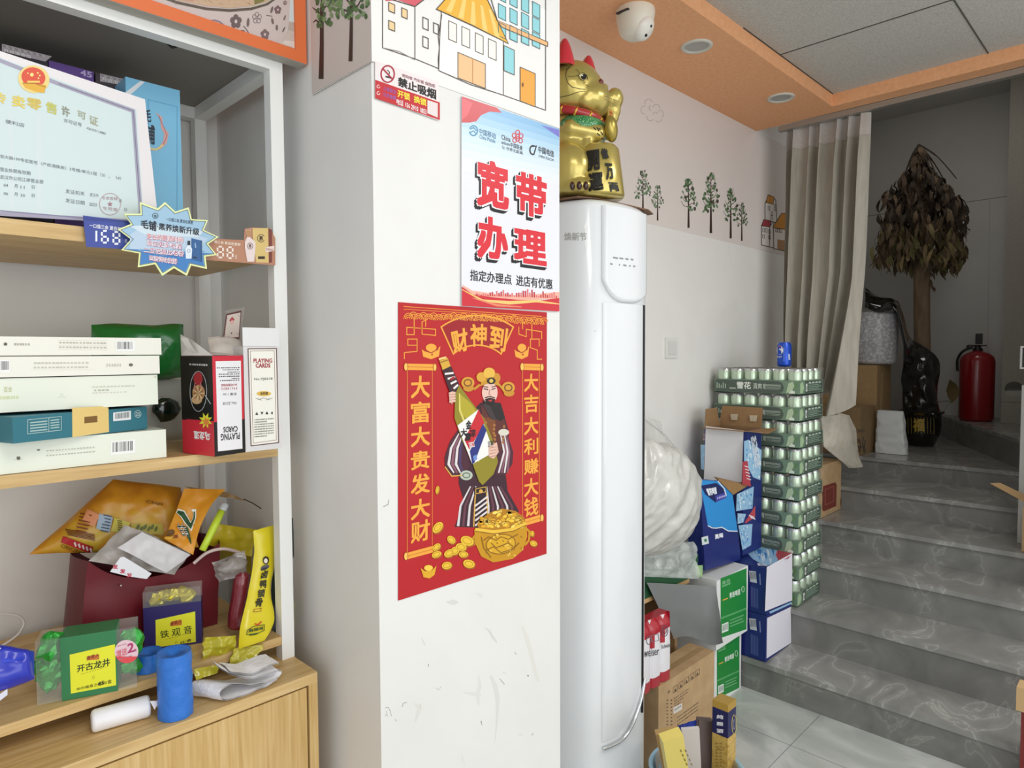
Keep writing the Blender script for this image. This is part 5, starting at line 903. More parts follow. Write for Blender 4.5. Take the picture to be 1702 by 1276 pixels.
A.ell(470, 1015, 60, 42, '#dba81c', 8, -8); A.ring(470, 1015, 60, 40, 4, '#8f6208', 9, rot=-8)
for P in ([(400, 1000), (420, 985), (450, 1000), (470, 985), (500, 995), (540, 975)], [(410, 1040), (440, 1025), (470, 1050), (520, 1035), (545, 1010)], [(390, 985), (400, 1030), (430, 1070)], [(430, 1010), (450, 1030), (500, 1010), (520, 1025)]): A.line(P, 4, '#8f6208', 10)
for k in range(26): A.ell(r.uniform(385, 560), r.uniform(975, 1065), 5, 3, r.choice(['#f2d060', '#a87408']), 9.5, r.uniform(0, 90), 6)
A.line([(572, 950), (588, 965), (585, 1000), (568, 1020)], 9, '#c9920f', 5); A.line([(372, 975), (358, 990), (362, 1020)], 9, '#c9920f', 5)
for x, y, rx, ry, ro in ((215, 950, 28, 19, -50), (210, 1030, 20, 14, -40), (262, 1055, 24, 17, -25), (252, 1105, 22, 17, -10), (342, 1098, 26, 19, 15), (213, 797, 8, 18, 10), (310, 1030, 24, 18, 10), (285, 1045, 20, 18, -30), (335, 1005, 30, 22, 20), (270, 1000, 20, 16, 40), (320, 1060, 20, 14, 0), (605, 1015, 16, 13, 20), (600, 975, 9, 13, 0), (210, 1060, 22, 14, -20)):
    A.ell(x, y, rx, ry, '#a86c0c', 6, ro); A.ell(x-2, y-3, rx*.92, ry*.86, '#ecc236', 7, ro); A.ring(x-2, y-3, rx*.62, ry*.55, 2, '#b98414', 8, rot=ro)
A.poly([(143, 1112), (160, 1125), (190, 1122), (208, 1102), (200, 1140), (180, 1155), (155, 1150)], '#e0aa24', 7); A.ell(175, 1112, 18, 12, '#f2cc4a', 8)
o = b.build('fortune_poster'); tag(o, 'large red and gold fortune poster of a bearded robed man holding a bottle', 'poster')
# ================================================================== AIR CONDITIONER
def polyS(foot, off=.001):
    def S(px, py, l):
        d = ray(px, py); best = None
        for i in range(len(foot)-1):
            (x0, y0), (x1, y1) = foot[i], foot[i+1]; ex, ey = x1-x0, y1-y0; D = d.x*(-ey)-d.y*(-ex)
            if abs(D) < 1e-9: continue
            t_ = ((x0-CAM.x)*(-ey)-(y0-CAM.y)*(-ex))/D; k = (d.x*(y0-CAM.y)-d.y*(x0-CAM.x))/D
            if -.001 <= k <= 1.001 and t_ > 0 and (best is None or t_ < best[0]): best = (t_, V((ey, -ex, 0)).normalized())
        if best is None: best = (2, V((0, -1, 0)))
        p = CAM+d*best[0]; n = best[1]; n = -n if n.dot(d) > 0 else n; return p+n*(off+l)
    return S
def smooth2(P, n=6): return [(q.x, q.y) for q in cr([(a, b_, 0) for a, b_ in P], n)]
ZA_ = 1.938; AW = K('#eaedf0', .22, coat=.5)
foot = smooth2([(1.475, 1.6), (1.478, 1.42), (1.487, 1.3), (1.508, 1.226), (1.545, 1.188), (1.61, 1.171), (1.69, 1.169), (1.77, 1.181), (1.82, 1.212), (1.832, 1.28), (1.834, 1.42), (1.834, 1.6)], 5)
t = thing('air_conditioner', (1.64, 1.4, 0), 'tall white cabinet air conditioner standing between the column and the back wall', 'air conditioner')
b = MB(); n = len(foot); lv = [(0, 0), (.004, 0), (ZA_-.022, 0), (ZA_-.01, .004), (ZA_-.002, .012), (ZA_, .022)]; cx, cy = 1.64, 1.42
def ring_(z, s_): return [V((x+(cx-x)*s_/.16*.9, y+(cy-y)*s_/.25*.9, z)) for x, y in foot]
R_ = [ring_(z, s_) for z, s_ in lv]; vs_ = [p for g in R_ for p in g]
b.add(vs_, [(j*n+i, j*n+(i+1) % n, (j+1)*n+(i+1) % n, (j+1)*n+i) for j in range(len(lv)-1) for i in range(n)], AW, True); b.add(R_[-1], [tuple(range(n))], AW)
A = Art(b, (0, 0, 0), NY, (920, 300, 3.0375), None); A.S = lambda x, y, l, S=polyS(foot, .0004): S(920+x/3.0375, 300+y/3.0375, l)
A.text('焕新节', 0, 0, 0, 0, '#b4b3ae', 2, .02, quad=[(55, 262), (168, 262), (168, 305), (55, 302)])
A.poly([(150, 240), (163, 206), (181, 240), (173, 240), (173, 330), (167, 362), (158, 330), (158, 240)], '#fafbfc', 1)  # arrow-shaped reflection painted white onto the casing
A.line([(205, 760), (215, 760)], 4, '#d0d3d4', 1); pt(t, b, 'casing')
ft = [p for p in foot if p[1] < 1.2 and 1.548 < p[0] < 1.775]
def fpt(u, off, z):
    k = u*(len(ft)-1); i = min(int(k), len(ft)-2); a = V((*ft[i], 0)).lerp(V((*ft[i+1], 0)), k-i); t_ = (V((*ft[i+1], 0))-V((*ft[i], 0))).normalized(); nn = V((t_.y, -t_.x, 0)); nn = -nn if nn.y > 0 else nn; a.z = z; return a+nn*off
def panel(name, u0, u1, zt, zbf, th, m, lab=None):
    b = MB(); F = lambda u, v, o_: fpt(u0+(u1-u0)*u, o_, zt+(zbf(u)-zt)*v)
    prof = [(0, 0), (.006, .9), (.03, 1), (.97, 1), (.994, .9), (1, 0)]
    b.grid(lambda u, v: F(u, v, th*min(1, .25+min(u, 1-u)*40)*min(1, .4+(1-v)*40)), 26, 40, m); b.grid(lambda u, v: F(u, 1, th*(1-v)*min(1, .25+min(u, 1-u)*40)*.4), 26, 2, m)
    for e in (0, 1): b.grid(lambda u, v: F(e, v, th*.25*(u if e else 1-u)), 2, 30, m)
    return b
zb0 = at(1035, 502, y=1.16).z
b = panel('', 0, 1, ZA_-.02, lambda u: zb0+.05*(abs(2*u-1)**3)*(1.2 if u < .5 else .7), .012, AW)
A = Art(b, (0, 0, 0), NY, (920, 300, 3.0375), None); A.S = lambda x, y, l, S=polyS([(x_, y_-.012) for x_, y_ in ft], .0006): S(920+x/3.0375, 300+y/3.0375, l)
for x0, x1 in ((300, 325), (333, 352), (362, 378), (390, 402)): A.line([(x0, 388+(x0-300)*.1), (x1, 390+(x1-300)*.1)], 8, '#8f979c', 1)
for x0, x1 in ((285, 298), (330, 335), (352, 368), (382, 388), (402, 412)): A.line([(x0, 421+(x0-300)*.1), (x1, 423+(x1-300)*.1)], 8, '#8f979c', 1)
pt(t, b, 'display_panel'); 
zlo = at(1030, 1232, y=1.165).z
b = panel('', 0.02, .93, zb0-.004, lambda u: zlo+.02+.0*u+max(0, u-.35)**2*.17, .006, AW); pt(t, b, 'front_panel')
b = MB(); b.tube([fpt(.955, .0035, z) for z in (zb0-.002, 1.2, .9, .6, at(1058, 1192, y=1.17).z)], .0042, K('#0c0c0d', .5), 8); pt(t, b, 'side_slit', label='thin black vertical slit')
b = MB(); cp = [fpt(u, .009, zlo+.004+max(0, u-.3)**2.2*.3) for u in [i/20*.98+.02 for i in range(21)]]; b.tube(cp, .0052, K('#d9dcde', .18, .7), 10); pt(t, b, 'trim_arc', label='silvery curved trim')
# board under the cat
b = MB(); zB_ = ZA_+.0015; P = [at(x, y, z=zB_) for x, y in ((955, 331), (990, 329), (1030, 333), (1068, 342), (1092, 334), (1085, 329), (1040, 325))]
P = [V((1.49, 1.27, zB_)), V((1.50, 1.225, zB_)), V((1.56, 1.20, zB_)), V((1.70, 1.19, zB_)), V((1.80, 1.185, zB_+.0)), V((1.865, 1.21, zB_)), V((1.86, 1.30, zB_)), V((1.80, 1.50, zB_)), V((1.50, 1.50, zB_))]
b.prism(P, (0, 0, .0035), K('#7a5a44', .8, vary=.2, scale=40)); o = b.build('cardboard_sheet'); tag(o, 'flat brown cardboard sheet lying on top of the air conditioner under the cat', 'cardboard')
# ================================================================== LUCKY CAT
GOLD = K('#cbb763', .3, .6, coat=.5); GOLD2 = K('#b5a050', .3, .7)
Fd = V((.287, -.955, 0)).normalized(); Ld = V((.955, .287, 0)).normalized(); c0 = at(955, 325, y=1.305); CO = V((c0.x, 1.305, ZA_+.0095)); SX_ = 1.04
def cl(a, f, h): return CO+Ld*a*SX_+Fd*f*SX_+V((0, 0, h*SX_))
MR = Matrix(((Ld.x, Fd.x, 0), (Ld.y, Fd.y, 0), (0, 0, 1)))
def remeshed(parts, voxel, m, name, parent, iters=6):
    me = bpy.data.meshes.new(name); vs_, fs = [], []; mb = MB()
    for c, r, R3 in parts: mb.ell(c, V(r)*SX_, m, 24, 16, M=R3)
    bm = bmesh.new(); vv = [bm.verts.new(p) for p in mb.v]
    for f in mb.f:
        try: bm.faces.new([vv[i] for i in f])
        except ValueError: pass
    bmesh.ops.remove_doubles(bm, verts=bm.verts, dist=1e-5); bmesh.ops.recalc_face_normals(bm, faces=bm.faces); bm.to_mesh(me); bm.free()
    o = bpy.data.objects.new(name, me); COL.objects.link(o); rm = o.modifiers.new('r', 'REMESH'); rm.mode = 'VOXEL'; rm.voxel_size = voxel; sm_ = o.modifiers.new('s', 'SMOOTH'); sm_.iterations = iters; sm_.factor = .5
    dg = bpy.context.evaluated_depsgraph_get(); me2 = bpy.data.meshes.new_from_object(o.evaluated_get(dg)); bpy.data.objects.remove(o); bpy.data.meshes.remove(me)
    L0 = parent.location if parent else V((0, 0, 0))
    for v in me2.vertices: v.co -= L0
    me2.materials.clear(); me2.materials.append(m); me2.polygons.foreach_set('use_smooth', [True]*len(me2.polygons)); me2.name = name
    o = bpy.data.objects.new(name, me2); COL.objects.link(o); o['_o'] = list(L0)
    if parent: o.parent = parent
    return o
t = thing('lucky_cat', CO, 'golden lucky cat figurine with raised paw sitting on top of the air conditioner', 'figurine')
rot = lambda ax, dg_: MR @ Matrix.Rotation(math.radians(dg_), 3, ax)
parts = [(cl(0, 0, .312), (.102, .083, .086), MR), (cl(0, .054, .283), (.066, .052, .05), MR), (cl(-.035, .05, .272), (.035, .03, .03), MR), (cl(.035, .05, .272), (.035, .03, .03), MR), (cl(0, .088, .312), (.014, .014, .012), MR),
    (cl(0, -.005, .22), (.07, .06, .05), MR), (cl(0, -.01, .13), (.095, .08, .13), MR), (cl(-.075, .0, .08), (.05, .075, .075), MR), (cl(.075, .0, .08), (.05, .075, .075), MR), (cl(-.08, .035, .026), (.036, .05, .024), MR), (cl(.08, .035, .026), (.036, .05, .024), MR), (cl(-.045, .055, .1), (.024, .026, .085), MR), (cl(0, -.06, .085), (.08, .05, .078), MR)]
for i in range(8): k = i/7; parts.append((cl(.085-.02*k, .0+.095*math.sin(k*1.57), .17+.115*k), (.026-.004*k,)*3, MR))
parts.append((cl(.062, .1, .3), (.03, .024, .03), MR))
for i in range(6): k = i/5; parts.append((cl(-.075+.05*k, .02+.06*k, .19-.01*k), (.024,)*3, MR))
remeshed(parts, .0042, GOLD, 'body', t)
for s_, hh in ((-1, .083), (1, .085)):
    b = MB(); base = cl(s_*.062, -.005 if s_ < 0 else .012, .358); tip = base+V((0, 0, hh))+Ld*s_*.006
    def earf(u, v, off=0, wmul=1, s_=s_, base=base, tip=tip):
        w = .043*(1-v)**.6*wmul; a = 2*math.pi*u; return base.lerp(tip, v)+Ld*(w*math.cos(a))+Fd*(.03*(1-v)**.5*math.sin(a)+off)
    b.grid(lambda u, v: earf(u, v), 24, 12, GOLD, closeu=True); e_ = pt(t, b, 'ear')
    b = MB(); b.grid(lambda u, v: earf(u, v*.95+.01, .007, .88)-Ld*.007, 24, 12, K('#d22c3a', .3, coat=.5), closeu=True); o = b.build('inner_ear', e_); o['label'] = 'glossy red inner ear'
b = MB(); CRm = K('#b3262c', .3, coat=.5)
pth = [cl(.077*math.cos(a), .07*math.sin(a)+.004, .243-.018*math.sin(a)) for a in [i/36*2*math.pi for i in range(37)]]; b.tube(pth, .0125, CRm, 12, False)
for i in range(0, 36, 3):
    a = i/36*2*math.pi; a2 = a+.12; b.tube([cl(.077*math.cos(a), .07*math.sin(a)+.004, .243-.018*math.sin(a))+V((0, 0, .012)), cl(.09*math.cos(a2-.04), .083*math.sin(a2-.04)+.004, .243-.018*math.sin(a2)), cl(.079*math.cos(a2+.03), .072*math.sin(a2+.03)+.004, .243-.018*math.sin(a2))+V((0, 0, -.012))], .0035, K('#d9b23e', .3, .6), 6)
pt(t, b, 'collar', label='red rope collar with gold twist')
b = MB(); GR = ramp_mat('green_glitter', [(.3, '#0e5a2a'), (.55, '#1f8a44'), (.66, '#bfe6b8')], (1, 1, 1), .3, 420, 2); b.ell(cl(0, .022, .2), V((.088, .072, .045))*SX_, GR, 28, 16, M=MR); pt(t, b, 'bib', label='glittery green bib')
def cylS(C0, R0, R1, H_, off=.0008):
    def S(px, py, l):
        d = ray(px, py); Rr = R0
        for _ in range(3):
            ox, oy = CAM.x-C0.x, CAM.y-C0.y; a = d.x**2+d.y**2; bb = 2*(ox*d.x+oy*d.y); c_ = ox*ox+oy*oy-Rr*Rr; D = bb*bb-4*a*c_
            if D < 0: D = 0
            t_ = (-bb-math.sqrt(D))/(2*a); p = CAM+d*t_; Rr = R0+(R1-R0)*max(0, min(1, (p.z-C0.z)/H_))
        n_ = V((p.x-C0.x, p.y-C0.y, 0)).normalized(); return V((C0.x, C0.y, p.z))+n_*(Rr+off+l)
    return S
KC = cl(-.012, .078, 0); KH = .15; b = MB(); b.lathe([(.0001, .001), (.072, .001), (.076, .008), (.07, .06), (.06, KH-.01), (.052, KH), (.0001, KH+.004)], KC, GOLD, 40)
A = Art(b, (0, 0, 0), NY, (920, 60, 4.556), None); S_ = cylS(KC, .0765, .0615, KH, .0018); A.S = lambda x, y, l: S_(920+x/4.556, 60+y/4.556, l)
BKc = '#17130c'
for ch, q in (('開', [(250, 870), (345, 855), (352, 1010), (255, 1025)]), ('運', [(262, 1040), (372, 1028), (380, 1165), (268, 1180)]), ('億', [(352, 850), (402, 850), (420, 925), (368, 930)]), ('万', [(388, 960), (440, 965), (462, 1080), (400, 1090)]), ('両', [(415, 1105), (480, 1110), (500, 1175), (425, 1180)])):
    A.text(ch, 0, 0, 0, 0, BKc, 1, .045, quad=q)
pt(t, b, 'coin_plaque', label='gold coin plaque with black characters')
b = MB(); pc = at(1000, 221, y=(CO+Fd*.1).y-.01); b.ell(cl(-.012, .115, .19), V((.024, .018, .036))*SX_, GOLD2, 18, 12, M=MR @ Matrix.Rotation(math.radians(-18), 3, 'Y'))
A = Art(b, cl(-.012, .134, .19), Fd, (920, 60, 4.556), None, .0004); A.rough = .4
for q in ([(300, 690), (320, 710)], [(325, 690), (345, 720)], [(330, 735), (350, 755)], [(355, 725), (375, 750)], [(360, 770), (380, 785)], [(340, 700), (355, 705)]): A.line(q, 9, BKc, 1)
pt(t, b, 'paw_token')
b = MB(); pf_ = V((CO.x, CO.y, 0))+Fd*.115+Ld*.09; PL = [at(*q, y=pf_.y) for q in ((1011, 178), (1020, 182), (1020, 236), (1010, 232))]; b.prism(PL, (0, .006, 0), GOLD); A = Art(b, (0, pf_.y-.0002, 0), NY, (920, 60, 4.556), None); A.poly([(422, 560), (447, 570), (447, 790), (420, 770)], '#c9762a', 1)
for k in range(9): A.line([(424, 575+k*23), (444, 588+k*22)], 7, '#7a3d14', 2)
pt(t, b, 'hanging_tablet', label='orange and gold hanging tablet')
# face: eye, nose, whiskers painted on the head ellipsoid
b = MB(); HC = cl(0, 0, .312)
def headS(px, py, l):
    d = ray(px, py); Mi = MR.transposed(); r_ = V((.102, .083, .086))*SX_*1.004; o_ = Mi @ (CAM-HC); dd = Mi @ d; o2 = V((o_.x/r_.x, o_.y/r_.y, o_.z/r_.z)); d2 = V((dd.x/r_.x, dd.y/r_.y, dd.z/r_.z)); a = d2.dot(d2); bb = o2.dot(d2); D = bb*bb-a*(o2.dot(o2)-1); t_ = (-bb-math.sqrt(max(0, D)))/a; p = CAM+d*t_; return p+(p-HC).normalized()*(.0012+l)
A = Art(b, (0, 0, 0), NY, (920, 60, 4.556), None); A.S = lambda x, y, l: headS(920+x/4.556, 60+y/4.556, l)
A.ell(222, 308, 30, 24, '#e8dc9a', 1, 25); A.ell(228, 310, 22, 21, '#140f0a', 2, 30); A.ell(216, 300, 6, 5, '#f6f2dc', 3)
A.line([(190, 295), (222, 280), (250, 300), (258, 330)], 5, '#1d150a', 2.5); A.line([(190, 298), (205, 325), (245, 350), (258, 350)], 3, '#1d150a', 2.5); A.line([(190, 298), (150, 306), (105, 304)], 3, '#1d150a', 2.5); A.line([(200, 285), (182, 262), (165, 250)], 3, '#1d150a', 2.5)
A.line([(130, 228), (98, 260), (92, 300), (105, 350), (140, 385), (200, 400), (240, 402)], 4, '#3a2c10', 2)
A.line([(10, 465), (60, 462), (120, 448), (180, 425), (250, 415)], 4, '#3a2c10', 2); A.line([(225, 350), (270, 385), (320, 430)], 3, '#3a2c10', 2)
pt(t, b, 'face_paint', label='black painted eye and whisker lines')
b = MB(); b.ell(cl(-.006, .083, .326), V((.010, .007, .009))*SX_, K('#6b1f1c', .3, coat=.5), 14, 8, M=MR); pt(t, b, 'nose')
b = MB(); b.tube([cl(-.03, .08, .29), cl(-.02, .11, .275), cl(-.01, .14, .26)], .0006, K('#8a846a', .4), 5); b.tube([cl(-.03, .08, .285), cl(-.02, .11, .265), cl(-.01, .135, .245)], .0006, K('#8a846a', .4), 5)
pt(t, b, 'whiskers')
for k in range(3):
    b = MB(); b.ell(cl((-.115, -.11, -.1)[k], (.042, .06, .075)[k], .02), V((.009, .007, .012))*SX_, K('#3a1410', .3, coat=.5), 12, 8, M=MR); pt(t, b, 'claw')
# ================================================================== BEER CANS ON THE STAIRS
CH, CLn, CWd = .1236, .425, .285
CX0, CY0, CZ0 = 3.098, 1.215, ZN[1]
proto = None; GT, GD = K('#64866a', .35), K('#27402f', .35)
CANB, CANT = K('#c3d6bc', .22, .6), K('#c9cccb', .25, .8)
FILM = K('#dfeadf', .06, alpha=.1, coat=.6)
def build_case():
    t = thing('beer_case', (CX0, CY0, CZ0), '', 'beer case', 'shrink-wrapped beer cases in the tall stack'); o_ = V((CX0, CY0, CZ0))
    b = MB(); hB = .064
    b.obox(o_+V((.002, .002, .001)), V((CWd-.004, 0, 0)), V((0, CLn-.004, 0)), V((0, 0, .0015)), GD)
    for a, ex, ey in ((V((.002, .002, 0)), V((CWd-.004, 0, 0)), V((0, .0012, 0))), (V((.002, CLn-.0032, 0)), V((CWd-.004, 0, 0)), V((0, .0012, 0))), (V((.002, .003, 0)), V((.0012, 0, 0)), V((0, CLn-.006, 0))), (V((CWd-.0032, .003, 0)), V((.0012, 0, 0)), V((0, CLn-.006, 0)))):
        b.obox(o_+a+V((0, 0, .001)), ex, ey, V((0, 0, hB)), GT)
    A = Art(b, (0, 0, 0), NX, (0, 0, 1), None); A.S = lambda u, v, l: o_+V((.0018-l, CLn-u, v+.001))   # u metres from the far end, v up
    A.poly([(.004, .003), (.33, .003), (.345, .012), (.35, .03), (.342, .052), (.32, .061), (.004, .061)], '#213a2b', 1)
    def q(x0, y0, x1, y1): return [(x0, y1), (x1, y1), (x1, y0), (x0, y0)]
    A.text('雪花', 0, 0, 0, 0, '#eef3ea', 2, .03, quad=q(.118, .018, .19, .053)); A.text('清爽', 0, 0, 0, 0, '#dfe8da', 2, .0, quad=q(.2, .02, .245, .048)); A.text('啤酒', 0, 0, 0, 0, '#dfe8da', 2, .01, quad=[(.251, .047), (.262, .047), (.262, .02), (.251, .02)]); A.text('REFRESHING', 0, 0, 0, 0, '#cfdacb', 2, .0, quad=q(.265, .034, .335, .044))
    A.line([(.265, .028), (.335, .028)], .002, '#a9bba6', 2); A.line([(.265, .022), (.33, .022)], .0015, '#a9bba6', 2)
    for k in range(5): A.line([(.014+k*.011, .018), (.014+k*.011, .046-(k % 3)*.006)], .004, '#b9cbb4', 2)
    A.line([(.08, .02), (.112, .02)], .004, '#dfe8da', 2)
    A.poly([(.36, .006), (.385, .01), (.398, .04), (.39, .06), (.37, .05)], '#b9d0a9', 2); A.poly([(.372, .004), (.4, .004), (.4, .014), (.385, .02)], '#e6efe0', 3); A.poly([(.395, .02), (.415, .03), (.41, .06), (.4, .055)], '#5f8a58', 2)
    A = Art(b, (0, 0, 0), NY, (0, 0, 1), None); A.S = lambda u, v, l: o_+V((u, .0018-l, v+.001))
    A.poly([(.06, .004), (.27, .004), (.278, .02), (.278, .05), (.27, .061), (.06, .061)], '#24382b', 1); A.poly([(.004, .006), (.03, .006), (.05, .03), (.03, .06), (.004, .05)], '#a9c69a', 2); A.poly([(.07, .012), (.088, .012), (.088, .048), (.07, .048)], '#e6ece4', 2); A.poly([(.076, .02), (.083, .02), (.083, .036), (.076, .036)], '#24382b', 3)
    for k in range(5): A.line([(.1, .016+k*.008), (.26-(k % 2)*.03, .016+k*.008)], .004, '#7f9c86', 2)
    for k in range(4): A.line([(.105+k*.04, .052), (.13+k*.04, .052)], .006, '#c9d6c6', 2)
    tr = pt(t, b, 'tray', label='dark green printed tray')
    hc = .118; prof = [(.0001, .002), (.026, .002), (.0325, .008), (.0325, hc-.016), (.0285, hc-.006), (.027, hc-.002), (.0262, hc-.004), (.0001, hc-.005)]
    first = None; xs_ = [.0365+.0707*i for i in range(4)]; ys_ = [.0365+.0704*j for j in range(6)]
    for j, y in enumerate(ys_):
        for i, x in enumerate(xs_):
            if i and j: continue
            if first is None:
                bb = MB(); bb.lathe(prof, o_+V((x, y, .003)), CANB, 20, mfn=lambda k: CANT if k >= 3 else CANB); first = pt(t, bb, 'can'); f0 = (x, y)
            else:
                c = first.copy(); COL.objects.link(c); c.parent = t; c.location = (x-f0[0], y-f0[1], 0); c.rotation_euler = (0, 0, 0)
    b = MB(); e = .0006; 
    b.grid(lambda u, v: o_+V((e+(.0)+.004*max(0, v-.5)*2*.5, CLn*(1-u), .004+(CH-.006)*v))+V((.002*noise.noise(V((u*14, v*5, 1))), 0, 0)), 24, 6, FILM); b.grid(lambda u, v: o_+V((CWd*u, e+.002*max(0, v-.5), .004+(CH-.006)*v))+V((0, .002*noise.noise(V((u*14, v*5, 3))), 0)), 16, 6, FILM); b.grid(lambda u, v: o_+V((.004+(CWd-.006)*u, .003+(CLn-.006)*v, CH-.0022+.0012*noise.noise(V((u*9, v*9, 3))))), 16, 16, FILM)
    pt(t, b, 'film_wrap', label='clear shrink film'); return t
ordn = ['bottom', 'second from the bottom', 'third from the bottom', 'fourth from the bottom', 'middle', 'fourth from the top', 'third from the top', 'second from the top', 'top']
c_proto = build_case(); rj = random.Random(12)
for k in range(9):
    if k == 0: o = c_proto
    else:
        o = c_proto.copy(); COL.objects.link(o)
        for ch in c_proto.children: c = ch.copy(); COL.objects.link(c); c.parent = o
    o.location = (CX0+rj.uniform(-.004, .006), CY0+rj.uniform(-.003, .006), CZ0+.0006+k*CH); 
    o['label'] = 'shrink-wrapped green beer can case on the stairs, %s of its stack' % ordn[k] if k != 4 else 'shrink-wrapped green beer can case at mid height of the stack, fifth counted from the floor'
ctop = o
f0 = [c for c in ctop.children if c.name.startswith('can')][0]
for j in range(1, 6):
    for i in range(1, 4): c = f0.copy(); COL.objects.link(c); c.parent = ctop; c.location = (.0707*i, .0704*j, 0)
# cola can on the stack
ztop = CZ0+9*CH+.002; q = at(1303, 606, z=ztop+.012); px_ = at(1303.5, 605, x=3.27); cc = V((3.27, px_.y, ztop-.0005)); BLU = K('#1f4fc4', .25, .35)
t = thing('soda_can', cc, 'blue cola can with round red white and blue emblem standing on the beer stack', 'soda can')
b = MB(); b.lathe([(.0001, .001), (.024, 0), (.0325, .008), (.033, .011), (.033, .104), (.0265, .116), (.0262, .119)], cc, BLU, 36)
S2 = cylS(cc, .033, .033, .12); A = Art(b, (0, 0, 0), NY, (920, 300, 3.0375), None); A.S = lambda x, y, l: S2(920+x/3.0375, 300+y/3.0375, l)
A.ell(1143, 856, 17, 23, '#eef0f4', 1); A.ell(1143, 856, 15, 21, '#c8283a', 2, a0=190, a1=350); A.ell(1143, 858, 15, 19, '#173a9c', 2, a0=15, a1=165); A.line([(1128, 856), (1143, 850), (1158, 860)], 7, '#eef0f4', 3)
A.text('pepsi', 1130, 884, 1152, 896, '#e6eaf2', 2, .02); A.line([(1128, 908), (1160, 910)], 3, '#cfd8ea', 2); A.line([(1163, 825), (1163, 910)], 2, '#7fa0e0', 1); A.line([(1188, 875), (1190, 905)], 8, '#b9c6e2', 1); A.line([(1128, 822), (1180, 824)], 2, '#cfd8ea', 1)
pt(t, b, 'body'); b = MB(); b.lathe([(.0262, .119), (.0255, .1205), (.0245, .118), (.0001, .117)], cc, K('#c9cccd', .2, .9), 30); lid = pt(t, b, 'lid'); b = MB(); b.ell(cc+V((0, -.006, .1185)), (.007, .011, .0008), K('#c9cccd', .2, .9), 12, 6); b.build('pull_tab', lid)
# ================================================================== CARTONS BESIDE THE STAIRS
def lay(mb, O, ex, ey, ez, N, zoom): return Art(mb, O, N).zoom(*zoom)
Z2M, Z3M = (1040, 680, 4.2528), (1040, 940, 3.797)
NAVY = K('#1c2a72', .4)
def carton(name, x0, y0, z0, x1, y1, z1, m, lab, cat, group=None, top=None):
    t = thing(name, ((x0+x1)/2, (y0+y1)/2, z0), lab, cat, group); b = MB(); b.obox(V((x0, y0, z0+.0008)), V((x1-x0, 0, 0)), V((0, y1-y0, 0)), V((0, 0, z1-z0-.0016)), m, {1: top} if top else None); return t, b
def ice(A, pts, seed, reds=True, l=2):
    r = random.Random(seed); A.poly(pts, '#9cc6e6', l); xs = [p[0] for p in pts]; ys = [p[1] for p in pts]; x0, x1, y0, y1 = min(xs), max(xs), min(ys), max(ys)
    def inside(x, y):
        c = False; n_ = len(pts)
        for i in range(n_):
            (a, b_), (c_, d_) = pts[i], pts[(i+1) % n_]
            if (b_ > y) != (d_ > y) and x < (c_-a)*(y-b_)/(d_-b_)+a: c = not c
        return c
    for k in range(60):
        x, y = r.uniform(x0, x1), r.uniform(y0, y1); s_ = (x1-x0)*.12
        if inside(x, y) and inside(x+s_, y) and inside(x, y+s_*1.5): A.poly([(x, y), (x+s_*r.uniform(.4, 1), y+s_*r.uniform(-.2, .5)), (x+s_*.5, y+s_*1.5)], r.choice(['#d6e8f4', '#5f9fd6', '#3a7fc4', '#eaf3fa', '#7fb4e0']), l+1)
gcase = 'navy beer cartons with white side panels'
bxx, byy = 2.803, 1.236
for k, (z0, z1, lab) in enumerate(((.143, .351, 'navy beer carton with white side panel standing on the first stair tread'), (.352, .558, 'navy beer carton with icy blue top, stacked on another navy carton'))):
    t, b = carton('beer_carton', bxx, byy, z0, 3.07, 1.42, z1, NAVY, lab, 'carton', gcase)
    A = Art(b, (0, byy, 0), NY).zoom(*Z3M)
    if k: A.poly([(890, 8), (1050, -80), (1050, 218), (878, 288)], '#eceaf4', 2); ice(A, [(905, 290), (1045, 228), (1045, 240), (912, 302)], 5)
    else: A.poly([(892, 330), (1043, 258), (1043, 486), (888, 585)], '#eceaf4', 2); ice(A, [(905, 592), (1040, 500), (1040, 510), (912, 604)], 6)
    A = Art(b, (bxx, 0, 0), NX, vp=None).zoom(*Z3M); o_ = 0 if k else 300
    A.poly([(778, 30+o_), (822, 36+o_), (828, 110+o_), (785, 100+o_)], '#c9cdd6', 2)
    for j in range(7): A.line([(784+j*6, 40+o_), (788+j*6, 85+o_)], 2.5, '#3a3f52', 3)
    for j in range(5): A.line([(792+j*10, 130+o_+j*4), (794+j*10, 255+o_+j*4)], 5, '#5560a0', 2)
    A.line([(846, 50+o_), (850, 120+o_)], 6, '#8f97c4', 2)
    if k:
        A = Art(b, (0, 0, z1), V((0, 0, 1)), vp=None).zoom(*Z2M); ice(A, [(855, 1010), (905, 968), (1070, 985), (1140, 1000), (1060, 1085), (990, 1110), (900, 1060)], 7); A.poly([(1075, 990), (1185, 1018), (1150, 1055), (1080, 1070), (1060, 1030)], '#c8505a', 5)
        for j in range(6): A.line([(1085+j*16, 1000+j*4), (1075+j*14, 1055+j)], 5, '#8f2c3c', 6)
        A.text('勇闯', 0, 0, 0, 0, '#eef2fa', 6, .02, quad=[(925, 1088), (980, 1092), (1000, 1110), (935, 1108)])
    pt(t, b, 'carton', .001)
GRN = K('#1f8a3a', .45)
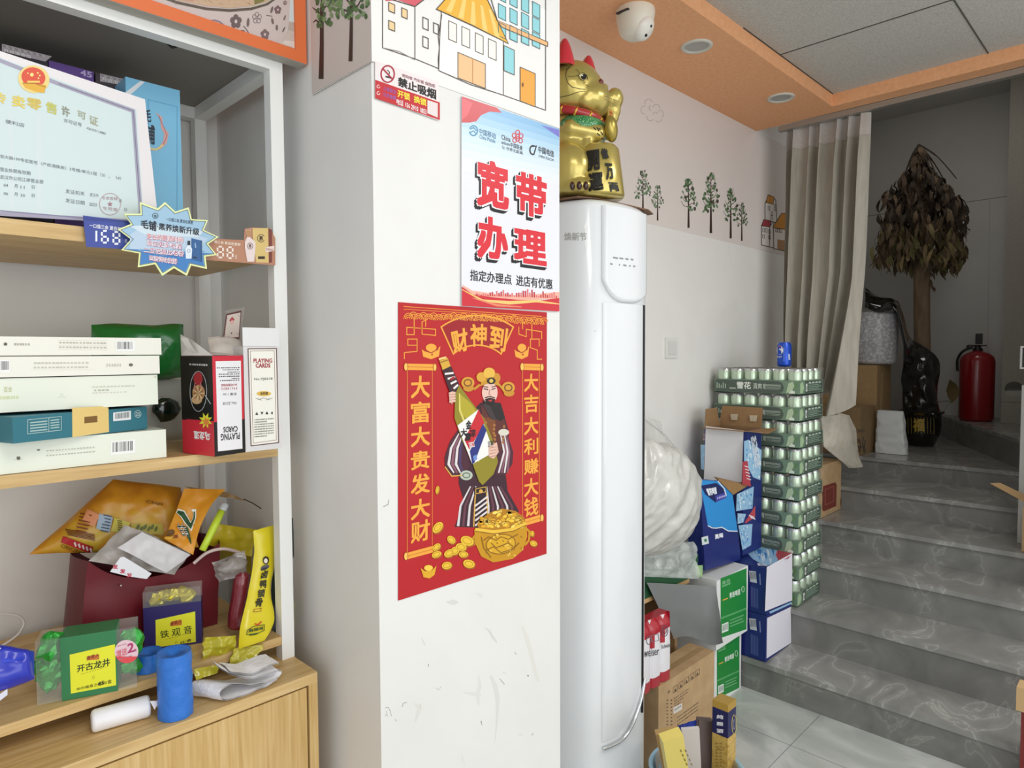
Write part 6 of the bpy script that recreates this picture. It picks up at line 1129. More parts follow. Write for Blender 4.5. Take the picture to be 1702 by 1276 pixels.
for k, (x0, x1, y0, z0, z1, pts, lab) in enumerate(((2.56, 2.783, 1.338, .0, .262, [(575, 495), (717, 430), (717, 770), (575, 838)], 'white-edged green beer carton standing on the floor beside the lowest stair'), (2.515, 2.786, 1.312, .267, .56, [(598, 80), (762, 15), (762, 400), (600, 455)], 'white-edged green beer carton with grey plastic hanging over it, upper of two'))):
    x0 = at(1187.5 if k == 0 else 1190, 1100, y=y0).x; t, b = carton('green_beer_carton', x0, y0, z0, x1, y0+.2, z1, K('#e9ecea', .45), lab, 'carton', 'white-edged green beer cartons')
    A = Art(b, (0, y0, 0), NY).zoom(*Z3M); A.poly(pts, GRN, 2); (xa, ya), (xb, yb_) = pts[0], pts[1]; yc = pts[3][1]; sl = (yb_-ya)/(xb-xa)
    def Q(u0, v0, u1, v1, c, l=3, txt=None, bold=.02):
        P = [(xa+(xb-xa)*u, ya+(yc-ya)*v+sl*(xb-xa)*u*(1-.0*v)) for u, v in ((u0, v0), (u1, v0), (u1, v1), (u0, v1))]
        if txt: A.text(txt, 0, 0, 0, 0, c, l, bold, quad=P)
        else: A.poly(P, c, l)
    Q(.34, .3, .75, .4, '#e6f2e6', 4, '青岛啤酒', .025); Q(.05, .06, .36, .12, '#a9d6b0', 4, '青岛', .0); Q(.05, .13, .38, .16, '#6fb47c'); Q(.08, .37, .28, .39, '#e6b04a', 4); Q(.12, .33, .24, .36, '#d0502a', 4, '▲', 0) if 0 else None
    A.ring(xa+(xb-xa)*.86, ya+(yc-ya)*.33+sl*(xb-xa)*.86, 8, 18, 3, '#cfe8cf', 4); Q(0, .66, 1, .69, '#5fae6c'); Q(.05, .78, .3, .93, '#e9f2ea')
    for j in range(8): Q(.08+j*.026, .8, .09+j*.026, .9, '#24402a', 4)
    Q(.36, .76, .9, .78, '#6fb47c'); Q(.36, .81, .85, .83, '#6fb47c'); Q(.36, .86, .9, .88, '#6fb47c'); pt(t, b, 'carton', .001)
# icy carton column behind
t, b = carton('beer_carton', 2.885, 1.385, .562, 3.075, 1.56, .9, NAVY, 'navy and icy blue beer carton under the open navy carton', 'carton'); A = Art(b, (0, 1.385, 0), NY).zoom(*Z2M); ice(A, [(785, 600), (905, 545), (895, 700), (780, 720)], 8); ice(A, [(790, 735), (850, 740), (830, 800), (790, 810)], 9); A.poly([(840, 800), (915, 680), (915, 760), (850, 805)], '#c04a56', 3)
for j in range(4): A.line([(870+j*10, 745+j*4), (890+j*8, 770+j*3)], 6, '#f0e6ea', 4)
ice(A, [(795, 820), (895, 810), (885, 960), (825, 995)], 10); pt(t, b, 'carton', .001)
# open navy carton on top with brown flaps
cx0, cy0 = 2.885, 1.37; zt_ = at(1241, 716, x=cx0).z; zl = .902; xr_ = at(1265.5, 720, y=cy0).x; yl_ = at(1171, 706, x=cx0).y
t = thing('open_carton', (cx0, cy0, zl), 'open navy beer carton with brown inside flaps and blank white side panel', 'carton'); b = MB(); th = .004
KI = K('#8f6f4c', .8); b.box((cx0, cy0, zl), (xr_, cy0+th, zt_), NAVY); b.box((cx0, cy0+th, zl), (cx0+th, yl_, zt_), NAVY); b.box((xr_-th, cy0+th, zl), (xr_, yl_, zt_), NAVY); b.box((cx0+th, yl_-th, zl), (xr_-th, yl_, zt_), NAVY); b.box((cx0+th, cy0+th, zl), (xr_-th, yl_-th, zl+th), KI)
for a_, e_ in (((cx0+th, cy0+th, zl+th), (cx0+th+.001, yl_-th, zt_)), ((cx0+th, yl_-th-.001, zl+th), (xr_-th, yl_-th, zt_)), ((xr_-th-.001, cy0+th, zl+th), (xr_-th, yl_-th, zt_))): b.box(a_, e_, KI)
A = Art(b, (cx0, 0, 0), NX, vp=None).zoom(*Z2M); A.poly([(566, 118), (833, 150), (820, 517), (553, 495)], '#f4f4f6', 2); ice(A, [(530, 250), (560, 250), (552, 430), (532, 420)], 11); A.text('SZ', 545, 175, 562, 218, '#c9a0a8', 3, .01)
A = Art(b, (0, cy0, 0), NY).zoom(*Z2M); ice(A, [(836, 225), (870, 215), (960, 290), (950, 500), (900, 480), (836, 360)], 12); A.poly([(826, 370), (860, 365), (885, 545), (822, 530)], '#b8414e', 3)
for j in range(5): A.line([(838+j*4, 400+j*22), (868+j*4, 410+j*22)], 7, '#ead6dc', 4)
A.text('勇闯天涯', 0, 0, 0, 0, '#e6eef8', 5, .03, quad=[(880, 190), (915, 175), (958, 400), (915, 420)])
pt(t, b, 'carton')
zt2 = at(1243, 700, y=cy0).z
for nm, P in (('flap', [(cx0, cy0, zt_), (xr_, cy0, zt_), (xr_+.0, cy0-.075, zt_+.006), (cx0+.03, cy0-.085, zt_-.006)]), ('flap', [(cx0, yl_, zt_), (cx0, cy0, zt_), (cx0-.05, cy0+.0, zt_+.004), (cx0-.06, yl_-.02, zt_+.006)]), ('flap', [(cx0, yl_, zt_), (xr_, yl_, zt_), (xr_-.01, yl_+.012, zt_+.085), (cx0+.03, yl_+.012, zt_+.085)]), ('flap', [(xr_, yl_, zt_), (xr_, cy0, zt_), (xr_+.012, cy0+.0, zt_+.095), (xr_+.012, yl_-.01, zt_+.095)])):
    b = MB(); P = [V(p) for p in P]; n_ = (P[1]-P[0]).cross(P[3]-P[0]).normalized()*.003; b.prism(P, n_, K('#94734e', .8, vary=.1, scale=30)); 
    if P[2].z > zt_+.09:
        for u in (.3, .75): q = P[0].lerp(P[1], u)+V((-.006, 0, .03)); b.prism([q, q+V((0, -.03, 0)), q+V((0, -.035, .03)), q+V((0, .004, .028))], (.001, 0, 0), K('#c3b49a', .7))
    pt(t, b, 'flap', label='brown cardboard flap')
# torn navy and light blue carton
yb = 1.37; t = thing('torn_carton', at(1195, 945, y=yb), 'torn navy and light blue beer carton with its lid flap folded open', 'carton'); b = MB()
P = [at(1040+x/4.2528, 680+y/4.2528, y=yb) for x, y in ((545, 860), (525, 510), (535, 498), (680, 510), (755, 600), (795, 860), (812, 1050), (800, 1085), (560, 1140))]; P = [V((p.x, p.y, max(p.z, .562))) for p in P]
b.prism(P, (0, .07, 0), NAVY); A = Art(b, (0, yb, 0), NY).zoom(*Z2M)
A.poly([(525, 510), (540, 500), (650, 508), (690, 540), (755, 602), (790, 862), (725, 858), (680, 832), (640, 838), (580, 822)], '#2f93dc', 1); A.line([(580, 822), (610, 838), (640, 840), (680, 834), (725, 860), (790, 862)], 7, '#e6ecf2', 2)
A.poly([(530, 540), (640, 520), (690, 560), (700, 590), (635, 660), (560, 600)], '#18225e', 2); A.text('雪花啤酒', 0, 0, 0, 0, '#eef2fa', 3, .05, quad=[(565, 560), (638, 548), (645, 598), (585, 612)]); A.poly([(632, 612), (700, 588), (712, 625), (640, 655)], '#4a4aa8', 3); A.dashes(645, 622, 705, 14, '#b9b9e6', 4, 5)
A.line([(650, 505), (695, 560), (710, 610)], 8, '#dfe9f4', 3)
A.poly([(535, 905), (580, 893), (588, 948), (540, 960)], '#d6e0e0', 2); A.poly([(553, 918), (570, 914), (573, 934), (556, 938)], '#3a7a5a', 3); A.text('勇闯', 0, 0, 0, 0, '#eef2fa', 3, .05, quad=[(628, 885), (685, 872), (688, 905), (632, 918)])
pt(t, b, 'carton')
b = MB(); P = [at(1040+x/4.2528, 680+y/4.2528, y=yb-.004) for x, y in ((655, 500), (700, 490), (905, 535), (760, 605))]; P = [P[0], P[1]+V((0, .05, 0)), P[2]+V((-.03, .012, 0)), P[3]]; b.prism(P, (0, 0, .003), K('#9a774c', .8, vary=.1)); pt(t, b, 'flap', label='brown cardboard flap')
# small table with board, cardboard box, red can pack
t = thing('low_table', (2.1, 1.45, 0), 'low brown board table beside the air conditioner, crowded with bags and cans', 'table')
zb_ = at(1075, 1003, y=1.35).z; TBm = K('#c3a06c', .6, vary=.08)
b = MB(); b.box((1.86, 1.378, zb_-.016), (2.40, 1.66, zb_), TBm); pt(t, b, 'table_top', .001)
for x in (1.88, 2.33): b = MB(); b.box((x, 1.40, 0), (x+.018, 1.65, zb_-.0165), K('#a9855a', .6)); pt(t, b, 'side_panel')
cyf = 1.262; zc_ = at(1185, 1083, y=cyf).z; xr2 = at(1187, 1110, y=cyf).x; xl2 = xr2-.40
t = thing('cardboard_box', (xr2-.2, cyf, 0), 'brown cardboard shipping box with printed handling symbols on the floor by the air conditioner', 'cardboard box'); b = MB(); b.obox(V((xl2, cyf, .001)), V((xr2-xl2, 0, 0)), V((0, .11, 0)), V((0, 0, zc_-.001)), KRAFT)
A = Art(b, (0, cyf, 0), NY).zoom(*Z3M); BK = '#4a3a2c'
for x, y in ((312, 782), (348, 755), (383, 728), (418, 703), (452, 680)): A.frame(x-13, y-18+4, x+13, y+22, 2.5, BK, 1); A.line([(x-4, y+8), (x, y-6), (x+5, y+6)], 5, BK, 1); A.line([(x-7, y+12), (x+7, y+6)], 3, BK, 1)
A.line([(262, 800), (282, 790)], 3, BK, 1); A.line([(272, 785), (272, 808)], 4, BK, 1)
for j, L_ in enumerate((95, 90, 60, 40)): A.dashes(305, 835+j*17, 305+L_, 7, '#6a5640', 1, 8)
A.poly([(300, 893), (355, 866), (356, 905), (302, 936)], '#e0d9d0', 1); A.dashes(308, 905, 350, 12, '#9a9088', 2, 4)
for j in range(3): A.dashes(325, 955+j*22, 460, 8, '#6a5640', 1, 14)
for c_ in (262, 288):
    for j in range(9): A.line([(c_-5, 850+j*22), (c_+5, 846+j*22)], 7, '#6a5640', 1)
pt(t, b, 'carton', .002)
b = MB(); b.box((xl2+.02, cyf+.035, zc_+.0005), (xr2-.01, cyf+.06, zc_+.0012), K('#a88860', .4)); pt(t, b, 'packing_tape')
# budweiser cans pack
yp = 1.266; xr3 = at(1117.5, 1080, y=yp).x; zt3 = min(at(1100, 1012, y=yp).z, zb_-.02); RW, WW = K('#b21f30', .3, coat=.4), K('#eceaee', .35)
t = thing('can_pack', (xr3-.1, yp, zc_), 'red and white beer can pack in film on top of the cardboard box', 'can pack'); b = MB()
zb3_ = zc_+.002
def pk(u, v):
    x = xr3-.26+.26*u; z = zb3_+(zt3-zb3_)*v; y = yp+.012*(1-abs(math.sin(math.pi*u*4)))**2*(1 if v < .9 else 1)+.02*max(0, v-.88)/.12; return V((x, y, z))
b.grid(pk, 64, 20, RW, mfn=lambda u, v: WW if (.12 < v < .62 and not (.12 < v < .17)) or (.62 < v < .78 and abs(math.sin(math.pi*u*4)) > .75) else RW)
b.grid(lambda u, v: V((xr3-.0+.004*math.sin(v*3), yp+.012+.045*u, zb3_+(zt3-zb3_)*v)), 8, 20, RW, mfn=lambda u, v: WW if .12 < v < .62 else RW); b.grid(lambda u, v: V((xr3-.26+.26*u, yp+.02+.038*v, zt3)), 20, 6, RW)
A = Art(b, (0, yp-.001, 0), NY).zoom(*Z3M); A.text('Budweiser', 0, 0, 0, 0, '#2a2a2e', 2, .0, quad=[(60, 530), (210, 512), (212, 560), (62, 590)]); A.text('Budweiser', 0, 0, 0, 0, '#2a2a2e', 2, 0, quad=[(225, 500), (285, 480), (285, 510), (225, 525)])
A.ring(145, 470, 14, 26, 4, '#6a6a72', 2); A.line([(160, 440), (205, 430), (210, 470), (165, 480)], 3, '#7a7a82', 2, True); A.ring(248, 410, 18, 34, 4, '#5a5a66', 2); A.ring(248, 410, 8, 18, 4, '#8a3a44', 2); A.poly([(138, 345), (160, 338), (150, 368)], '#f0e6e8', 2); A.poly([(218, 310), (245, 304), (234, 335)], '#f0e6e8', 2); pt(t, b, 'pack')
# green can pack in film, grey sheet
yq = 1.38; zq = zb_+.001; t = thing('can_pack', at(1120, 975, y=yq), 'film-wrapped green beer can pack lying on the low table', 'can pack'); b = MB()
x0, x1 = at(1068, 960, y=yq).x, at(1160, 960, y=yq).x; zt4 = at(1120, 938, y=yq).z
b.obox(V((x0, yq, zq)), V((x1-x0, 0, 0)), V((0, .12, 0)), V((0, 0, (zt4-zq))), K('#2a5a3a', .35), {1: K('#7f8f84', .3)}); A = Art(b, (0, yq, 0), NY).zoom(*Z2M)
A.poly([(145, 1135), (395, 1150), (430, 1192), (145, 1160)], '#9fb4a6', 1); A.poly([(395, 1150), (440, 1125), (540, 1125), (530, 1180), (490, 1192), (410, 1192)], '#3a5f48', 2); A.poly([(490, 1105), (545, 1100), (540, 1180), (505, 1190)], '#9fc68a', 3); A.text('雪花', 430, 1150, 465, 1162, '#e6efe6', 4, .02); A.text('啤酒', 430, 1168, 465, 1180, '#e6efe6', 4, .02)
for j in range(5): A.poly([(160+j*34, 1125), (180+j*34, 1108), (192+j*34, 1128)], '#d9e2d8', 3)
pt(t, b, 'tray')
for k, (px, py, rr_) in enumerate(((1088, 922, .034), (1113, 918, .034), (1137, 925, .034))):
    b = MB(); c = at(px, py, y=yq+.05); b.lathe([(.0001, 0), (.024, .002), (.033, .01), (.033, .08)], V((c.x, c.y, c.z-.0)), K('#c9cec9', .2, .8), 22, A=V((0, 0, -1))); pt(t, b, 'can')
b = MB(); film(b, [(1072, 905, 1.35), (1158, 900, 1.35), (1163, 962, 1.35), (1072, 958, 1.35)], 1.35, K('#dfe6e2', .1, alpha=.35, coat=.6), .02, 41, 24); lump(b, at(1136, 925, y=1.36), (.045, .028, .04), K('#c9cdc9', .12, alpha=.55, coat=.6), 26, .4, 3); pt(t, b, 'film_wrap', label='crinkled clear film')
b = MB()
def gs(u, v):
    Lq = [(1075, 975), (1083, 1000), (1118, 1035), (1118, 1062)]; P0 = at(1075+u*62, 972+14*u+v*6, y=1.36-.02*v)
    A0_ = (1075+115*u, 968+6*u); B0_ = (1120+82*u, 1062+4*u-6*math.sin(u*6)); px = A0_[0]+(B0_[0]-A0_[0])*v; py = A0_[1]+(B0_[1]-A0_[1])*v; p = at(px, py, y=1.366-.008*math.sin(v*3)-.012*u*v-.075*u**3); return p+V((0, -.01*noise.noise(V((u*3, v*3, 1)))*v, 0))
b.grid(gs, 24, 24, K('#7d8080', .3, coat=.3)); b.grid(lambda u, v: gs(1-u, v)+V((0, .0012, 0)), 24, 24, K('#7d8080', .3, coat=.3)); o = b.build('plastic_sheet'); tag(o, 'dull grey plastic sheet draped from the low table over the cardboard box', 'plastic sheet')
# big pale sack
SK = ramp_mat('pale_plastic_sack', [(.3, '#bdbcb6'), (.5, '#c9c8c2'), (.7, '#d6d5d0')], (1, 1, 1), .2, 16, 8, bump=.8)
for nd in SK.node_tree.nodes:
    if nd.type == 'BUMP': nd.inputs['Distance'].default_value = .005
b = MB(); cs = at(1086, 822, y=1.36); cs = V((cs.x, 1.36, cs.z))
def sackf(p):
    d_ = p-cs; k = .5*noise.noise(p*6)-.8*abs(noise.noise(V((p.x*3+p.z*4, p.y*4, p.z*12-p.x*10))))-.35*abs(noise.noise(V((p.x*9+p.z*9, p.y*8, p.z*24-p.x*20+3)))); zf = d_.z; q = cs+d_*(1+.16*k); q.x += -.18*max(0, zf)*1.0-.02; q.y = min(q.y, 1.362 if q.x > 2.36 else 1.6); q.x = max(q.x, 1.845); q.z = max(q.z, zb_+.135)
    return q
b.ell(cs, (.29, .15, .225), SK, 150, 100, fn=sackf)
t = thing('plastic_sack', V((cs.x, cs.y, zb_)), 'big crinkled pale plastic sack resting above the can packs beside the air conditioner', 'sack'); pt(t, b, 'sack_body')
b = MB(); f_ = film(b, [(1066, 690, 1.6), (1095, 700, 1.6), (1165, 830, 1.42), (1072, 850, 1.4)], 1.5, K('#dcdcd8', .12, alpha=.3, coat=.6), .02, 51, 14)
b.tube([at(1073, 698, y=1.58), at(1105, 722, y=1.55), at(1140, 765, y=1.5), at(1165, 800, y=1.46)], .0018, K('#c9c9c6', .2, alpha=.7), 6); pt(t, b, 'clear_film', label='loose clear film')
# ------------------------------------------------------------------ waste basket with boxes
rimz = .27; wc = at(1158, 1276, z=rimz); wc.z = 0; BT = K('#9fc3d6', .4)
t = thing('waste_basket', wc, 'pale blue plastic basket holding discarded boxes in front of the cardboard box', 'basket'); b = MB(); Rr = .132
b.lathe([(.085, .002), (.09, .01), (Rr-.004, rimz-.01), (Rr+.004, rimz-.004), (Rr+.008, rimz), (Rr+.004, rimz+.004), (Rr-.003, rimz+.001), (Rr-.008, rimz-.012), (.086, .012), (.0001, .01)], wc, BT, 48, sx=1, sy=1); b.lathe([(.085, .002), (.0001, .001)], wc, BT, 48); pt(t, b, 'basket_body')
b = MB()
def liner(u, v):
    a = 2*math.pi*u; r_ = Rr-.012+.006*noise.noise(V((math.cos(a)*4, math.sin(a)*4, v*3))); return wc+V((r_*math.cos(a)*(1-.05*v), r_*math.sin(a)*(1-.05*v), rimz+.012-.1*v+.01*noise.noise(V((math.cos(a)*5, math.sin(a)*5, 3)))))
b.grid(liner, 48, 8, K('#c9c2b4', .4, alpha=.8), closeu=True); pt(t, b, 'liner', label='crinkled translucent liner')
def stickbox(name, base, top, w, d, m, lab, artf=None, roll=0, gold=None, cat='box'):
    """box leaning along base->top"""
    ax = (top-base); H_ = ax.length; az = ax/H_; side = V((rt.x, rt.y, 0)).normalized(); side = Matrix.Rotation(math.radians(roll), 3, az) @ side; side = (side-az*side.dot(az)).normalized(); fr = az.cross(side); fr = -fr if fr.dot(CAM-base) > 0 else fr
    t = thing(name, base, lab, cat); b = MB(); O = base-side*w/2
    b.obox(O, side*w, fr*d, az*H_, m)
    if artf: artf(b, O, side, fr, az, H_)
    pt(t, b, 'carton', .0008); return t
NB = K('#1b1d52', .35); GL = ramp_mat('gold_foil_print', [(.3, '#a9843a'), (.5, '#cfae5e'), (.7, '#b5903f')], (1, 1, 1), .35, 60, 5)
gy = .905; gx = at(1210, 1200, y=gy).x; gz = at(1210, 1172, y=gy).z; gw = .05; gb = .09; zn1, zn0 = at(1210, 1184, y=gy).z, at(1210, 1227, y=gy).z
t = thing('liquor_tube_box', (gx+gw/2, gy+gw/2, gb), 'tall gold and navy liquor box standing in the basket', 'box'); b = MB()
for z0, z1, m in ((gb, zn0, GL), (zn0, zn1, NB), (zn1, gz, K('#c9a24a', .3, .4))): b.box((gx, gy, z0), (gx+gw, gy+gw, z1), m)
A = Art(b, (gx, 0, 0), NX, vp=None).zoom(*Z3M)
for ch, y in (('纯', 938), ('粮', 982), ('酒', 1026)): A.text(ch, 0, 0, 0, 0, '#dcdce2', 3, .04, quad=[(574, y), (618, y+4), (616, y+30), (574, y+26)])
for c_ in (575, 600):
    for j in range(8): A.line([(c_-8, 1120+j*20), (c_+8, 1122+j*20)], 9, '#a08040', 3)
A = Art(b, (0, gy, 0), NY).zoom(*Z3M); A.ring(683, 1000, 14, 60, 4, '#b9a86a', 3); A.ring(683, 1000, 6, 30, 4, '#8a8a9a', 3); pt(t, b, 'carton', .0006)
y0p = at(1100, 1255, y=.985); yt = at(1138, 1212, y=1.0)
yb0 = at(1150, 1330, y=1.0); 
def yart(b, O, s_, f_, z_, H_):
    A = Art(b, O-f_*.0006, -f_, vp=None).zoom(*Z3M); A.rough = .5
    for j in range(4):
        for c_ in range(2): A.line([(345+c_*30+j*12, 1160+j*28), (352+c_*30+j*12, 1176+j*28)], 8, '#8a7a34', 1)
def bs(top): return V((wc.x+(top.x-wc.x)*.25+.01, wc.y+(top.y-wc.y)*.25, .035)), top
stickbox('medicine_box', *bs(at(1119, 1228, y=.92)), .058, .03, K('#e3cf6e', .45), 'pale yellow carton leaning in the basket', yart, 12)
stickbox('paper_box', *bs(at(1148, 1212, y=.955)), .05, .012, K('#cfc9c6', .5), 'pale grey paper carton tucked behind the yellow carton in the basket')
stickbox('dark_box', *bs(at(1174, 1198, y=.985)), .045, .03, K('#6d5d58', .5), 'dark brown printed carton standing in the basket behind the gold box')
stickbox('kraft_box', *bs(at(1108, 1218, y=.975)), .06, .02, K('#b5945f', .7), 'tan cardboard scrap at the left side inside the basket')
b = MB(); film(b, [(1128, 1205), (1158, 1196), (1156, 1214), (1122, 1222)], 1.01, K('#2a3f9a', .35), .004, 61, 40); o = b.build('blue_wrapper'); tag(o, 'dark blue wrapper poking up at the back of the basket', 'wrapper')
# ================================================================== CURTAIN
Xc = 3.66
Lx = cr([(1309, 208, 0), (1306, 300, 0), (1303, 450, 0), (1303, 600, 0), (1310, 700, 0)], 10); Rx = cr([(1450, 186, 0), (1444, 380, 0), (1437, 505, 0), (1428, 600, 0), (1426, 665, 0)], 10)
rc = random.Random(2)
def curt(u, v, off=0):
    k = v*40; i = min(int(k), 39); l_, r_ = Lx[i].lerp(Lx[i+1], k-i), Rx[i].lerp(Rx[i+1], k-i)
    sv = max(0, (v-.55)/.45); sv = sv*(.4+.6*sv); th_ = .87; wt = th_-.30*sv
    w = u/th_*wt if u < th_ else wt+(u-th_)/(1-th_)*(1-wt)
    px = l_.x+(r_.x-l_.x)*w; ytop = 216-26*w-2; ybot = 668+14*math.sin(u*5+.4) if u < th_ else 690-18*((u-th_)/(1-th_))**2
    py = ytop+(ybot-ytop)*v; ph = u*2*math.pi*6.5+1.1*math.sin(u*7)+.5*math.sin(u*19); pin = min(1, .45+v*4)
    k_ = 1 if u < th_ else max(.2, 1-(u-th_)*14); dx = (.036+.016*math.sin(u*23))*pin*k_*math.sin(ph)+.01*math.sin(u*31+v*2)*pin+.014*math.sin(v*4+u*5)
    if u >= th_: dx -= .05*sv+.03*math.sin(math.pi*(u-th_)/(1-th_))*pin
    p = at(px, py, x=Xc); return p+V((dx+off, .008*math.cos(ph)*pin*k_, 0))
t = thing('curtain', (Xc, 1.3, 1.15), 'beige linen curtain hanging gathered at the stair opening above the beer stack', 'curtain')
b = MB(); b.grid(lambda u, v: curt(u, v), 170, 60, CURT); b.grid(lambda u, v: curt(1-u, v, .003), 170, 60, CURT); pt(t, b, 'fabric')
HB = ramp_mat('curtain_header', [(.3, '#b3aca6'), (.7, '#bdb6b0')], (1, 1, 1), .8, 80, 4); b = MB(); b.grid(lambda u, v: curt(u, v*.075, -.004), 170, 5, HB); pt(t, b, 'header_band', label='paler heading tape')
for i in range(8):
    b = MB(); p = curt(.02+i*.137, 0); b.tube([p+V((0, 0, .0)), p+V((-.004, 0, .012)), V((3.625, p.y, ZS-.03))], .0016, K('#6a6a66', .4, .6), 6); pt(t, b, 'hook')
# ================================================================== THINGS ON THE UPPER STEPS
Z4M = (1280, 380, 3.19)
# floor carton with red print on the fourth tread
t, b = carton('cardboard_box', 3.712, 1.345, .593, 4.02, 1.62, .88, KRAFT, 'brown cardboard box with dark red square print, on a stair tread under the beige cloth', 'cardboard box'); A = Art(b, (0, 1.345, 0), NY).zoom(1300, 760, 2.4726); A.poly([(168, 118), (218, 102), (224, 112), (222, 200), (170, 222), (164, 212)], '#7a3228', 1); A.frame(176, 132, 212, 196, 2, '#a8665a', 2); A.ell(245, 185, 8, 20, '#7a5a3c', 1); A.line([(165, 140), (172, 210)], 3, '#5a4430', 1); pt(t, b, 'carton', .002)
def draped(pxq, y, m, seed, amp=.015, nu=40, nv=40, n=9):
    b = MB(); P = [at(a, b_, y=yy) for a, b_, yy in pxq]
    def f(u, v, o_=0):
        p = (1-v)*((1-u)*P[0]+u*P[1])+v*((1-u)*P[3]+u*P[2]); k = noise.noise(V((u*4+seed, v*2.2, 0)))+.5*noise.noise(V((u*11, v*4+seed, 2))); return p+V((-amp*k*.3, -amp*(k+.9*math.sin(math.pi*u))+o_, 0))
    b.grid(lambda u, v: f(u, v), nu, nv, m); b.grid(lambda u, v: f(1-u, v, .004), nu, nv, m); return b
CAN = ramp_mat('cream_canvas', [(.3, '#cfc6b4'), (.7, '#ddd6c8')], (1, 1, 1), .9, 30, 6, bump=.3)
b = MB(); outl = [((1364, 692), (1395, 686)), ((1366, 705), (1412, 690)), ((1368, 725), (1422, 712)), ((1370, 742), (1424, 735)), ((1392, 762), (1428, 755)), ((1412, 778), (1433, 772))]
def cv(u, v, o_=0):
    k = v*(len(outl)-1); i = min(int(k), len(outl)-2); (a, c_), (a2, c2) = outl[i], outl[i+1]; l_ = (a[0]+(a2[0]-a[0])*(k-i), a[1]+(a2[1]-a[1])*(k-i)); r_ = (c_[0]+(c2[0]-c_[0])*(k-i), c_[1]+(c2[1]-c_[1])*(k-i)); p = at(l_[0]+(r_[0]-l_[0])*u, l_[1]+(r_[1]-l_[1])*u, y=1.33); return p+V((0, -.03*math.sin(math.pi*u)-.012*noise.noise(V((u*5, v*3, 1)))+o_, 0))
b.grid(lambda u, v: cv(u, v), 30, 40, CAN); b.grid(lambda u, v: cv(1-u, v, .004), 30, 40, CAN); o = b.build('canvas_cloth'); tag(o, 'cream canvas cloth draped over the box beside the beer stack', 'cloth')
# box with root print and white sack
t, b = carton('cardboard_box', 4.51, 1.40, .838, 4.80, 1.70, at(1440, 676, y=1.40).z, K('#8d7350', .8, vary=.08), 'brown carton with a root drawing printed on it, beside the white sack', 'cardboard box')
A = Art(b, (0, 1.40, 0), NY).zoom(*Z4M)
for pts in ([(470, 1110), (480, 1140), (475, 1185)], [(495, 1105), (490, 1150), (500, 1190)], [(465, 1150), (480, 1160), (500, 1150)], [(505, 1120), (498, 1160), (508, 1180)]): A.line(pts, 5, '#3a3020', 1)
A.ell(488, 1070, 18, 8, '#6a5636', 1); pt(t, b, 'carton', .003)
t, b = carton('cardboard_box', 4.82, 1.40, .838, 5.12, 1.75, at(1470, 606, y=1.40).z, K('#a98a60', .8, vary=.06), 'tall brown cardboard box behind the curtain hem, under the bubble wrap roll', 'cardboard box'); b.box((4.90, 1.399, .95), (4.94, 1.3995, 1.35), K('#c0a578', .5)); pt(t, b, 'carton', .003)
b = MB(); WS = K('#dfe2e2', .6, bump=.5, scale=22); ws = V((4.75, 1.32, .838))
p0, p1 = at(1452, 750, x=4.72), at(1506, 751, x=4.72); wl, wr = p0.y, p1.y; ht = at(1480, 683, x=4.75).z-.838
def wsf(u, v):
    a = 2*math.pi*u; k = abs(math.cos(a))**.5*(1 if math.cos(a) > 0 else -1), abs(math.sin(a))**.5*(1 if math.sin(a) > 0 else -1); w = (wl-wr)/2*(1-.2*v); return V((4.76+.045*k[0]*(1-.25*v), (wl+wr)/2+.012*v+w*k[1], .839+ht*v))+V((k[0], k[1], 0))*(.006*noise.noise(V((math.cos(a)*2, math.sin(a)*2, v*9))))
b.grid(wsf, 48, 24, WS, closeu=True); b.add([wsf(i/48, 1) for i in range(48)], [tuple(range(48))], WS); o = b.build('white_sack'); tag(o, 'white woven plastic sack standing on the landing left of the black pot', 'sack')
# bubble wrap roll
BW = ramp_mat('bubble_wrap', [(.4, '#b4b3b6'), (.55, '#cfced2'), (.65, '#e6e6ea')], (1, 1, 1), .3, 60, 3, bump=.8)
c0b = at(1458, 612, x=5.0); rz = .13; zb5 = at(1470, 605, y=1.40).z+.002; zt5 = at(1465, 518, x=4.95).z; cb_ = V((4.97, at(1456, 600, x=4.97).y, zb5))
b = MB(); b.lathe([(.0001, 0), (rz*.86, 0), (rz*.95, .02), (rz, (zt5-zb5)*.5), (rz*1.02, zt5-zb5-.03), (rz*.9, zt5-zb5), (.04, zt5-zb5+.002), (.0001, zt5-zb5)], cb_, BW, 40); o = b.build('bubble_wrap_roll'); tag(o, 'upright roll of bubble wrap on the tall cardboard box', 'bubble wrap')
# black plastic bag
BP_ = K('#121112', .18, coat=.7, bump=.4, scale=16); b = MB()
def bkf(u, v, o_=0):
    top = cr([(1438, 478, 5.05), (1462, 492, 5.02), (1490, 498, 5.0), (1502, 525, 5.0), (1512, 560, 5.05), (1535, 575, 5.15), (1556, 592, 5.2), (1562, 610, 5.22), (1558, 655, 5.25), (1562, 684, 5.25)], 6); bot = cr([(1438, 512, 4.84), (1462, 518, 4.83), (1488, 518, 4.84), (1496, 548, 4.86), (1504, 590, 4.9), (1498, 625, 5.0), (1500, 645, 5.05), (1510, 660, 5.08), (1525, 680, 5.1), (1545, 690, 5.12)], 6)
    n_ = len(top)-1; k = u*n_; i = min(int(k), n_-1); a = top[i].lerp(top[i+1], k-i); c_ = bot[i].lerp(bot[i+1], k-i); q = a.lerp(c_, v); p = at(q.x, q.y, x=q.z-.06*math.sin(math.pi*v)); kk = noise.noise(p*9)+.5*noise.noise(p*24); return p+V((-.02*kk+o_, 0, .01*kk))
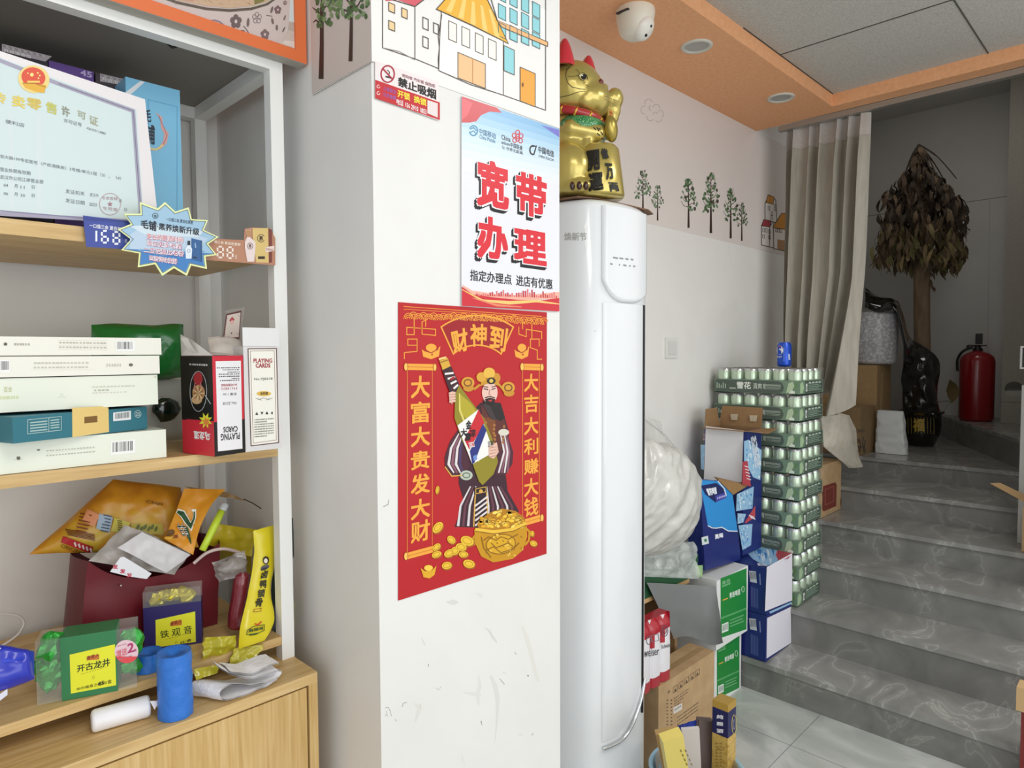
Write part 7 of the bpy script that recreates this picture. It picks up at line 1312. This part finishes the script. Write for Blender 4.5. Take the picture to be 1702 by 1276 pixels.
b.grid(lambda u, v: bkf(u, v), 70, 24, BP_); b.grid(lambda u, v: bkf(1-u, v, .004), 70, 24, BP_); o = b.build('black_plastic_bag'); tag(o, 'glossy black plastic bag draped from the bubble wrap roll over the plant pot', 'plastic bag')
b = MB(); bag(b, at(1502, 570, x=5.13), at(1548, 590, x=5.13), at(1560, 690, x=5.15), at(1500, 690, x=5.15), .16, K('#161515', .22, coat=.6), .03, 12, 26, 26, 71, N=(-1, 0, 0)); o = b.build('black_plastic_bag'); tag(o, 'bulging black plastic bag sitting in the mouth of the plant pot', 'plastic bag')
# dead potted tree
pc_ = at(1530, 738, z=.838); PX, PY = 5.30, at(1530, 700, x=5.30).y; O = V((PX, PY, .838)); t = thing('potted_plant', O, 'withered potted tree with drooping dried leaves in a black and gold pot', 'plant')
ph_ = at(1530, 684, x=PX-.1).z-.838; Rp = .125
b = MB(); b.lathe([(.0001, .001), (.08, .001), (.095, .02), (Rp*.97, .1), (Rp, ph_*.6), (Rp*.98, ph_-.02), (Rp*1.12, ph_-.014), (Rp*1.12, ph_), (Rp*.98, ph_), (Rp*.95, ph_-.03), (.0001, ph_-.03)], O, K('#14120f', .22, coat=.6), 44)
S3 = cylS(O, Rp*.995, Rp*.995, ph_); A = Art(b, (0, 0, 0), NY, Z4M, None); A.S = lambda x, y, l: S3(1280+x/3.19, 380+y/3.19, l)
for j in range(4): A.line([(712, 1010+j*22), (870, 1006+j*22)], 3, '#8f7f3a', 2)
for j in range(10): A.line([(714+j*17, 1000), (716+j*17, 1086)], 3, '#8f7f3a', 2)
A.line([(705, 998), (880, 994)], 4, '#a08c3a', 3); A.line([(710, 1088), (870, 1084)], 4, '#a08c3a', 3); A.text('福', 758, 1005, 818, 1075, '#b8982f', 4, .03)
pt(t, b, 'pot', label='black glazed pot with gold lattice band')
b = MB(); TR = ramp_mat('dry_trunk', [(.3, '#6e5a45'), (.7, '#8f7a60')], (1, 1, .3), .9, 20, 6, bump=.5); tp = [V((PX, PY, .838+ph_-.05))]; 
for (px, py) in ((1533, 600), (1532, 520), (1532, 440), (1531, 380), (1530, 330)): tp.append(at(px, py, x=PX))
tp.append(at(1529, 262, x=PX)); b.tube(cr(tp, 4), [.05]*13+[.047]*8+[.03, .025, .02, .014], TR, 14); pt(t, b, 'trunk')
b = MB(); DL = [K('#6a5843', .85), K('#514233', .85), K('#7a6a48', .85), K('#3f3429', .85), K('#6a653e', .85), K('#332a21', .85)]; r = random.Random(31)
crown = at(1527, 240, x=PX)
for (px, py, xx) in ((1490, 330, -.1), (1505, 330, .1), (1520, 340, -.15), (1540, 330, .1), (1560, 300, -.05), (1590, 297, 0), (1580, 320, .1), (1570, 350, -.1), (1500, 300, .05), (1550, 300, 0)):
    e = at(px, py, x=PX+xx); b.tube(cr([crown, crown.lerp(e, .5)+V((0, 0, .03)), e], 5), [.006]*5+[.004]*5+[.003], DL[3], 5, False)
pt(t, b, 'branches')
b = MB()
def leaf(mb, base, dirv, L_, w, m, rr):
    sd = dirv.cross(V((rr.uniform(-1, 1), rr.uniform(-1, 1), rr.uniform(-.3, .3)))).normalized(); nn = dirv.cross(sd); ps = []
    for i, (f, ww) in enumerate(((0, .1), (.25, .8), (.55, 1), (.8, .6), (1, .05))): c_ = base+dirv*L_*f+nn*.02*math.sin(f*3+rr.uniform(-.5, .5)); ps += [c_-sd*w*ww+nn*w*.4*ww, c_+sd*w*ww*.9+nn*w*.3*ww]
    mb.add(ps, [(2*i, 2*i+1, 2*i+3, 2*i+2) for i in range(4)], m, True)
CY_ = lambda px, py: at(px, py, x=PX)
for k in range(1500):
    f = r.random()**.8; py = 246+188*f; g = max(0, (py-268)/60); hl = 5+50*min(1, g)**.9+12*min(1, max(0, py-380)/40); hr = 6+62*min(1, g)**.8-18*max(0, py-395)/40
    px = 1530+(r.uniform(-1, 0)*hl if r.random() < .5 else r.uniform(0, 1)*hr)
    p = CY_(px, py); p.x += r.uniform(-.24, .24)*min(1, f*1.6+.15); dv = V((r.uniform(-.35, .35), r.uniform(-.3, .3), -1)).normalized(); m_ = DL[(0, 1, 2, 4)[r.randrange(4)]] if py > 375 else DL[(1, 3, 5, 0)[r.randrange(4)]]
    leaf(b, p, dv, r.uniform(.06, .13), r.uniform(.011, .021), m_, r)
for k in range(16): p = CY_(1540+r.uniform(-2, 6), 440+k*2.2); leaf(b, p, V((r.uniform(-.2, .2), -.5, -1)).normalized(), .07, .008, DL[0], r)
o = pt(t, b, 'dried_leaves'); o['kind'] = 'stuff'
b = MB(); q = at(1583, 650, x=5.45); leaf(b, q+V((0, 0, -.08)), V((0, .1, 1)), .16, .045, K('#6b5a34', .7), random.Random(3)); b.tube([at(1556, 668, x=5.4), at(1575, 666, x=5.42), q+V((0, 0, -.08))], .002, K('#4a3e28', .7), 6); pt(t, b, 'fallen_leaf')
b = MB(); b.tube(cr([at(1565, 690, x=5.6), at(1580, 668, x=5.5), at(1590, 660, x=5.5)], 4), .0016, K('#b9aaa6', .6), 5); o = pt(t, b, 'tendril')
# ------------------------------------------------------------------ fire extinguisher
ec = at(1622, 700, z=1.0); EX = V((5.66, at(1622, 690, x=5.66).y, 1.0005)); hE = at(1622, 584, x=5.66).z-1.0; rE = .105; RDm = K('#8c0e16', .3, coat=.5)
t = thing('fire_extinguisher', EX, 'large red fire extinguisher standing on the top step by the back wall', 'fire extinguisher')
b = MB(); b.lathe([(.0001, .001), (rE*.9, .001), (rE, .02), (rE, hE-.07), (rE*.93, hE-.04), (rE*.7, hE-.016), (rE*.35, hE), (.028, hE+.004)], EX, RDm, 44); pt(t, b, 'cylinder')
b = MB(); b.lathe([(.03, hE), (.03, hE+.02), (.02, hE+.026), (.018, hE+.045), (.0001, hE+.046)], EX, K('#2a2826', .4, .6), 20); pt(t, b, 'valve')
b = MB(); b.box(tuple(EX+V((-.02, -.024, hE+.05))), tuple(EX+V((.02, .012, hE+.125))), K('#141414', .4)); b.box(tuple(EX+V((-.01, -.05, hE+.036))), tuple(EX+V((.01, .03, hE+.046))), K('#141414', .4)); pt(t, b, 'lever', .002)
b = MB(); b.ell(EX+V((-.012, .045, hE+.035)), (.01, .022, .014), K('#2a2a28', .4), 12, 8); pt(t, b, 'gauge')
b = MB(); b.tube(cr([EX+V((-.01, .03, hE+.03)), EX+V((-.02, .085, hE+.0)), EX+V((-.01, rE+.012, hE-.06)), EX+V((0, rE+.012, hE-.14))], 5), .009, K('#161616', .5), 10); pt(t, b, 'hose')
# ================================================================== THINGS AT THE RIGHT EDGE
yp_ = at(1695, 898, z=.593); 
t = thing('metal_rack', V((3.88, .49, .593)), 'white metal rack post at the right edge, standing on a stair tread', 'rack')
px0 = at(1693.5, 800, x=3.88); b = MB(); zT = at(1697, 640, x=3.88).z; b.box((3.88, px0.y-.035, .593), (3.915, px0.y, zT), K('#c9c9c6', .4)); pt(t, b, 'post', .002)
b = MB(); w0, w1, w2 = at(1696, 575, x=3.88), at(1702, 575, x=3.88), at(1696, 613, x=3.88); FRt = K('#d9d9d6', .35)
yA, zA_, zB_2 = w0.y, w0.z, w2.z
b.box((3.88, yA-.12, zA_-.008), (3.9, yA, zA_), FRt); b.box((3.88, yA-.12, zB_2), (3.9, yA, zB_2+.008), FRt); b.box((3.88, yA-.008, zB_2+.008), (3.9, yA, zA_-.008), FRt); b.box((3.892, yA-.12, zB_2+.008), (3.9, yA-.008, zA_-.008), K('#2c2b29', .3)); b.box((3.885, yA-.08, zT-.001), (3.905, yA-.05, zB_2), FRt); pt(t, b, 'display_frame', label='small dark framed plate with white edge')
b = MB(); P = [at(1645, 803, x=3.78), at(1662, 802, x=3.78), at(1706, 823, x=3.78), at(1712, 842, x=3.78), at(1706, 836, x=3.78)]
t = thing('cardboard_box', V((3.78, .36, .593)), 'cardboard box at the right edge of the stairs with a long flap sticking out', 'cardboard box'); b.prism(P, (.02, 0, -.004), K('#b9986c', .8)); pt(t, b, 'flap')
b = MB(); zf = at(1704, 838, x=3.8).z; yy = at(1703, 838, x=3.8).y; b.box((3.72, yy-.2, .594), (3.87, yy-.004, zf), KRAFT); pt(t, b, 'carton')
# lower right: red and tan box, dark side panel of the stairs
p_ = at(1690, 1140, x=2.72); p2_ = at(1692, 1180, x=2.72); yb6 = at(1696, 1230, x=2.72).y
t = thing('stool', V((2.72, yb6, 0)), 'tan-topped red box standing on the floor at the lower right edge', 'box'); b = MB(); b.box((2.72, yb6-.2, .001), (2.78, yb6, p2_.z), K('#7a2a26', .5)); pt(t, b, 'box_body', label='dark red body'); b = MB(); b.box((2.715, p_.y-.2, p2_.z+.0005), (2.785, p_.y, p_.z), K('#c9a878', .6)); pt(t, b, 'box_top')
for ob in bpy.data.objects:
    if '_o' in ob: del ob['_o']
